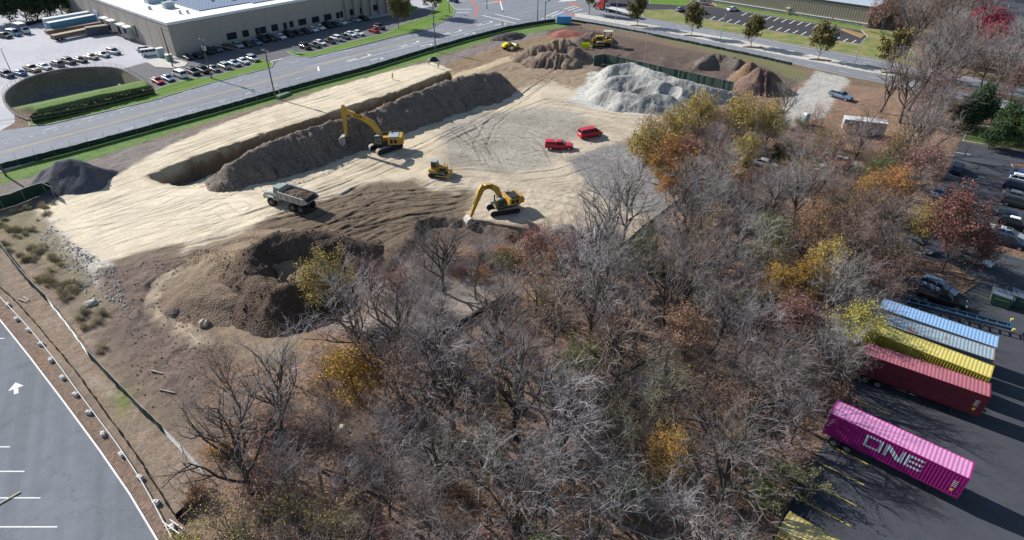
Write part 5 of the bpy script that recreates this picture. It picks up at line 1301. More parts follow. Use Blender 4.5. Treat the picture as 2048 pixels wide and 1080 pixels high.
t, _ = container("yellow container between the maroon and the rusty grey container", p, h3, cpaint("yellow_paint", (.42, .33, .05), (.30, .22, .06), .56, .7), cpaint("yellow_roof_paint", (.54, .46, .13), (.45, .36, .10), .58, .75), cpaint("yellow_paint", (.5, .4, .04))); chassis_for(t)
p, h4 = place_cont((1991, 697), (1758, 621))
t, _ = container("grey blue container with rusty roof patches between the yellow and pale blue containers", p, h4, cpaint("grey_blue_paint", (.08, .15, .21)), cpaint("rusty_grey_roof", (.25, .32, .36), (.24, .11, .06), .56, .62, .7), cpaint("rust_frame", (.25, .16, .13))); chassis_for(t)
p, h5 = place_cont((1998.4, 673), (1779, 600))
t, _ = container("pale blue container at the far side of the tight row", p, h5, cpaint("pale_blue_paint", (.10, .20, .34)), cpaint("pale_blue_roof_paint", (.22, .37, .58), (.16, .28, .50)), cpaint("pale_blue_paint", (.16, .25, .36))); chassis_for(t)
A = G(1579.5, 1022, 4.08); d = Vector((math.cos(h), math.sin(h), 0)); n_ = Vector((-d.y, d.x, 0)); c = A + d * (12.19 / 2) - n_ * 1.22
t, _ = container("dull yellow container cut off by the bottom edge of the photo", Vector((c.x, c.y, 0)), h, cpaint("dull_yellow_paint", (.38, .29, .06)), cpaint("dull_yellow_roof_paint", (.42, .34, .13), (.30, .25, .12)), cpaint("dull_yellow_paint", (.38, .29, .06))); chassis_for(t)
# empty blue chassis beside the far container
hE = head((1900, 640), (2006, 668)); q0 = G(2008, 665)
t = thing("empty_chassis", "empty blue steel chassis with yellow end posts beside the pale blue container", "trailer", (q0.x, q0.y, .02), hE); BLS = mat("blue_chassis_steel", (.03, .08, .14), .6, .2)
m = MB()
for y in (-.5, .5): m.box((-5.5, y, 1.05), (12, .16, .3))
for x in np.arange(-11, .5, 1.1): m.box((x, 0, 1.05), (.1, .86, .14))
m.box((.4, 0, 1.15), (.2, 2.4, .25)); m.build("frame", BLS, t)
for s_ in (-1, 1):
    m = MB(); m.box((.4, s_ * 1.15, 1.4), (.25, .22, .35)); m.build("end_post", mat("yellow_post_paint", (.75, .65, .08), .6), t); m = MB(); m.box((-2.5, s_ * .7, .5), (.12, .12, .96)); m.build("landing_leg", BLS, t)
    for x in (-9.5, -10.8): wheel(t, x, s_ * .98, .5, .42)
# dumpsters
for px, py, c_, lab in ((1997, 606, (.05, .10, .06), "dark green open rubbish skip with slanted front, the left one"), (2036, 609, (.035, .06, .055), "dark rubbish skip at the right edge of the photo")):
    t = thing("dumpster", lab, "dumpster", tuple(G(px, py, .02)), RX + R(5)); mm = mat("skip_paint_" + ("green" if 'green' in lab else "dark"), c_, .7, var=.25)
    m = MB()
    m.side([(-1.0, .15), (1.0, .15), (1.25, 1.6), (-1.25, 1.6)], -1.1, -1.04); m.side([(-1.0, .15), (1.0, .15), (1.25, 1.6), (-1.25, 1.6)], 1.04, 1.1); m.box((0, 0, .18), (2.0, 2.08, .08))
    m.box((1.13, 0, .88), (.06, 2.08, 1.46), ry=R(9.8)); m.box((-1.13, 0, .88), (.06, 2.08, 1.46), ry=R(-9.8)); m.build("bin", mm, t)
    for s_ in (-1, 1): m = MB(); m.box((-.1, s_ * .54, 1.66), (2.3, 1.0, .05), ry=R(4)); m.build("lid", mat("grey_lid", (.12, .14, .18), .5), t); m = MB(); m.box((0, s_ * 1.16, 1.1), (1.6, .12, .16)); m.build("lift_pocket", mm, t)
# ================================================ EARTH MOVING MACHINES
CATY = mat("machine_yellow", (.50, .30, .035), .5, var=.10, scale=1.5, spec=.4, second=(.30, .21, .10), sec_scale=1.1, sec_lo=.5, sec_hi=.68)
ROLY = mat("roller_yellow", (.70, .58, .01), .45, var=.08, spec=.4)
LIME = mat("lime_green_paint", (.55, .70, .01), .5)
MBLK = mat("machine_black", (.022, .024, .026), .6, var=.15)
MDUST = mat("dusty_track_steel", (.40, .355, .30), .8, var=.3, scale=3)
MGLS = mat("cab_glass", (.02, .045, .042), .06, spec=.8)
CHR = mat("cylinder_rod", (.55, .56, .58), .2, .9)
WORN = mat("worn_bucket_steel", (.34, .32, .30), .65, .2, var=.25, scale=2)
RGREY = mat("machine_roof_grey", (.30, .35, .38), .5)
def track(root, L, w, h, y, mdust=MDUST):
    """crawler track: oval belt with shoes, rollers inside"""
    r = h / 2; prof = []
    for k in range(9): a = -math.pi / 2 + math.pi * k / 8; prof.append((L / 2 - r + r * math.cos(a), r + r * math.sin(a)))
    for k in range(9): a = math.pi / 2 + math.pi * k / 8; prof.append((-L / 2 + r + r * math.cos(a), r + r * math.sin(a)))
    m = MB(); m.side(prof, y - w * .30, y + w * .30, 0); t = m.build("track", MBLK, root)
    m = MB(); per = 0; pts = prof + [prof[0]]; acc = []
    for a, b in zip(pts[:-1], pts[1:]):
        l_ = math.hypot(b[0] - a[0], b[1] - a[1]); n = max(1, int(l_ / .22))
        for k in range(n): acc.append((a[0] + (b[0] - a[0]) * (k + .5) / n, a[1] + (b[1] - a[1]) * (k + .5) / n, math.atan2(b[1] - a[1], b[0] - a[0])))
    for x, z, an in acc: m.box((x - .02 * math.sin(an), y, z + .0), (.19, w, .06), ry=-an)
    m.build("track_shoes", mdust, t)
    for x in (-L / 2 + r, L / 2 - r): m = MB(); m.tube((x, y - w * .36, r), (x, y + w * .36, r), r * .62, n=14); m.build("sprocket", MBLK, t)
    return t
def beam(mb, pts, widths, y0, y1, m=0):
    """side-view limb: centreline points with thickness, extruded across"""
    L = []; Rr = []; n = len(pts)
    for i in range(n):
        a = Vector(pts[max(0, i - 1)]); b = Vector(pts[min(n - 1, i + 1)]); d = (b - a).normalized(); nn = Vector((-d[1], d[0])); p = Vector(pts[i])
        L.append(tuple(p + nn * widths[i] / 2)); Rr.append(tuple(p - nn * widths[i] / 2))
    for i in range(n - 1): mb.side([Rr[i], Rr[i + 1], L[i + 1], L[i]], y0, y1, m)
def cyl(root, a, b, y, r=.12):
    a = Vector((a[0], y, a[1])); b = Vector((b[0], y, b[1])); c = a.lerp(b, .55)
    m = MB(); m.tube(a, c, r, n=8); o = m.build("hydraulic_cylinder", MBLK, root); m = MB(); m.tube(c, b, r * .55, n=8); m.build("rod", CHR, o)
def excavator(label, loc, hd, swing, boom, stick_end, bucket_a, dark_top=False, s=1.0, letters=True):
    t = thing("excavator", label, "excavator", loc, hd); t.scale = (s, s, s)
    for y in (-1.35, 1.35): track(t, 5.6, .75, 1.15, y)
    m = MB(); m.box((0, 0, .75), (2.6, 2.0, .5)); m.tube((0, 0, .95), (0, 0, 1.35), .8, n=16); m.build("undercarriage", MBLK, t)
    Rz = Matrix.Rotation(swing, 4, 'Z')
    def part(name, m_, fn, parent=t, bevel=.03):
        mb = MB(Rz); fn(mb); return mb.build(name, m_, parent, bevel=bevel)
    part("turntable_deck", MBLK, lambda m: m.box((-.5, 0, 1.42), (4.6, 2.9, .22)))
    part("engine_cover", CATY, lambda m: (m.box((-1.75, 0, 2.15), (2.1, 2.9, 1.3)), m.box((-.2, -.95, 1.85), (1.5, .95, .7))))
    for s_ in (-1, 1):
        for k in range(2): part("side_vent", MBLK, lambda m: m.box((-1.35 - k * .75, s_ * 1.455, 2.15), (.55, .03, .75)), bevel=0)
    part("engine_hood", MBLK if dark_top else RGREY, lambda m: (m.box((-1.85, .1, 2.88), (1.7, 2.3, .18)), m.box((-1.2, -.9, 2.98), (.5, .5, .16))))
    part("exhaust_stack", MBLK, lambda m: m.tube((-1.4, -.6, 2.8), (-1.4, -.6, 3.5), .08, n=8), bevel=0)
    part("counterweight", CATY, lambda m: m.side([(-3.55, 1.55), (-2.8, 1.5), (-2.8, 2.9), (-3.35, 2.85), (-3.65, 2.3)], -1.35, 1.35))
    cab = part("cab", MBLK if not dark_top else mat("cab_tan", (.34, .27, .12), .5), lambda m: m.side([(.25, 1.55), (2.0, 1.55), (2.1, 2.2), (1.75, 3.15), (.25, 3.2)], .42, 1.42), bevel=.05)
    part("side_window", MGLS, lambda m: (m.side([(.35, 2.15), (1.85, 2.1), (1.92, 2.3), (1.62, 3.0), (.35, 3.05)], 1.41, 1.45), m.side([(.35, 1.7), (1.8, 1.7), (1.9, 2.05), (.35, 2.08)], 1.41, 1.44)), cab, 0)
    part("side_window", MGLS, lambda m: m.side([(.35, 2.15), (1.85, 2.1), (1.92, 2.3), (1.62, 3.0), (.35, 3.05)], .39, .43), cab, 0)
    part("windscreen", MGLS, lambda m: m.box((1.955, .92, 2.68), (.03, .84, .85), ry=R(-20)), cab, 0)
    part("roof_hatch", RGREY, lambda m: m.box((.95, .92, 3.22), (1.2, .8, .07)), cab, 0)
    part("handrail", mat("handrail_steel", (.35, .3, .12), .5), lambda m: (m.path([(1.7, -1.4, 1.6), (1.7, -1.4, 2.5), (.2, -1.4, 2.9), (-2.6, -1.4, 3.2)], .03, 5), m.tube((-2.6, -1.4, 2.8), (-2.6, -1.4, 3.2), .03, n=5)), bevel=0)
    P = boom
    bo = part("boom", CATY, lambda m: beam(m, P, [.6, .85, 1.05, .95, .8, .6], -.36, .36), bevel=.03)
    el = P[-1]
    dv = Vector(stick_end) - Vector(el); u = dv.normalized(); back = (el[0] - u[0] * 1.1 + .1, el[1] - u[1] * 1.1)
    st = part("stick", CATY, lambda m: beam(m, [back, el, (el[0] + dv[0] * .35, el[1] + dv[1] * .35), stick_end], [.4, 1.05, .75, .42], -.28, .28))
    def C(a, b, y, r, par):
        mb = MB(Rz); a3 = Vector((a[0], y, a[1])); b3 = Vector((b[0], y, b[1])); c3 = a3.lerp(b3, .55); mb.tube(a3, c3, r, n=8); o = mb.build("hydraulic_cylinder", MBLK, par)
    for y in (-.46, .46): C((1.5, 1.6), P[2], y, .13, bo)
    C((P[2][0] + .3, P[2][1] + .6), back, 0, .13, bo)
    mid = (el[0] + dv[0] * .12 + .35 * -u[1], el[1] + dv[1] * .12 + .35 * u[0])
    C(mid, (stick_end[0] - u[0] * .5 + .3 * -u[1], stick_end[1] - u[1] * .5 + .3 * u[0]), 0, .1, st)
    # bucket: curved shell
    mb = MB(Rz @ Matrix.Translation((stick_end[0], 0, stick_end[1])) @ Matrix.Rotation(bucket_a, 4, 'Y') @ Matrix.Scale(1.1, 4))
    arc = [(.15, .12), (.75, -.02), (1.12, -.45), (1.15, -1.0), (.85, -1.45), (.3, -1.62)]
    inn = [(.25, -1.50), (.74, -1.34), (1.02, -.96), (1.0, -.5), (.66, -.14), (.1, 0)]
    mb.side(arc[::-1] + inn[::-1], -.82, .82)
    for y in (-.82, .78): mb.side([(.15, .12), (.1, -.2), (-.05, -1.0), (.3, -1.62), (.85, -1.45), (1.15, -1.0), (1.12, -.45), (.75, -.02)][::-1], y, y + .05)
    bk = mb.build("bucket", WORN, t)
    for k in range(5):
        mb2 = MB(mb.M); mb2.box((.05, -.7 + k * .35, -1.70), (.34, .14, .10), top=.5, ry=R(20)); mb2.build("tooth", WORN, bk)
    if letters:
        cu = bpy.data.curves.new("w", 'FONT'); cu.body = "CAT"; cu.size = .75; cu.align_x = 'CENTER'; cu.align_y = 'CENTER'; cu.extrude = .01; cu.offset = .02
        o = bpy.data.objects.new("w", cu); me_ = bpy.data.meshes.new_from_object(o); bpy.data.objects.remove(o)
        a, b = Vector(P[3]), Vector(P[4]); an = math.atan2(b[1] - a[1], b[0] - a[0]); c = (a + b) / 2
        for s_ in (-1, 1):
            T = Rz @ Matrix.Translation((c[0], s_ * .375, c[1])) @ Matrix.Rotation(-an, 4, 'Y') @ (Matrix.Rotation(R(90), 4, 'X') if s_ < 0 else Matrix.Rotation(R(180), 4, 'Z') @ Matrix.Rotation(R(90), 4, 'X'))
            mm = me_.copy(); mm.transform(T); mm.materials.clear(); mm.materials.append(MBLK); oo = bpy.data.objects.new("lettering", mm); COL.objects.link(oo); oo.parent = bo
    return t
h1 = head((800, 292), (746, 309)); p = GG(772, 299)
# near/left side of the machine (+y) must face the camera: heading points left in the photo
swing1 = head((772, 299), (702, 301)) - h1
excavator("upright yellow excavator holding its bucket up beside the long earth ridge", tuple(p), h1, swing1,
          [(.5, 1.9), (1.0, 3.6), (1.9, 5.2), (3.4, 6.3), (5.2, 7.1), (6.7, 7.75)], (7.0, 2.95), R(-8), s=1.08)
h2_ = head((1022, 421), (975, 428)); p = GG(1006, 422)
swing2 = head((1010, 418), (952, 432)) - h2_
excavator("darker yellow excavator reaching down into the cut at the edge of the woods", tuple(p), h2_, swing2,
          [(.4, 1.9), (.7, 3.3), (1.3, 4.7), (2.4, 5.5), (3.3, 5.6), (4.2, 5.1)], (6.3, .5), R(10), dark_top=True, s=.95)
# ---- articulated dump truck
hd = head((607, 433), (548, 417)); c0 = GG(585, 412)
t = thing("dump_truck", "white articulated dump truck loaded with brown soil below the long ridge", "dump truck", tuple(c0), hd)
TW = mat("dump_truck_white", (.37, .38, .34), .5, var=.25, scale=1.5, second=(.42, .38, .30), sec_scale=.7, sec_lo=.5, sec_hi=.7)
# forward +x: front axle at +3.2, rear axles -1.3, -3.0
m = MB(); m.side([(1.9, 1.1), (5.1, 1.1), (5.2, 1.7), (4.9, 2.25), (3.5, 2.45), (1.9, 2.5)], -1.0, 1.0); hood = m.build("bonnet", TW, t, bevel=.08)
m = MB(); m.box((5.12, 0, 1.45), (.18, 2.2, .8)); m.build("bumper", TW, t, bevel=.05)
for s_ in (-1, 1):
    m = MB(); m.side([(2.2, 1.55), (2.6, 1.95), (3.9, 1.95), (4.5, 1.5), (4.3, 1.4), (3.8, 1.75), (2.7, 1.75), (2.3, 1.4)], s_ * 1.2 - .3, s_ * 1.2 + .3); m.build("mudguard", TW, t)
    m = MB(); m.box((5.2, s_ * .75, 1.75), (.08, .3, .2)); m.build("headlight", HLAMP, t)
m = MB(); m.side([(1.3, 1.9), (3.0, 1.9), (2.95, 2.6), (2.7, 3.45), (1.3, 3.5)], -.85, .85); cab = m.build("cab", TW, t, bevel=.06)
m = MB(); m.box((2.1, 0, 3.53), (1.6, 1.6, .1)); m.build("roof", mat("cab_roof_green_grey", (.22, .28, .27), .6), cab)
for s_ in (-1, 1): m = MB(); m.side([(1.45, 2.45), (2.85, 2.45), (2.62, 3.35), (1.45, 3.38)], s_ * .87 - .02, s_ * .87 + .02); m.build("side_window", MGLS, cab)
m = MB(); m.box((2.86, 0, 2.95), (.04, 1.5, .8), ry=R(-16)); m.build("windscreen", MGLS, cab)
m = MB(); m.box((0, 0, 1.2), (7.8, .9, .45)); m.build("chassis", MBLK, t)
m = MB()
def bedshape(m):
    prof_o = [(1.0, 1.95), (-3.6, 1.75), (-4.9, 2.25), (-5.1, 2.55), (-4.4, 3.0), (1.15, 3.3)]
    for y in (-1.5, 1.42): m.side(prof_o[::-1], y, y + .08)
    m.side([(1.0, 1.95), (-3.6, 1.75), (-3.6, 1.85), (1.0, 2.05)][::-1], -1.42, 1.42); m.side([(-3.6, 1.75), (-4.9, 2.25), (-4.9, 2.35), (-3.6, 1.85)][::-1], -1.42, 1.42)
    m.side([(1.0, 1.95), (1.15, 3.3), (1.05, 3.35), (.9, 1.95)], -1.42, 1.42); m.side([(1.15, 3.3), (1.15, 3.75), (1.08, 3.75), (1.05, 3.3)], -1.2, 1.2)
    for y in (-1.55, 1.55):
        m.side([(-4.4, 2.92), (1.15, 3.22), (1.15, 3.38), (-4.4, 3.08)], y - .09, y + .09)
        for x in (-3.2, -1.9, -.6, .7): m.box((x, y, 2.5), (.14, .12, 1.2))
bedshape(m); bed = m.build("dump_bed", TW, t)
def mound(name, L, W, H, z, mt_, parent, x=0, y=0, seed=0, st=.14):
    gx = np.arange(-L / 2, L / 2 + st, st); gy = np.arange(-W / 2, W / 2 + st, st); X, Y = np.meshgrid(gx, gy, indexing='ij')
    Z = H * np.clip(1 - (2 * X / L) ** 2, 0, 1) ** .5 * np.clip(1 - (2 * Y / W) ** 2, 0, 1) ** .5 + .22 * fbm(X, Y, .9, 3, seed)
    n1, n2 = X.shape; idx = np.arange(n1 * n2).reshape(n1, n2); q = np.stack([idx[:-1, :-1], idx[1:, :-1], idx[1:, 1:], idx[:-1, 1:]], -1).reshape(-1, 4)
    me_ = bpy.data.meshes.new(name); me_.from_pydata(np.stack([X + x, Y + y, Z + z], -1).reshape(-1, 3).tolist(), [], q.tolist()); me_.materials.append(mt_)
    o = bpy.data.objects.new(name, me_); COL.objects.link(o); o.parent = parent; return o
mound("soil_load", 5.4, 2.8, .55, 2.75, mat("loose_soil", (.085, .06, .042), .95, var=.4, scale=3, bump=.8, bscale=5), t, x=-1.75, seed=4)
for x in (3.3, -1.4, -3.2):
    for s_ in (-1, 1):
        w_ = wheel(t, x, s_ * 1.15, .82, .62, rimr=.45, rimm=mat('dusty_rim', (.16, .15, .13), .8))
# ---- bulldozers
def bulldozer(label, loc, hd, s=1.0, canopy=False):
    t = thing("bulldozer", label, "bulldozer", loc, hd); t.scale = (s, s, s)
    for y in (-.95, .95): track(t, 3.1, .62, .95, y)
    m = MB(); m.box((.2, 0, .8), (2.6, 1.2, .5)); m.build("undercarriage", MBLK, t)
    m = MB(); m.side([(.1, .95), (1.75, .95), (1.75, 1.75), (.1, 1.95)], -.5, .5); eng = m.build("engine_cover", CATY, t, bevel=.05)
    for s_ in (-1, 1): m = MB(); m.box((.95, s_ * .51, 1.42), (1.1, .03, .5)); m.build("side_vent", MBLK, eng); m = MB(); m.side([(-1.45, .98), (.2, .98), (.0, 1.3), (-1.45, 1.5)], s_ * .82 - .3, s_ * .82 + .3); m.build("fender", CATY, t, bevel=.04)
    m = MB(); m.tube((1.2, .25, 1.8), (1.2, .25, 2.4), .06); m.build("exhaust_stack", MBLK, eng)
    if not canopy:
        m = MB(); m.side([(-1.15, 1.2), (.12, 1.2), (.1, 2.0), (-.1, 2.75), (-1.05, 2.8)], -.62, .62); cab = m.build("cab", CATY, t, bevel=.05)
        for s_ in (-1, 1): m = MB(); m.side([(-1.0, 1.75), (.0, 1.72), (.0, 2.0), (-.18, 2.62), (-.98, 2.65)], s_ * .63 - .015, s_ * .63 + .015); m.build("side_window", MGLS, cab)
        m = MB(); m.box((.03, 0, 2.3), (.03, 1.0, .7), ry=R(-14)); m.build("windscreen", MGLS, cab); m = MB(); m.box((-1.12, 0, 2.25), (.03, 1.0, .75), ry=R(4)); m.build("rear_window", MGLS, cab)
        m = MB(); m.box((-.58, 0, 2.83), (1.25, 1.35, .1)); m.build("roof", RGREY, cab, bevel=.03)
    else:
        m = MB(); m.box((-.6, 0, 2.75), (1.7, 1.6, .1)); m.build("canopy", mat("canopy_tan", (.45, .42, .34), .6), t)
        for x in (-1.25, .05):
            for y in (-.65, .65): m = MB(); m.box((x, y, 2.0), (.1, .1, 1.5)); m.build("canopy_post", MBLK, t)
        m = MB(); m.box((-.7, 0, 1.45), (.6, .6, .5)); m.box((-.98, 0, 1.9), (.12, .6, .6)); m.build("seat", MBLK, t)
    for s_ in (-1, 1): m = MB(); m.side([(-.2, .45), (2.1, .35), (2.1, .55), (-.2, .65)], s_ * 1.32 - .08, s_ * 1.32 + .08); m.build("push_arm", CATY, t)
    m = MB(); arc = [(2.25, .05), (2.12, .4), (2.12, .8), (2.28, 1.2)]; m.side(arc + [(2.2, 1.2), (2.02, .8), (2.02, .4), (2.15, .05)], -1.65, 1.65); bl = m.build("blade", CATY, t)
    for s_ in (-1, 1): m = MB(); m.tube((2.1, s_ * 1.2, 1.1), (2.1, s_ * 1.2, 2.9), .03, n=5); m.build("mast", MBLK, bl)
    for s_ in (-1, 1): m = MB(); m.tube((1.5, s_ * .45, 1.3), (2.1, s_ * .5, .8), .07); m.build("hydraulic_cylinder", MBLK, t)
    return t
bulldozer("small yellow bulldozer with glazed cab pushing soil beside the excavator shadow", tuple(GG(877, 351)), head((862, 352), (900, 355)), 1.05)
bulldozer("larger yellow bulldozer with open canopy on the dark soil at the top", tuple(GG(1208, 92)), head((1228, 94), (1192, 92)), 1.6, True)
# ---- roller
t = thing("soil_roller", "bright yellow single drum roller on the far brown haul road", "roller", tuple(GG(1021, 98)), head((1010, 99), (1034, 94)))
m = MB(); m.tube((1.9, -1.05, .75), (1.9, 1.05, .75), .75, n=24); m.build("drum", mat("drum_steel", (.22, .20, .18), .5, .6), t)
m = MB()
for y in (-1.2, 1.2): m.box((1.5, y, .85), (2.4, .12, .35))
m.box((2.75, 0, .85), (.2, 2.5, .4)); m.box((.6, 0, .95), (.5, 2.4, .4)); m.build("drum_frame", ROLY, t)
m = MB(); m.side([(-3.0, 1.0), (-.7, .9), (-.6, 1.9), (-1.4, 2.1), (-2.8, 1.75)], -.85, .85); m.build("engine_cover", ROLY, t, bevel=.12)
m = MB(); m.box((-.1, 0, 1.2), (1.5, 1.5, .5)); m.build("platform", MBLK, t)
for x in (-.75, .5):
    for y in (-.65, .65): m = MB(); m.tube((x, y, 1.4), (x, y, 2.85), .05); m.build("canopy_post", MBLK, t)
m = MB(); m.box((-.1, 0, 2.9), (1.7, 1.6, .1)); m.build("canopy", MBLK, t)
m = MB(); m.box((-.35, 0, 1.65), (.5, .5, .4)); m.box((-.6, 0, 2.0), (.1, .5, .5)); m.build("seat", MBLK, t)
for s_ in (-1, 1): wheel(t, -1.6, s_ * 1.0, .75, .5)
# ---- small things on the site
t = thing("trench_plate_rack", "small lime green steel rack left of the far yellow bulldozer", "rack", tuple(GG(1171, 96)), R(-10))
for y in (-1.0, 1.0): m = MB(); m.box((0, y, .8), (2.6, .12, 1.2)); m.build("side_plate", LIME, t)
for x in (-1.0, 1.0): m = MB(); m.tube((x, -1.0, 1.0), (x, 1.0, 1.0), .09); m.build("spreader", LIME, t)
t = thing("blue_dumpster", "bright blue container beside the fence corner at the junction", "dumpster", tuple(G(1127.5, 47)), head((1117, 47), (1138, 47))); bb = mat("bright_blue_paint", (.09, .28, .55), .5)
m = MB(); m.box((0, 0, 1.35), (5.0, 2.2, 2.3)); m.build("box", bb, t, bevel=.04)
for x in np.arange(-2.2, 2.3, 1.1): m = MB(); m.box((x, -1.13, 1.35), (.1, .08, 2.2)); m.build("rib", bb, t)
for s_ in (-1, 1): m = MB(); m.box((s_ * 2.2, 0, .1), (.3, 2.0, .2)); m.build("skid", MBLK, t)
t = thing("site_trailer", "long white roofed site trailer behind the bare trees at right", "trailer", tuple(GG(1722, 268)), head((1688, 270), (1757, 278)))
m = MB(); m.box((0, 0, 1.9), (8.2, 2.5, 2.5)); m.build("body", mat("trailer_grey_side", (.33, .34, .37), .6), t); m = MB(); m.box((0, 0, 3.2), (8.3, 2.6, .1)); m.build("roof", TWHITE, t)
for x in (-2.5, 1.5): m = MB(); m.box((x, -1.26, 2.1), (1.1, .04, .8)); m.build("window", CGL, t)
m = MB(); m.box((-.5, -1.27, 1.7), (.9, .05, 2.0)); m.build("door", TWHITE, t)
for x in (-.6, .6):
    for s_ in (-1, 1): wheel(t, x, s_ * 1.1, .42)
t = thing("portable_toilet", "pale blue portable toilet with white roof behind the bare trees", "portable toilet", tuple(GG(1609, 247)), .3)
m = MB(); m.box((0, 0, 1.15), (1.15, 1.15, 2.2)); m.build("cabin", mat("toilet_blue", (.22, .32, .38), .6), t); m = MB(); m.box((0, 0, 2.35), (1.2, 1.2, .3), top=.6); m.build("roof", TWHITE, t); m = MB(); m.box((0, -.59, 1.15), (.8, .04, 1.9)); m.build("door", mat("toilet_door", (.30, .40, .45), .6), t)
t = thing("trench_box_cover", "faded green tarpaulin mat with a white pole beside the second utility pole", "tarpaulin", tuple(G(566, 192)), head((555, 196), (580, 186)))
m = MB(); m.box((0, 0, .35), (4.2, 2.0, .5), top=.85); m.build("cover", mat("faded_green_tarp", (.13, .20, .13), .8, var=.2), t, bevel=.08); m = MB(); m.tube((-.5, 0, .5), (-1.3, 0, 2.2), .05); m.build("pole", TRIM, t)
t = thing("covered_mound", "small dark tarpaulin covered bundle behind the standing worker", "tarpaulin", tuple(G(866, 121)), .6)
m = MB(); m.box((0, 0, .5), (3.2, 1.8, 1.0), top=.5); m.build("cover", MBLK, t, bevel=.2); m = MB(); m.box((0, 0, 1.02), (1.2, .4, .06)); m.build("strap", GRN2, t)
# stones, stumps, boards, bits of litter
rr = random.Random(77)
def stone(name, label, cat, px, py, r, m_, flat=.7, seed=0, group=None):
    bm = bmesh.new(); bmesh.ops.create_icosphere(bm, subdivisions=3, radius=r); q = random.Random(seed); off = Vector((q.random() * 9, q.random() * 9, q.random() * 9))
    from mathutils import noise as NN
    for v in bm.verts:
        n = NN.noise(v.co / r * 1.1 + off) * .45 + NN.noise(v.co / r * 3 + off) * .18; v.co *= (1 + n); v.co.z *= flat
    me_ = bpy.data.meshes.new(name); bm.to_mesh(me_); bm.free(); me_.materials.append(m_); o = bpy.data.objects.new(name, me_); COL.objects.link(o)
    p = GG(px, py); o.location = (p.x, p.y, p.z + r * flat * .35); tag(o, label, cat, group); return o
STN = mat("pale_boulder", (.36, .34, .30), .9, var=.3, scale=2, bump=.6, bscale=5); STD = mat("dark_boulder", (.16, .15, .14), .9, var=.3, scale=2, bump=.6, bscale=5)
stone("boulder", "large pale grey boulder below the roots of the leaning bare tree", "boulder", 1205, 470, 2.2, STN, .5, 3)
stone("boulder", "smaller dark boulder in front of the large pale boulder", "boulder", 1178, 462, 1.0, STD, .6, 5)
stone("boulder", "pale boulder in the leaf litter left of the mid woods clearing", "boulder", 770, 690, 1.3, STN, .5, 8)
stone("boulder", "grey boulder left of the dark bush at the weedy slope edge", "boulder", 182, 610, .8, STN, .5, 9)
stone("stump", "pale torn tree stump at the foot of the curved dirt track", "stump", 410, 650, .65, mat("torn_wood", (.42, .36, .28), .9, var=.3), 1.1, 12)
LOGW = mat("bleached_wood", (.40, .36, .30), .9, var=.2)
for i, (a, b, lab) in enumerate([((380, 668), (398, 688), "bleached log beside the torn stump"), ((303, 742), (326, 748), "short bleached log on the brown slope"), ((320, 781), (350, 786), "long bleached log lower on the brown slope"), ((48, 594), (58, 603), "short pale board on the upper left slope"), ((37, 599), (54, 606), "thin pale board beside the short one on the upper left slope"), ((535, 745), (570, 750), "pale fallen log at the wood edge left of the orange bush")]):
    A, B = GG(*a), GG(*b); m = MB(); m.tube((A.x, A.y, A.z + .12), (B.x, B.y, B.z + .12), .11, .08, 8); o = m.build("fallen_log", LOGW); tag(o, lab, "log")
stone("white_bundle", "small pale yellow bundle lying in the woods at lower left of the leafy orange tree", "bundle", 683, 858, .5, mat("pale_bundle", (.75, .70, .50), .8), .8, 31)
# small stones, clods and broken concrete scattered over the worked ground
def scatter(name, label, cat, polys, n, r0, r1, m_, seed):
    rs = np.random.RandomState(seed); V = []; Fc = []; k = 0
    sph = np.array([(1, 0, 0), (0, 1, 0), (-1, 0, 0), (0, -1, 0), (0, 0, .8), (0, 0, -.5)], float); fs = [(0, 1, 4), (1, 2, 4), (2, 3, 4), (3, 0, 4), (1, 0, 5), (2, 1, 5), (3, 2, 5), (0, 3, 5)]
    W_ = [pxpoly(p) for p in polys]
    for P in W_:
        xs_ = [p[0] for p in P]; ys_ = [p[1] for p in P]; c = 0
        while c < n // len(W_):
            x = rs.uniform(min(xs_), max(xs_)); y = rs.uniform(min(ys_), max(ys_))
            if not inside(np.array([x]), np.array([y]), P)[0]: continue
            if rs.rand() > .25 + .75 * (math.sin(x * .9) * math.cos(y * .7 + x * .2) > 0): continue
            r = r0 + (r1 - r0) * rs.rand() ** 3; a = rs.uniform(0, 6.28); z = GZ(x, y)
            for p in sph * rs.uniform(.6, 1.3, (6, 1)): V.append((x + r * (p[0] * math.cos(a) - p[1] * math.sin(a)), y + r * (p[0] * math.sin(a) + p[1] * math.cos(a)), z + r * (p[2] * .7 + .25)))
            Fc += [tuple(i + k for i in f) for f in fs]; k += 6; c += 1
    me_ = bpy.data.meshes.new(name); me_.from_pydata(V, [], Fc); me_.materials.append(m_); o = bpy.data.objects.new(name, me_); COL.objects.link(o); tag(o, label, cat, None, "stuff")
scatter("rubble", "pale broken stones scattered along the ragged edge of the pad", "rubble", [[(100, 450), (150, 490), (230, 535), (260, 620), (200, 620), (140, 550), (80, 480)]], 1300, .04, .24, mat("pale_rubble", (.46, .43, .38), .9, var=.4, scale=5), 5)
scatter("soil_clods", "dark clods of earth scattered over the churned ground", "soil", [[(200, 540), (300, 520), (420, 520), (420, 700), (380, 800), (300, 820), (190, 640)], [(560, 425), (740, 368), (870, 380), (945, 430), (860, 462), (740, 580), (620, 460)], [(1140, 60), (1280, 90), (1490, 130), (1560, 180), (1470, 180), (1200, 115)], [(840, 440), (1040, 462), (1180, 470), (860, 480), (760, 570), (700, 600)]], 4200, .03, .17, mat("dark_clod", (.13, .10, .08), .95, var=.4, scale=5), 6)
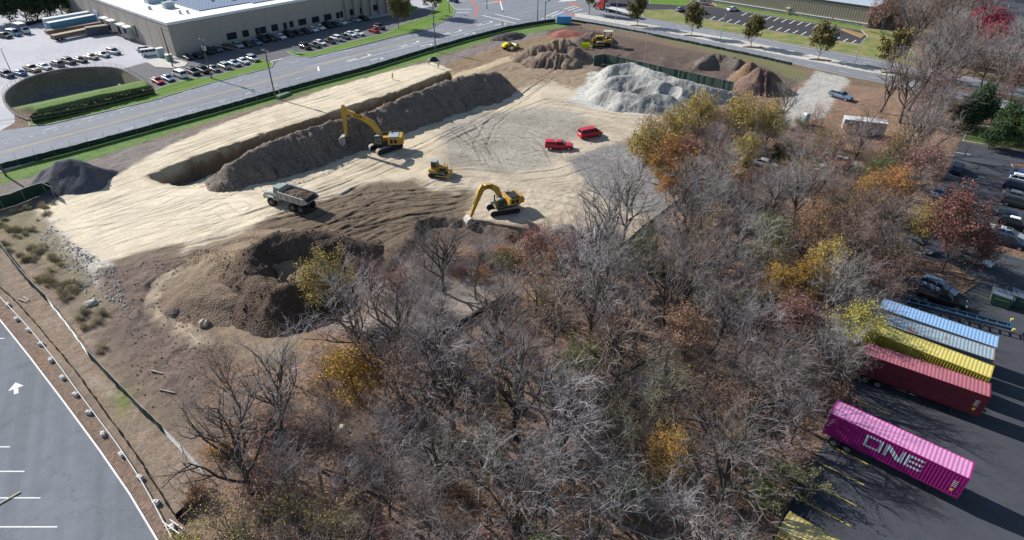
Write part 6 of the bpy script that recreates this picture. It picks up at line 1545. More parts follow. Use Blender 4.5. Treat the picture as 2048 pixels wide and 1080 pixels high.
scatter("gravel_stones", "grey stones strewn over the gravel working area", "gravel", [[(895, 250), (1060, 215), (1200, 262), (1300, 330), (1330, 425), (1190, 385), (1110, 330), (900, 330)], [(360, 372), (640, 352), (1040, 182), (900, 232), (700, 330), (560, 385)]], 1500, .04, .18, mat("grey_stone", (.30, .29, .27), .9, var=.4, scale=5), 7)
# utility poles and wires
WOOD = mat("pole_wood", (.13, .105, .085), .9, var=.2); INS = mat("insulator_white", (.6, .6, .58), .4)
def upole(label, base, top_px, H, arms=1, trans=False, ang=0.0, lean=0.0):
    p = G(*base); t = thing("utility_pole", label, "utility pole", tuple(p), RDIR + ang)
    m = MB(); m.tube((0, 0, -.3), (lean, 0, H), .19, .12, 10); m.build("pole", WOOD, t)
    for k in range(arms):
        z = H - .5 - k * 1.1; m = MB(); m.box((.0 + lean, 0, z), (.12, 2.9, .14)); a = m.build("crossarm", mat("crossarm_wood", (.36, .35, .33), .8), t)
        for y in (-1.3, -.65, .65, 1.3): m = MB(); m.tube((lean, y, z + .07), (lean, y, z + .3), .06, .05, 6); m.build("insulator", INS, a)
    if trans:
        for y in (-.5, .5): m = MB(); m.tube((.1, y, H - 3.2), (.1, y, H - 2.2), .28, n=12); m.build("transformer", MET, t)
    return p, t
P1, _ = upole("utility pole standing on the rock island at the warehouse corner", (346, 134), None, 10.7, 1)
P2, _ = upole("utility pole at the car row on the left street lawn", (424, 158), None, 10.6, 1, True)
P3, _ = upole("utility pole with two white crossarms beside the pale haul road", (551, 197), None, 11.9, 2, True)
P4, _ = upole("utility pole with transformers by the verge near the two far workers", (871.5, 104), None, 10.6, 1, True)
P5, _ = upole("leaning utility pole cut off at the left edge by the millings pile", (13, 352), None, 10.5, 1, lean=-.8)
WIRE = mat("power_cable", (.03, .03, .03), .6)
def cable(label, a, b, sag=1.0, r=.022):
    a, b = Vector(a), Vector(b); pts = []
    for k in range(13): u = k / 12; p = a.lerp(b, u); p.z -= sag * 4 * u * (1 - u); pts.append(tuple(p))
    m = MB(); m.path(pts, r, 4); o = m.build("overhead_cable", WIRE); tag(o, label, "cable", "overhead cables")
nr = Vector((-math.sin(RDIR), math.cos(RDIR), 0))
for i, y in enumerate((-1.3, .65, 1.3)):
    w = ["near", "middle", "far"][i]
    cable("%s cable between the lawn pole and the pole with two crossarms" % w, P2 + nr * y + Vector((0, 0, 10.2)), P3 + nr * y + Vector((0, 0, 11.5)), 1.0)
    cable("%s cable between the rock island pole and the lawn pole" % w, P1 + nr * y + Vector((0, 0, 10.3)), P2 + nr * y + Vector((0, 0, 10.2)), .5)
    cable("%s cable between the two crossarm pole and the pole near the workers" % w, P3 + nr * y + Vector((0, 0, 11.5)), P4 + nr * y + Vector((0, 0, 10.2)), 2.0)
    cable("%s cable running left from the two crossarm pole out of the photo" % w, P3 + nr * y + Vector((0, 0, 10.4)), P5 + nr * y + Vector((0, 0, 10.0)), 2.0)
# street lamps, masts, signals
GALV = mat("lamp_post_steel", (.48, .49, .50), .5, .4)
def lamp(label, base, H, arm, adir, name="street_lamp", cat="street lamp", two=False, m_=GALV, box=False):
    p = GG(*base); t = thing(name, label, cat, tuple(p), adir)
    m = MB(); m.tube((0, 0, -.2), (0, 0, H), .11, .07, 8); m.build("pole", m_, t)
    if arm:
        for s_ in ((1, -1) if two else (1,)):
            m = MB(); m.tube((0, 0, H - .1), (s_ * arm, 0, H + .25), .05, .04, 6); m.build("arm", m_, t); m = MB(); m.box((s_ * (arm + .2), 0, H + .22), (.8, .32, .14)); m.build("lamp_head", GALV, t, bevel=.03)
    if box: m = MB(); m.box((-.3, 0, H * .62), (1.1, .7, .08), ry=R(20)); m.build("solar_panel", mat("small_solar_panel", (.10, .14, .22), .2), t)
    return t
lamp("tall pale lamp post on the median right of the first striped lot stalls", (1440, 83), 7.5, 1.2, R(60))
lamp("pale lamp post with small solar panel on the median near the last median tree", (1708, 133), 7.2, .8, R(20), box=True)
lamp("pale lamp post on the median behind the red truck flatbed", (1231, 44), 8.0, 1.0, R(60))
lamp("tall bare grey pole standing behind the pale gravel pile", (1288, 127), 8.8, 0, 0, "pole", "pole")
lamp("short post with a flat white lamp at the fence behind the gravel pile", (1319, 139), 2.6, .1, 0, "lamp_post", "lamp post")
lamp("thin dark lamp post standing by the car row left of the basin", (26, 152), 7.0, .6, R(90), m_=MET_D)
lamp("thin lamp post rising from the trees at the far right edge", (1990, 178), 9.0, .6, R(200))
for lab, base, H, ad in (("dark signal mast with long arm at the junction near the blue container", (1090, 42), 6.5, head((1089, 40), (1120, 14))), ("dark utility mast left of the signal mast at the junction", (1075, 42), 11.0, None), ("dark signal pole on the junction island", (974, 18), 5, None), ("dark pole at the tip of the corner lawn", (899, 26), 5, None)):
    p = G(*base); t = thing("signal_mast" if ad is not None else "mast", lab, "mast", tuple(p), ad or 0); m = MB(); m.tube((0, 0, 0), (0, 0, H), .16, .10, 8); m.build("pole", MET_D, t)
    if ad is not None:
        m = MB(); m.tube((0, 0, H - 1), (7.5, 0, H + .4), .10, .06, 6); m.build("arm", MET_D, t)
        for x in (5.0, 7.2): m = MB(); m.box((x, 0, H - .3), (.35, .3, 1.0)); m.build("signal_head", MBLK, t)
    else: m = MB(); m.box((0, 0, H - .5), (.3, 1.2, .25)); m.build("bracket", MET, t)
# street signs
for lab, px, py, c_, w, h_ in (("white square sign in front of the left end of the right lawn row", 592, 108, (.7, .7, .7), 1.4, 1.6), ("small white sign by the verge under the lawn pole shadow", 508, 192, (.7, .7, .7), .9, .9), ("small white sign at the verge near the junction", 1005, 55, (.7, .7, .7), .8, 1.2), ("small blue sign on the lawn beside the first median tree", 1371, 40, (.05, .25, .35), .9, 1.1)):
    t = thing("sign", lab, "sign", tuple(G(px, py)), R(10)); m = MB(); m.tube((0, 0, 0), (0, 0, 1.6), .04); m.build("post", GALV, t); m = MB(); m.box((0, -.03, 1.4), (w, .05, h_)); m.build("sign_board", mat("sign_face_%d" % int(c_[0] * 10), c_, .5), t)
# ================================================ WORKERS
def person(label, px, py, hd, top, helmet=(.8, .8, .75), arms=((.28, .35), (.30, .1)), stride=.12):
    p = GG(px, py); SK = mat("skin", (.45, .28, .20), .6); t = thing("person", label, "person", tuple(p), hd)
    V = {}; E = []; vs = []; rad = []
    def v(n, c, r): V[n] = len(vs); vs.append(c); rad.append(r)
    v('pel', (0, 0, .95), .15); v('wst', (0, 0, 1.12), .14); v('chs', (.02, 0, 1.35), .17); v('nck', (.02, 0, 1.50), .065); v('hd0', (.04, 0, 1.60), .085); v('hd1', (.05, 0, 1.72), .095)
    for a, b in (('pel', 'wst'), ('wst', 'chs'), ('chs', 'nck'), ('nck', 'hd0'), ('hd0', 'hd1')): E.append((V[a], V[b]))
    for s_, n in ((1, 'l'), (-1, 'r')):
        f = s_ * stride
        v(n + 'hip', (0, s_ * .11, .90), .10); v(n + 'kn', (f * .6 + .03, s_ * .12, .50), .07); v(n + 'an', (f, s_ * .12, .09), .05); v(n + 'to', (f + .17, s_ * .13, .05), .045)
        v(n + 'sh', (.0, s_ * .21, 1.42), .07); ax, az = arms[0 if s_ > 0 else 1]
        v(n + 'el', (ax * .35, s_ * .27, 1.15), .05); v(n + 'wr', (ax, s_ * .26, .95 + az), .036); v(n + 'ha', (ax + .07, s_ * .25, .90 + az), .04)
        for a, b in (('pel', n + 'hip'), (n + 'hip', n + 'kn'), (n + 'kn', n + 'an'), (n + 'an', n + 'to'), ('chs', n + 'sh'), (n + 'sh', n + 'el'), (n + 'el', n + 'wr'), (n + 'wr', n + 'ha')): E.append((V[a], V[b]))
        for k in range(5):
            fk = "%sf%d" % (n, k); v(fk, (ax + (.10 if k else .07) + .015 * (2 - abs(k - 2)), s_ * (.25 + (k - 2) * .02), .84 + az + (.03 if k == 0 else 0)), .009); E.append((V[n + 'ha'], V[fk]))
    me_ = bpy.data.meshes.new("body"); me_.from_pydata(vs, E, []); o = bpy.data.objects.new("body", me_); COL.objects.link(o)
    md = o.modifiers.new("s", 'SKIN'); sb = o.modifiers.new("u", 'SUBSURF'); sb.levels = 1; sb.render_levels = 1
    for i, r in enumerate(rad): me_.skin_vertices[0].data[i].radius = (r, r)
    me_.skin_vertices[0].data[0].use_root = True
    dg = bpy.context.evaluated_depsgraph_get(); nm = bpy.data.meshes.new_from_object(o.evaluated_get(dg)); bpy.data.objects.remove(o)
    VEST = mat("vest_" + top[0], top[1], .7); TR_ = mat("work_trousers", (.06, .07, .10), .9)
    nm.materials.clear()
    for x in (TR_, VEST, SK, MBLK): nm.materials.append(x)
    for f in nm.polygons:
        z = f.center.z; x = f.center.x; yy = abs(f.center.y)
        f.material_index = 3 if z < .13 else (2 if (z > 1.5 or (yy > .2 and z < 1.12 and x > ax * .7 and z < 1.1)) else (1 if (z > .98 or yy > .2) else 0)); f.use_smooth = True
    b = bpy.data.objects.new("body", nm); COL.objects.link(b); b.parent = t
    bm = bmesh.new(); bmesh.ops.create_uvsphere(bm, u_segments=14, v_segments=8, radius=.135)
    for q in bm.verts:
        if q.co.z < 0: q.co.z *= .1; q.co.x *= 1.18; q.co.y *= 1.1
    mh = bpy.data.meshes.new("hard_hat"); bm.to_mesh(mh); bm.free(); mh.materials.append(mat("helmet_white", helmet, .4)); ho = bpy.data.objects.new("hard_hat", mh); COL.objects.link(ho); ho.parent = t; ho.location = (.05, 0, 1.75)
    m = MB(); m.box((.15, 0, 1.665), (.02, .05, .03)); m.build("nose", SK, t)
person("worker in yellow vest and dark trousers walking on the pale haul road", 785.5, 159, head((780, 158), (800, 162)), ("yellow", (.55, .50, .05)))
person("worker in long pale jacket standing at the end of the pale haul road", 858, 130, 2.0, ("pale", (.60, .66, .50)))
person("worker in orange and dark clothes standing right of the pale jacketed worker", 877, 137, 2.6, ("orange", (.50, .22, .12)))
# ================================================ TREES
BARK = mat("grey_bark", (.085, .072, .064), .95, var=.3, scale=3, rand=.35)
TWIG = mat("bare_twigs", (.35, .32, .32), .9, var=.15, rand=.40)
TWIGB = mat("brown_bare_twigs", (.24, .19, .165), .9, var=.2, rand=.4)
PALEB = mat("pale_bark", (.36, .34, .30), .9, var=.25, rand=.15)
def leafm(name, a, b, rand=.2): return mat(name, a, .75, var=.35, scale=1.6, second=b, sec_scale=.7, sec_lo=.42, sec_hi=.6, rand=rand, spec=.2)
LV = {"ochre": leafm("ochre_leaves", (.34, .26, .06), (.40, .31, .09)), "orange": leafm("orange_leaves", (.44, .17, .045), (.48, .27, .08)), "rust": leafm("rust_leaves", (.25, .135, .085), (.30, .18, .11)),
      "red": leafm("pinkish_red_leaves", (.31, .13, .11), (.27, .15, .12)), "green": leafm("olive_green_leaves", (.11, .14, .04), (.17, .18, .06)), "dark": leafm("dark_green_leaves", (.03, .065, .025), (.06, .10, .035)),
      "maroon": leafm("maroon_leaves", (.20, .075, .065), (.25, .12, .09)), "street": leafm("street_tree_leaves", (.13, .14, .05), (.22, .16, .06)), "brightgreen": leafm("bright_green_leaves", (.15, .24, .04), (.22, .28, .06)),
      "gold": leafm("golden_leaves", (.46, .30, .04), (.42, .22, .05)), "brightred": leafm("bright_red_leaves", (.55, .015, .09), (.45, .02, .08)), "pink": leafm("dusty_pink_leaves", (.33, .18, .155), (.27, .15, .12)), "yellowgreen": leafm("yellow_green_leaves", (.30, .31, .05), (.36, .30, .06))}
class Segs:
    def __init__(s): s.a = []; s.b = []; s.r0 = []; s.r1 = []
    def add(s, a, b, r0, r1): s.a.append(a); s.b.append(b); s.r0.append(r0); s.r1.append(r1)
    def mesh(s, name, m_, n=3):
        A = np.array(s.a, float); B = np.array(s.b, float); r0 = np.array(s.r0)[:, None]; r1 = np.array(s.r1)[:, None]
        d = B - A; d /= np.linalg.norm(d, axis=1)[:, None] + 1e-9
        up = np.where(np.abs(d[:, 2:3]) < .9, [[0, 0, 1.]], [[1., 0, 0]]); u = np.cross(d, up); u /= np.linalg.norm(u, axis=1)[:, None]; w = np.cross(d, u)
        V = []
        for P, r in ((A, r0), (B, r1)):
            for k in range(n): t = 2 * math.pi * k / n; V.append(P + u * r * math.cos(t) + w * r * math.sin(t))
        V = np.stack(V, 1).reshape(-1, 3); N = len(A)
        F = np.array([(k, (k + 1) % n, n + (k + 1) % n, n + k) for k in range(n)]); F = (F[None] + (np.arange(N) * 2 * n)[:, None, None]).reshape(-1, 4)
        me_ = bpy.data.meshes.new(name); me_.vertices.add(len(V)); me_.vertices.foreach_set('co', V.ravel().astype(np.float32)); me_.loops.add(F.size); me_.loops.foreach_set('vertex_index', F.ravel().astype(np.int32))
        me_.polygons.add(len(F)); me_.polygons.foreach_set('loop_start', (np.arange(len(F)) * 4).astype(np.int32)); me_.update(calc_edges=True); me_.materials.append(m_); return me_
def leaf_mesh(name, pts, size, m_, rs, flat=.5):
    n = len(pts); P = np.array(pts); a = rs.normal(size=(n, 3)); a[:, 2] *= flat; a /= np.linalg.norm(a, axis=1)[:, None] + 1e-9; c = rs.normal(size=(n, 3)); b = np.cross(a, c); b /= np.linalg.norm(b, axis=1)[:, None] + 1e-9
    sz = (size * rs.uniform(.6, 1.4, n))[:, None]; V = np.stack([P + a * sz, P + b * sz * .7, P - a * sz, P - b * sz * .7], 1).reshape(-1, 3)
    F = np.arange(4 * n); me_ = bpy.data.meshes.new(name); me_.vertices.add(4 * n); me_.vertices.foreach_set('co', V.ravel().astype(np.float32)); me_.loops.add(4 * n); me_.loops.foreach_set('vertex_index', F.astype(np.int32))
    me_.polygons.add(n); me_.polygons.foreach_set('loop_start', (np.arange(n) * 4).astype(np.int32)); me_.update(calc_edges=True); me_.materials.append(m_); return me_
def grow(seed, H=12., lean=.06, fork=.32, limbs=8, counts=(6, 5, 4), up=.35, spread=.9, trunk_r=.17, lens=(.50, .26, .13, .075), twig_r=.016):
    rs = random.Random(seed); T = Segs(); W = Segs(); tips = []
    def rv(): return Vector((rs.gauss(0, 1), rs.gauss(0, 1), rs.gauss(0, 1)))
    def branch(p, d, L, r, lv):
        n = 4 if lv <= 1 else (3 if lv == 2 else 2); pts = [p]; q = p.copy()
        for k in range(n):
            d = (d + rv() * (.16 if lv < 2 else .22) + Vector((0, 0, up * (.28 if lv < 3 else .2)))).normalized(); q = q + d * (L / n); pts.append(q.copy())
        for k in range(n):
            ra = r * (1 - .72 * k / n); rb = r * (1 - .72 * (k + 1) / n); (T if ra > .028 else W).add(tuple(pts[k]), tuple(pts[k + 1]), ra, rb)
        if lv >= 2: tips.append(tuple(pts[-1])); tips.append(tuple(pts[-2]))
        if lv > len(counts): return
        if lv <= len(counts) and lv >= 1:
            m = counts[lv - 1]
            for j in range(m):
                t = .25 + .75 * (j + rs.random()) / m; k = min(int(t * n), n - 1); f = t * n - k; b = pts[k].lerp(pts[k + 1], f); dd = (pts[k + 1] - pts[k]).normalized()
                s_ = dd.cross(rv()).normalized(); nd = (dd * .75 + s_ * rs.uniform(.5, 1.0) * spread).normalized(); branch(b, nd, H * lens[lv] * rs.uniform(.7, 1.25), max(r * .42, twig_r), lv + 1)
    # trunk
    p = Vector((0, 0, -.3)); d = Vector((rs.gauss(0, lean), rs.gauss(0, lean), 1)).normalized(); n = 6; pts = [p.copy()]; L = H * .62
    for k in range(n): d = (d + Vector((rs.gauss(0, .07), rs.gauss(0, .07), .12))).normalized(); p = p + d * (L / n); pts.append(p.copy())
    for k in range(n): T.add(tuple(pts[k]), tuple(pts[k + 1]), trunk_r * (1 - .1 * k) * (1.25 if k == 0 else 1), trunk_r * (1 - .1 * (k + 1)))
    az = rs.random() * 6.28
    for j in range(limbs):
        t = fork + (1 - fork) * (j + .5 * rs.random()) / limbs; k = min(int(t * n), n - 1); b = pts[k].lerp(pts[k + 1], t * n - k); az += 2.4 + rs.gauss(0, .3); el = rs.uniform(.5, .95) + .35 * t
        nd = Vector((math.cos(az) * math.cos(el), math.sin(az) * math.cos(el), math.sin(el))); branch(b, nd, H * lens[0] * rs.uniform(.75, 1.1) * (1.15 - .45 * t), trunk_r * (.70 - .28 * t), 1)
    branch(pts[-1], d, H * .30, trunk_r * .4, 1)
    return T, W, tips
def tree_proto(name, seed, leaves=None, nleaf=0, lsize=.12, twigm=TWIG, barkm=BARK, **kw):
    T, W, tips = grow(seed, **kw)
    t = thing(name, "x", "tree"); tm = T.mesh("trunk", barkm, 7); o = bpy.data.objects.new("trunk", tm); COL.objects.link(o); o.parent = t
    wm = W.mesh("twigs", twigm, 3); o = bpy.data.objects.new("crown", wm); COL.objects.link(o); o.parent = t
    if leaves:
        rs = np.random.RandomState(seed); P = np.array(tips); P = P[rs.randint(len(P), size=nleaf)] + rs.normal(0, .22, (nleaf, 3)); o = bpy.data.objects.new("foliage", leaf_mesh("foliage", P, lsize, leaves, rs)); COL.objects.link(o); o.parent = t
    t.location = (0, -500, -100); return t
def shrub_proto(name, seed, H=2.4, stems=26, leaves=None, nleaf=0, lsize=.09, twigm=TWIG, cat="shrub", wide=1.0):
    rs = random.Random(seed); W = Segs(); tips = []
    for s_ in range(stems):
        az = rs.random() * 6.28; el = rs.uniform(.45, 1.4); p = Vector((rs.gauss(0, .35 * wide), rs.gauss(0, .35 * wide), 0)); d = Vector((math.cos(az) * math.cos(el) * wide, math.sin(az) * math.cos(el) * wide, math.sin(el))).normalized(); L = H * rs.uniform(.6, 1.1)
        for k in range(4):
            q = p + d * L / 4; W.add(tuple(p), tuple(q), .022 - .003 * k, .019 - .003 * k)
            for j in range(4):
                dd = (d + Vector((rs.gauss(0, .55), rs.gauss(0, .55), rs.gauss(.1, .4)))).normalized(); e = q + dd * H * rs.uniform(.15, .35); W.add(tuple(q), tuple(e), .013, .008); tips.append(tuple(e))
                for i in range(2): d3 = (dd + Vector((rs.gauss(0, .5), rs.gauss(0, .5), rs.gauss(0, .4)))).normalized(); f = e + d3 * H * rs.uniform(.08, .18); W.add(tuple(e), tuple(f), .009, .006); tips.append(tuple(f))
            d = (d + Vector((rs.gauss(0, .2), rs.gauss(0, .2), rs.gauss(0, .12)))).normalized(); p = q
    t = thing(name, "x", cat); o = bpy.data.objects.new("stems", W.mesh("stems", twigm, 3)); COL.objects.link(o); o.parent = t
    if leaves: r_ = np.random.RandomState(seed); P = np.array(tips); P = P[r_.randint(len(P), size=nleaf)] + r_.normal(0, .12, (nleaf, 3)); o = bpy.data.objects.new("foliage", leaf_mesh("foliage", P, lsize, leaves, r_)); COL.objects.link(o); o.parent = t
    t.location = (0, -500, -100); return t
def drop(pr):
    def rec(o):
        for c in list(o.children): rec(c)
        bpy.data.objects.remove(o)
    for p in pr: rec(p)
BIG = [tree_proto("bare_tree", 100 + i, twigm=TWIG if i % 3 else TWIGB, barkm=BARK, H=13 + (i % 3), trunk_r=.26 + .05 * (i % 2), limbs=8 + i % 3, counts=(5, 4, 3), spread=.72 + .1 * (i % 2), lean=.15, twig_r=.015) for i in range(6)]
MID = [tree_proto("bare_tree", 200 + i, twigm=TWIG if i % 2 else TWIGB, H=9.5, trunk_r=.17, limbs=7, counts=(5, 4, 3), fork=.3, lens=(.45, .25, .14, .08)) for i in range(4)]
SLIM = [tree_proto("bare_sapling", 300 + i, twigm=TWIG, H=7.5, trunk_r=.07, limbs=7, counts=(5, 4), fork=.2, up=.6, spread=.6, twig_r=.013) for i in range(3)]
WHT = [tree_proto("pale_bare_tree", 330 + i, twigm=mat("pale_twigs", (.40, .38, .34), .9, rand=.1), barkm=PALEB, H=11, trunk_r=.17, limbs=7, counts=(5, 4, 3), lean=.25) for i in range(2)]
LEAFY = {}
for i, (k, n_) in enumerate((("ochre", 5200), ("orange", 5200), ("rust", 4200), ("red", 4200), ("green", 4200), ("gold", 5000), ("maroon", 5200), ("pink", 3800), ("yellowgreen", 3600))):
    LEAFY[k] = tree_proto("leafy_tree", 400 + i, leaves=LV[k], nleaf=int(n_ * 1.3), lsize=.105, H=9.5, trunk_r=.14, limbs=9, counts=(6, 5, 3), twigm=TWIGB, fork=.22)
SPARSE = {k: tree_proto('sparse_leaved_tree', 440 + i, leaves=LV[k], nleaf=1500, lsize=.075, H=10.5, trunk_r=.17, limbs=8, counts=(5, 4, 3), twigm=TWIGB, fork=.25) for i, k in enumerate(('rust', 'ochre', 'pink', 'green', 'orange'))}
SH = [shrub_proto("bare_shrub", 500 + i, twigm=TWIG if i % 2 else TWIGB, H=2.6 + .5 * i, stems=26) for i in range(4)]
SHL = {k: shrub_proto("leafy_shrub", 520 + i, leaves=LV[k], nleaf=1600, lsize=.085, twigm=TWIGB, H=2.4) for i, k in enumerate(("orange", "rust", "green", "gold", "brightgreen", "red", "pink", "yellowgreen", "dark"))}
WP = pxpoly([(300, 1250), (370, 1010), (430, 960), (410, 880), (480, 800), (570, 770), (690, 730), (725, 650), (765, 570), (850, 495), (1000, 505), (1120, 505), (1250, 490), (1360, 430), (1330, 370), (1290, 330), (1300, 290),
    (1360, 262), (1460, 240), (1570, 245), (1640, 262), (1700, 300), (1800, 290), (1860, 330), (1740, 690), (1640, 895), (1545, 1078), (1500, 1250)])
WP2 = pxpoly([(1800, 185), (1860, 120), (1790, 70), (1760, 20), (1800, -40), (1960, -20), (1955, 90), (2048, 110), (2150, 160), (2150, 240), (2000, 230), (1930, 215), (1880, 255), (1830, 260), (1780, 215)])
MARKS = [(600, 660, "the dark soil heap"), (400, 930, "the lower left fence corner"), (520, 880, "the large lower left tree"), (715, 800, "the golden orange tree"), (905, 900, "the large forked tree"), (700, 1040, "the bottom edge left of centre"), (1000, 1060, "the bottom edge at centre"),
    (1330, 1060, "the bottom edge right of centre"), (950, 640, "the woodland clearing"), (850, 560, "the dark cut bank"), (1020, 520, "the second excavator"), (1210, 490, "the pale boulder"), (1310, 440, "the diagonal dark fence"), (1330, 330, "the yellow brown tree line"), (1480, 280, "the mulch cones"), (1530, 340, "the lone white sedan"),
    (1660, 345, "the half hidden silver cars"), (1800, 310, "the corner of the right lot"), (1475, 570, "the leaning dead tree"), (1600, 480, "the upper rust tree"), (1750, 480, "the right lot edge"), (1740, 640, "the tight container row"), (1660, 800, "the magenta container"),
    (1590, 960, "the blue screened lot fence"), (1400, 720, "the middle rust tree"), (1560, 700, "the red tree"), (1150, 740, "the central olive tree"), (1080, 900, "the pale crooked dead tree"), (1350, 900, "the small golden tree"), (1720, 260, "the site trailer"), (1600, 240, "the portable toilet"),
    (1860, 215, "the cross road at right"), (1830, 80, "the beige building"), (1970, 90, "the bright red tree"), (2020, 180, "the far right lamp post"), (1230, 640, "the rust tree at centre"), (820, 760, "the clearing fence")]
def near_mark(px, py): return min(MARKS, key=lambda m_: (m_[0] - px) ** 2 + 2 * (m_[1] - py) ** 2)[2]
def size_word(s_): return "tall" if s_ > .86 else ("medium" if s_ > .72 else "short")
def pip(x, y, P):
    r = False; n = len(P)
    for k in range(n):
        (ax, ay), (bx, by) = P[k], P[(k + 1) % n]
        if (ay > y) != (by > y) and x < (bx - ax) * (y - ay) / (by - ay) + ax: r = not r
    return r
placed = []
def free(x, y, d):
    for (a, b) in placed:
        if (a - x) ** 2 + (b - y) ** 2 < d * d: return False
    return True
def plant(pr, x, y, label, group=None, s=1.0, rz=None, rnd_=random):
    placed.append((x, y)); o = copy_tree(pr, (x, y, GZ(x, y) - .1), rnd_.random() * 6.28 if rz is None else rz, label, group, s)
    return o
rt = random.Random(12)
def at_px(pr, px, py, label, s=1.0, rz=None, z=0.0, group=None):
    """z: height of the thing's middle, when (px, py) is the middle of its crown rather than its foot"""
    p = G(px, py, z); return plant(pr, p.x, p.y, label, group, s, rz, rt)
# --- trees one can single out
at_px(BIG[1], 905, 882, "thick dark bare tree with wide fork, largest in the lower middle of the woods", 1.15, 1.0)
at_px(BIG[3], 505, 1000, "large bare tree at the lower left with limbs leaning left over the slope", 1.0, 2.5)
at_px(BIG[4], 560, 900, "tall bare tree right above the large lower left tree", .95, .5)
at_px(BIG[0], 800, 800, "tall bare tree behind the golden leaved tree", .95, 4.0)
at_px(BIG[2], 1215, 515, "bare tree leaning over the cut beside the pale boulder", 1.0, 3.3)
at_px(BIG[5], 1240, 490, "bare spreading tree just right of the pale boulder", .9, 1.3)
at_px(WHT[0], 1475, 570, "pale barked dead tree leaning in the middle of the upper woods", 1.0, 0.2)
at_px(WHT[1], 960, 1010, "pale grey dead tree with crooked limbs at the bottom of the woods", 1.0, 2.0)
at_px(WHT[0], 1250, 1060, "pale slim dead tree at the bottom edge right of centre", .85, 4.0)
LF = [("ochre", 655, 590, 4, .95, "yellow leaved tree growing in front of the big brown soil heap"), ("gold", 715, 770, 3, .8, "golden orange leaved tree at the lower left of the woods"), ("orange", 735, 750, 3, .6, "small orange leaved tree beside the golden one"),
      ("ochre", 1285, 310, 5, 1.1, "yellow brown leaved tree at the left end of the upper tree line"), ("ochre", 1345, 260, 5, 1.0, "yellow brown leaved tree right below the pale gravel pile"), ("ochre", 1400, 240, 5, 1.05, "second yellow brown leaved tree below the gravel pile"), ("ochre", 1475, 250, 5, 1.1, "yellow leaved crown below the mulch cones"), ("ochre", 1540, 255, 5, 1.0, "yellow leaved tree right of the crown below the mulch cones"),
      ("ochre", 1500, 300, 5, .8, "smaller yellow leaved tree in front of the yellow row"), ("orange", 1345, 345, 4, 1.0, "bright orange leaved tree near the diagonal dark fence"), ("red", 1375, 295, 5, .7, "red leaved crown above the bright orange tree"), ("orange", 1335, 385, 2, .5, "low orange leaved tree by the diagonal dark fence"),
      ("orange", 1770, 390, 4, .9, "orange leaved tree near the left edge of the right parking lot"), ("gold", 1730, 405, 3, .7, "golden tree left of the orange tree near the right lot"), ("red", 1790, 295, 4, .7, "small red leaved tree beside the site trailer"), ("pink", 1840, 345, 4, .95, "pinkish red leaved tree by the corner of the right lot"), ("green", 1760, 350, 4, .7, "olive leaved tree between orange and pink trees at right"),
      ("red", 1070, 520, 3, .8, "pinkish red leaved tree below the second excavator"), ("pink", 1130, 510, 3, .7, "dusty pink tree right of the red one below the second excavator"), ("gold", 1615, 570, 3, .7, "golden leaved tree in the right middle of the woods"), ("green", 1540, 500, 3, .8, "olive green tree in the upper right woods"), ("gold", 1550, 590, 3, .7, "golden leaved tree left of centre in the right woods"),
      ("red", 1580, 660, 3, .8, "red leaved tree left of the yellow container end"), ("rust", 1375, 690, 3, .8, "rust leaved tree in the middle right woods"), ("green", 1270, 540, 3, .8, "olive green tree in the upper middle woods"), ("green", 1150, 740, 3, .7, "olive green tree in the very middle of the woods"), ("rust", 1220, 690, 3, .7, "rust leaved tree near the middle of the woods"),
      ("yellowgreen", 1700, 670, 3, .8, "yellow green tree over the end of the maroon container"), ("ochre", 1650, 530, 4, .8, "yellow brown tree at the right of the upper woods"), ("gold", 1340, 920, 2, .6, "small golden tree in the lower right woods"), ("rust", 1640, 470, 4, .9, "rust leaved tree in the upper right woods"), ("ochre", 1860, 460, 4, .8, "yellow brown tree at the left edge of the right lot")]
for k, px, py, z, s_, lab in LF: at_px(LEAFY[k], px, py, lab, s_, None, z)
# maroon tree in the lot
o = at_px(LEAFY["maroon"], 1884, 545, "dark maroon leaved tree on the mulch island in the right lot", 1.25); 
at_px(LEAFY["maroon"], 1930, 548, "second maroon tree on the right side of the mulch island", .85)
# far right group
FR = [(LEAFY["pink"], 1762, 66, 1.3, "pinkish brown leaved tree at the right end of the beige building"), (LEAFY["pink"], 1800, 40, 1.4, "larger pinkish tree right of the beige building"), (LEAFY["maroon"], 1850, 30, 1.5, "dark maroon tree at the top behind the bare trees"), (BIG[0], 1808, 118, 1.5, "very tall bare tree beside the last median tree"),
      (BIG[1], 1870, 90, 1.2, "tall bare tree in the group at the top right"), (BIG[2], 1935, 100, 1.3, "wide bare tree left of the bright red tree"), (BIG[3], 1900, 60, 1.2, "bare tree behind the wide bare tree at the top right"), (LEAFY["red"], 1960, 130, 1.1, "pale red tree in front of the bright red tree"), (BIG[4], 1985, 200, 1.1, "dark limbed bare tree at the far right beside the street"),
      (BIG[5], 1860, 215, 1.3, "wide bare crown over the cross road at right"), (BIG[0], 1800, 245, 1.2, "tall bare tree right of the site trailer"), (BIG[3], 1760, 225, 1.0, "bare tree behind the site trailer"), (BIG[1], 1900, 180, 1.1, "bare tree just past the cross road at right"), (LEAFY["pink"], 2020, 200, .9, "pale pink tree at the right edge above the evergreen"),
      (BIG[2], 2030, 150, 1.0, "bare tree at the right edge near the upper street lot"), (BIG[4], 1840, 300, 1.1, "bare leaning tree at the corner of the right lot"), (LEAFY["red"], 1880, 40, 1.1, "reddish tree near the top edge at right"), (MID[1], 2000, 115, 1.2, "bare tree under the bright red crown"), (LEAFY["rust"], 1900, 130, .8, "rust coloured tree between bare trees at the top right")]
for pr, px, py, s_, lab in FR: at_px(pr, px, py, lab, s_)
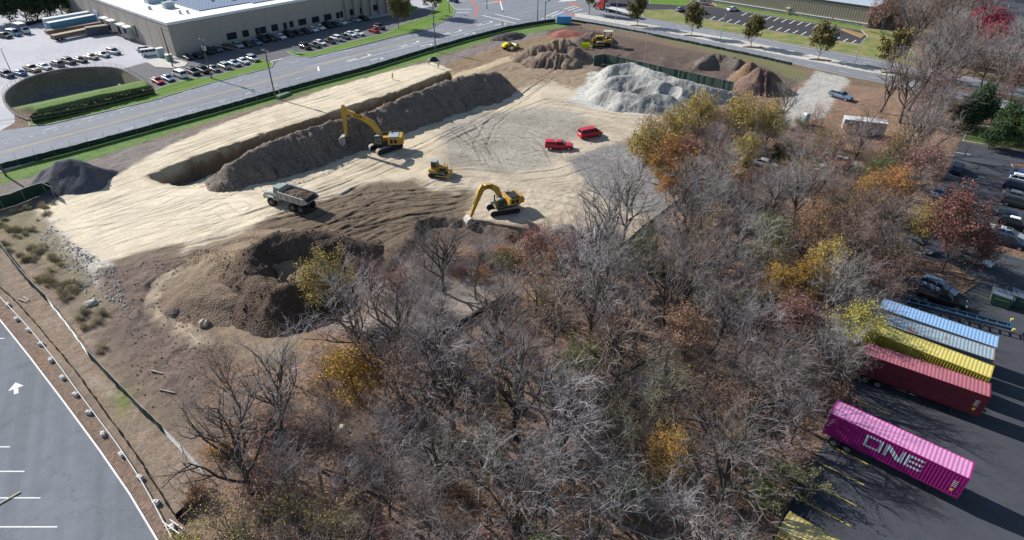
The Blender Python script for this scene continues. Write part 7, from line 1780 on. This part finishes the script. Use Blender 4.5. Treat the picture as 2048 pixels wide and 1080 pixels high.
BR = tree_proto("leafy_tree", 470, leaves=LV["brightred"], nleaf=9000, lsize=.22, H=8.5, trunk_r=.15, limbs=9, counts=(6, 5, 3), twigm=TWIGB)
at_px(BR, 1985, 78, "bright crimson red tree at the top right", 1.15, None, 4)
at_px(BR, 1972, 48, "darker part shaded crimson tree behind the bright red one", 1.0, None, 4)
DG = tree_proto("evergreen_tree", 480, leaves=LV["dark"], nleaf=9000, lsize=.17, H=8, trunk_r=.16, limbs=10, counts=(6, 5, 4), fork=.1, twigm=TWIGB, lens=(.42, .25, .15, .1))
for px, py, s_, lab in ((1960, 235, 1.0, "rounded green tree at the upper corner of the right lot"), (2010, 262, .9, "dark green tree at the right edge above the right lot"), (1925, 240, .8, "lighter green tree left of the rounded green tree"), (1985, 280, .7, "low dark green tree along the top kerb of the right lot"), (2040, 275, .9, "dark evergreen cut by the right edge of the photo")): at_px(DG, px, py, lab, s_, None, 2)
for px, py, s_, lab in ((20, 30, 1.0, "dark tree at the left of the trailer yard tree line"), (50, 28, 1.2, "dark tree behind the box truck"), (75, 26, 1.1, "dark tree right of the one behind the box truck"), (100, 22, 1.2, "dark tree in the middle of the trailer yard tree line"), (125, 16, 1.2, "dark tree behind the white trailers"), (150, 12, 1.2, "dark tree at the warehouse end of the tree line"), (-12, 34, 1.2, "dark tree at the left edge beside the trailer yard")): at_px(DG, px, py + 8, lab, s_ * 1.1, None, 1)
# street trees
ST = [tree_proto("street_tree", 490 + i, leaves=LV["street"], nleaf=5500, lsize=.19, H=7.6, trunk_r=.10, limbs=10, counts=(6, 5), fork=.32, up=.8, spread=.7, lens=(.46, .24, .13), twigm=TWIGB) for i in range(2)]
for i, (px, py, s_, lab) in enumerate([(1275, 52, 1.0, "first round street tree on the median, beside the truck flatbed"), (1382, 72, 1.0, "second street tree on the median"), (1501.5, 95, .95, "third street tree on the median"), (1635, 120, 1.05, "reddish street tree on the median near the yellow hatched bed"), (1780, 146, 1.15, "last street tree on the median near the tall bare tree"), (1178, 28, 1.05, "street tree in front of the red truck"),
                                      (797, 58, 1.15, "round lawn tree on the right street lawn"), (866, 32, 1.15, "round lawn tree near the junction corner"), (1206, 5, 1.0, "street tree at the top edge behind the red truck"), (1172, 4, .9, "street tree at the top edge left of the red truck")]):
    at_px(ST[i % 2], px, py, lab, s_ * 1.18)
    if 1200 < px < 1790 and py > 40:
        p = G(px, py); m = MB(); m.prism([(p.x + 2.6 * math.cos(a * .5236) + (1.2 if math.cos(a * .5236) > 0 else 0), p.y + 1.0 * math.sin(a * .5236) - (.9 if math.cos(a * .5236) > 0 else 0)) for a in range(12)], .14, .18); m.build("mulch_bed", MULCH)['kind'] = 'structure'
# --- the woods
rw = random.Random(21); cnt = 0
def zone_name(px, py):
    col = "left" if px < 750 else ("middle" if px < 1250 else "right"); rowz = "upper" if py < 560 else ("central" if py < 800 else "lower")
    return rowz, col
def to_px(x, y, z=0):
    c, s = math.cos(PITCH), math.sin(PITCH); dz = z - CAM_H; cy = y * c - dz * s; cz = y * s + dz * c
    return 1024 + F_PX * x / cy, 540 - F_PX * cz / cy
xs = [p[0] for p in WP]; ys = [p[1] for p in WP]
for WPx, nmax, dn in ((WP, 172, 1.18), (WP2, 85, 1.0)):
  xs = [p[0] for p in WPx]; ys = [p[1] for p in WPx]; cnt = 0
  for k in range(9000):
    x = rw.uniform(min(xs), max(xs)); y = rw.uniform(18, max(ys))
    if not pip(x, y, WPx): continue
    px, py = to_px(x, y)
    if px < -100 or px > 2150 or py > 1330: continue
    edge = (x - 33.5) * 90.4 - (y - 44.5) * 69.9
    if WPx is WP and edge > -60: continue          # keep trunks off the lot
    if WPx is WP and py > 950 and px > 1440: continue
    dens = (3.5 if px > 560 else 4.4) * dn
    if py < 400: dens = 5.6 * dn
    if edge > -900 and WPx is WP: dens = 3.4 if py > 520 else 4.6
    if 880 < px < 1060 and 540 < py < 690: dens = 7.5
    if px < 430: dens = 8
    if 720 < px < 900 and 480 < py < 640: dens = 2.7
    low = (py < 560 and px < 1180) or (px < 700 and py < 800) or (px < 880 and py < 640)
    if not free(x, y, dens): continue
    pr = rw.choice(BIG + MID if px > 430 and not low else SLIM + MID[:2]); s_ = rw.uniform(.62, 1.0) * (.62 if low else 1)
    if rw.random() < .12: pr = rw.choice(SLIM)
    if rw.random() < .06: pr = WHT[cnt % 2]
    if rw.random() < (.45 if px > 1560 and 270 < py < 600 else .12) and px > 430: pr = SPARSE[rw.choice(['rust', 'rust', 'ochre', 'pink', 'green', 'orange'])]
    if WPx is WP and edge > -900 and py < 1000: s_ = rw.uniform(.75, 1.0) if py < 560 else rw.uniform(.55, .75)
    if WPx is WP2:
        s_ *= 1.25
        if rw.random() < .16: pr = LEAFY[rw.choice(['pink', 'pink', 'rust', 'red'])]
    spk = [k_ for k_ in SPARSE if SPARSE[k_] is pr]; kind = ("sparse %s leaved" % {"rust": "rust", "ochre": "yellow", "pink": "pink", "green": "olive", "orange": "orange"}[spk[0]]) if spk else "pinkish leaved" if pr in list(LEAFY.values()) else "pale barked" if pr in WHT else ("slim" if pr in SLIM else ("brownish" if pr in (BIG[0], BIG[3], MID[0], MID[2]) else "grey"))
    lab = "%s %s tree near %s" % (size_word(s_), kind if "leaved" in kind else kind + " bare", near_mark(px, py))
    plant(pr, x, y, lab, lab.replace("tree near", "trees near"), s_, None, rw); cnt += 1
    if cnt >= nmax: break
xs = [p[0] for p in WP]; ys = [p[1] for p in WP]
NT_ = cnt
# undergrowth
sp = []; cnt = 0; keys = ["rust", "orange", "green", "gold", "red", "pink", "yellowgreen", "green", "brightgreen", "rust"]
wmap = {"rust": "rust leaved", "orange": "orange leaved", "green": "olive green", "gold": "golden", "red": "red leaved", "pink": "dusty pink", "yellowgreen": "yellow green", "brightgreen": "bright green", "dark": "dark green"}
for k in range(9000):
    x = rw.uniform(min(xs), max(xs)); y = rw.uniform(20, max(ys))
    if not pip(x, y, WP): continue
    px, py = to_px(x, y)
    if px < 330 or px > 2000 or py > 1200 or py < 215: continue
    if (x - 33.5) * 90.4 - (y - 44.5) * 69.9 > -60: continue
    if any((a - x) ** 2 + (b - y) ** 2 < 2.6 ** 2 for a, b in sp) or (900 < px < 1060 and 560 < py < 680 and rw.random() < .6): continue
    sp.append((x, y)); rz_, cz_ = zone_name(px, py)
    n_ = math.sin(x * .21 + 1.3) + math.cos(y * .17) + rw.gauss(0, .7)
    s_ = rw.uniform(.6, 1.3); sz = "large" if s_ > 1 else ("medium" if s_ > .8 else "small")
    if n_ > .6: kk = rw.choice(keys); lab = "%s %s shrub near %s" % (sz, wmap[kk], near_mark(px, py)); plant(SHL[kk], x, y, lab, lab.replace("shrub", "shrubs"), s_, None, rw)
    else: j = rw.randrange(4); lab = "%s %s bare shrub near %s" % (sz, "grey" if j % 2 else "brown", near_mark(px, py)); plant(SH[j], x, y, lab, lab.replace("shrub", "shrubs"), s_, None, rw)
    cnt += 1
    if cnt >= 290: break
# weeds and small scrub on the left slope: brushy tufts
WD = [shrub_proto("weed_clump", 560 + i, leaves=LV[("yellowgreen", "green", "rust")[i]], nleaf=260, lsize=.06, twigm=mat("dry_weed_stems", (.44, .38, .26), .9, rand=.2), H=1.6, stems=30, cat="weeds") for i in range(3)]
WL = pxpoly([(0, 425), (60, 408), (112, 402), (120, 440), (60, 445), (100, 500), (150, 560), (215, 640), (215, 720), (180, 700), (120, 610), (60, 545), (0, 480)]); cw = 0
for k in range(3000):
    x = rw.uniform(min(p[0] for p in WL), max(p[0] for p in WL)); y = rw.uniform(min(p[1] for p in WL), max(p[1] for p in WL))
    if not pip(x, y, WL) or math.sin(x * 1.1) + math.cos(y * .8) < 0: continue
    px, py = to_px(x, y); j = rw.choice((0, 1, 0, 2)); wh_ = "by the corner fence" if py < 440 else ("left of the pad tip" if py < 475 else ("by the upper fence" if py < 520 else ("by the upper fence end" if py < 575 else ("beside the pale rubble" if py < 640 else "above the middle fence")))); cn = ("yellow green", "olive green", "reddish brown")[j]
    plant(WD[j], x, y, "low %s weed clump %s" % (cn, wh_), "%s weed clumps %s" % (cn, wh_), rw.uniform(.2, .55), None, rw); cw += 1
    if cw >= 120: break
drop(WD)
print("trees", NT_, "shrubs", cnt)
drop(list(SPARSE.values()) + BIG + MID + SLIM + WHT + list(LEAFY.values()) + SH + list(SHL.values()) + ST + [BR, DG])

# --- tell look-alikes apart: those that share a label are counted from the left
def tell_apart():
    from collections import defaultdict
    by = defaultdict(list)
    for o in bpy.data.objects:
        if o.parent is None and 'label' in o and 'group' in o: by[o['label']].append(o)
    nw = ["zero", "one", "two", "three", "four", "five", "six", "seven", "eight", "nine", "ten", "eleven", "twelve", "thirteen", "fourteen", "fifteen", "sixteen", "seventeen", "eighteen", "nineteen", "twenty"]
    for lab, L in by.items():
        n = len(L)
        if n < 2 or n > 20 or (len(lab.split()) > 11): continue
        L.sort(key=lambda o: to_px(o.location.x, o.location.y)[0])
        for i, o in enumerate(L):
            pos = "leftmost" if i == 0 else ("rightmost" if i == n - 1 else ordn[i]); o['label'] = "%s, %s of %s from left" % (lab, pos, nw[n]) if 0 < i < n - 1 else "%s, %s of %s" % (lab, pos, nw[n])
tell_apart()
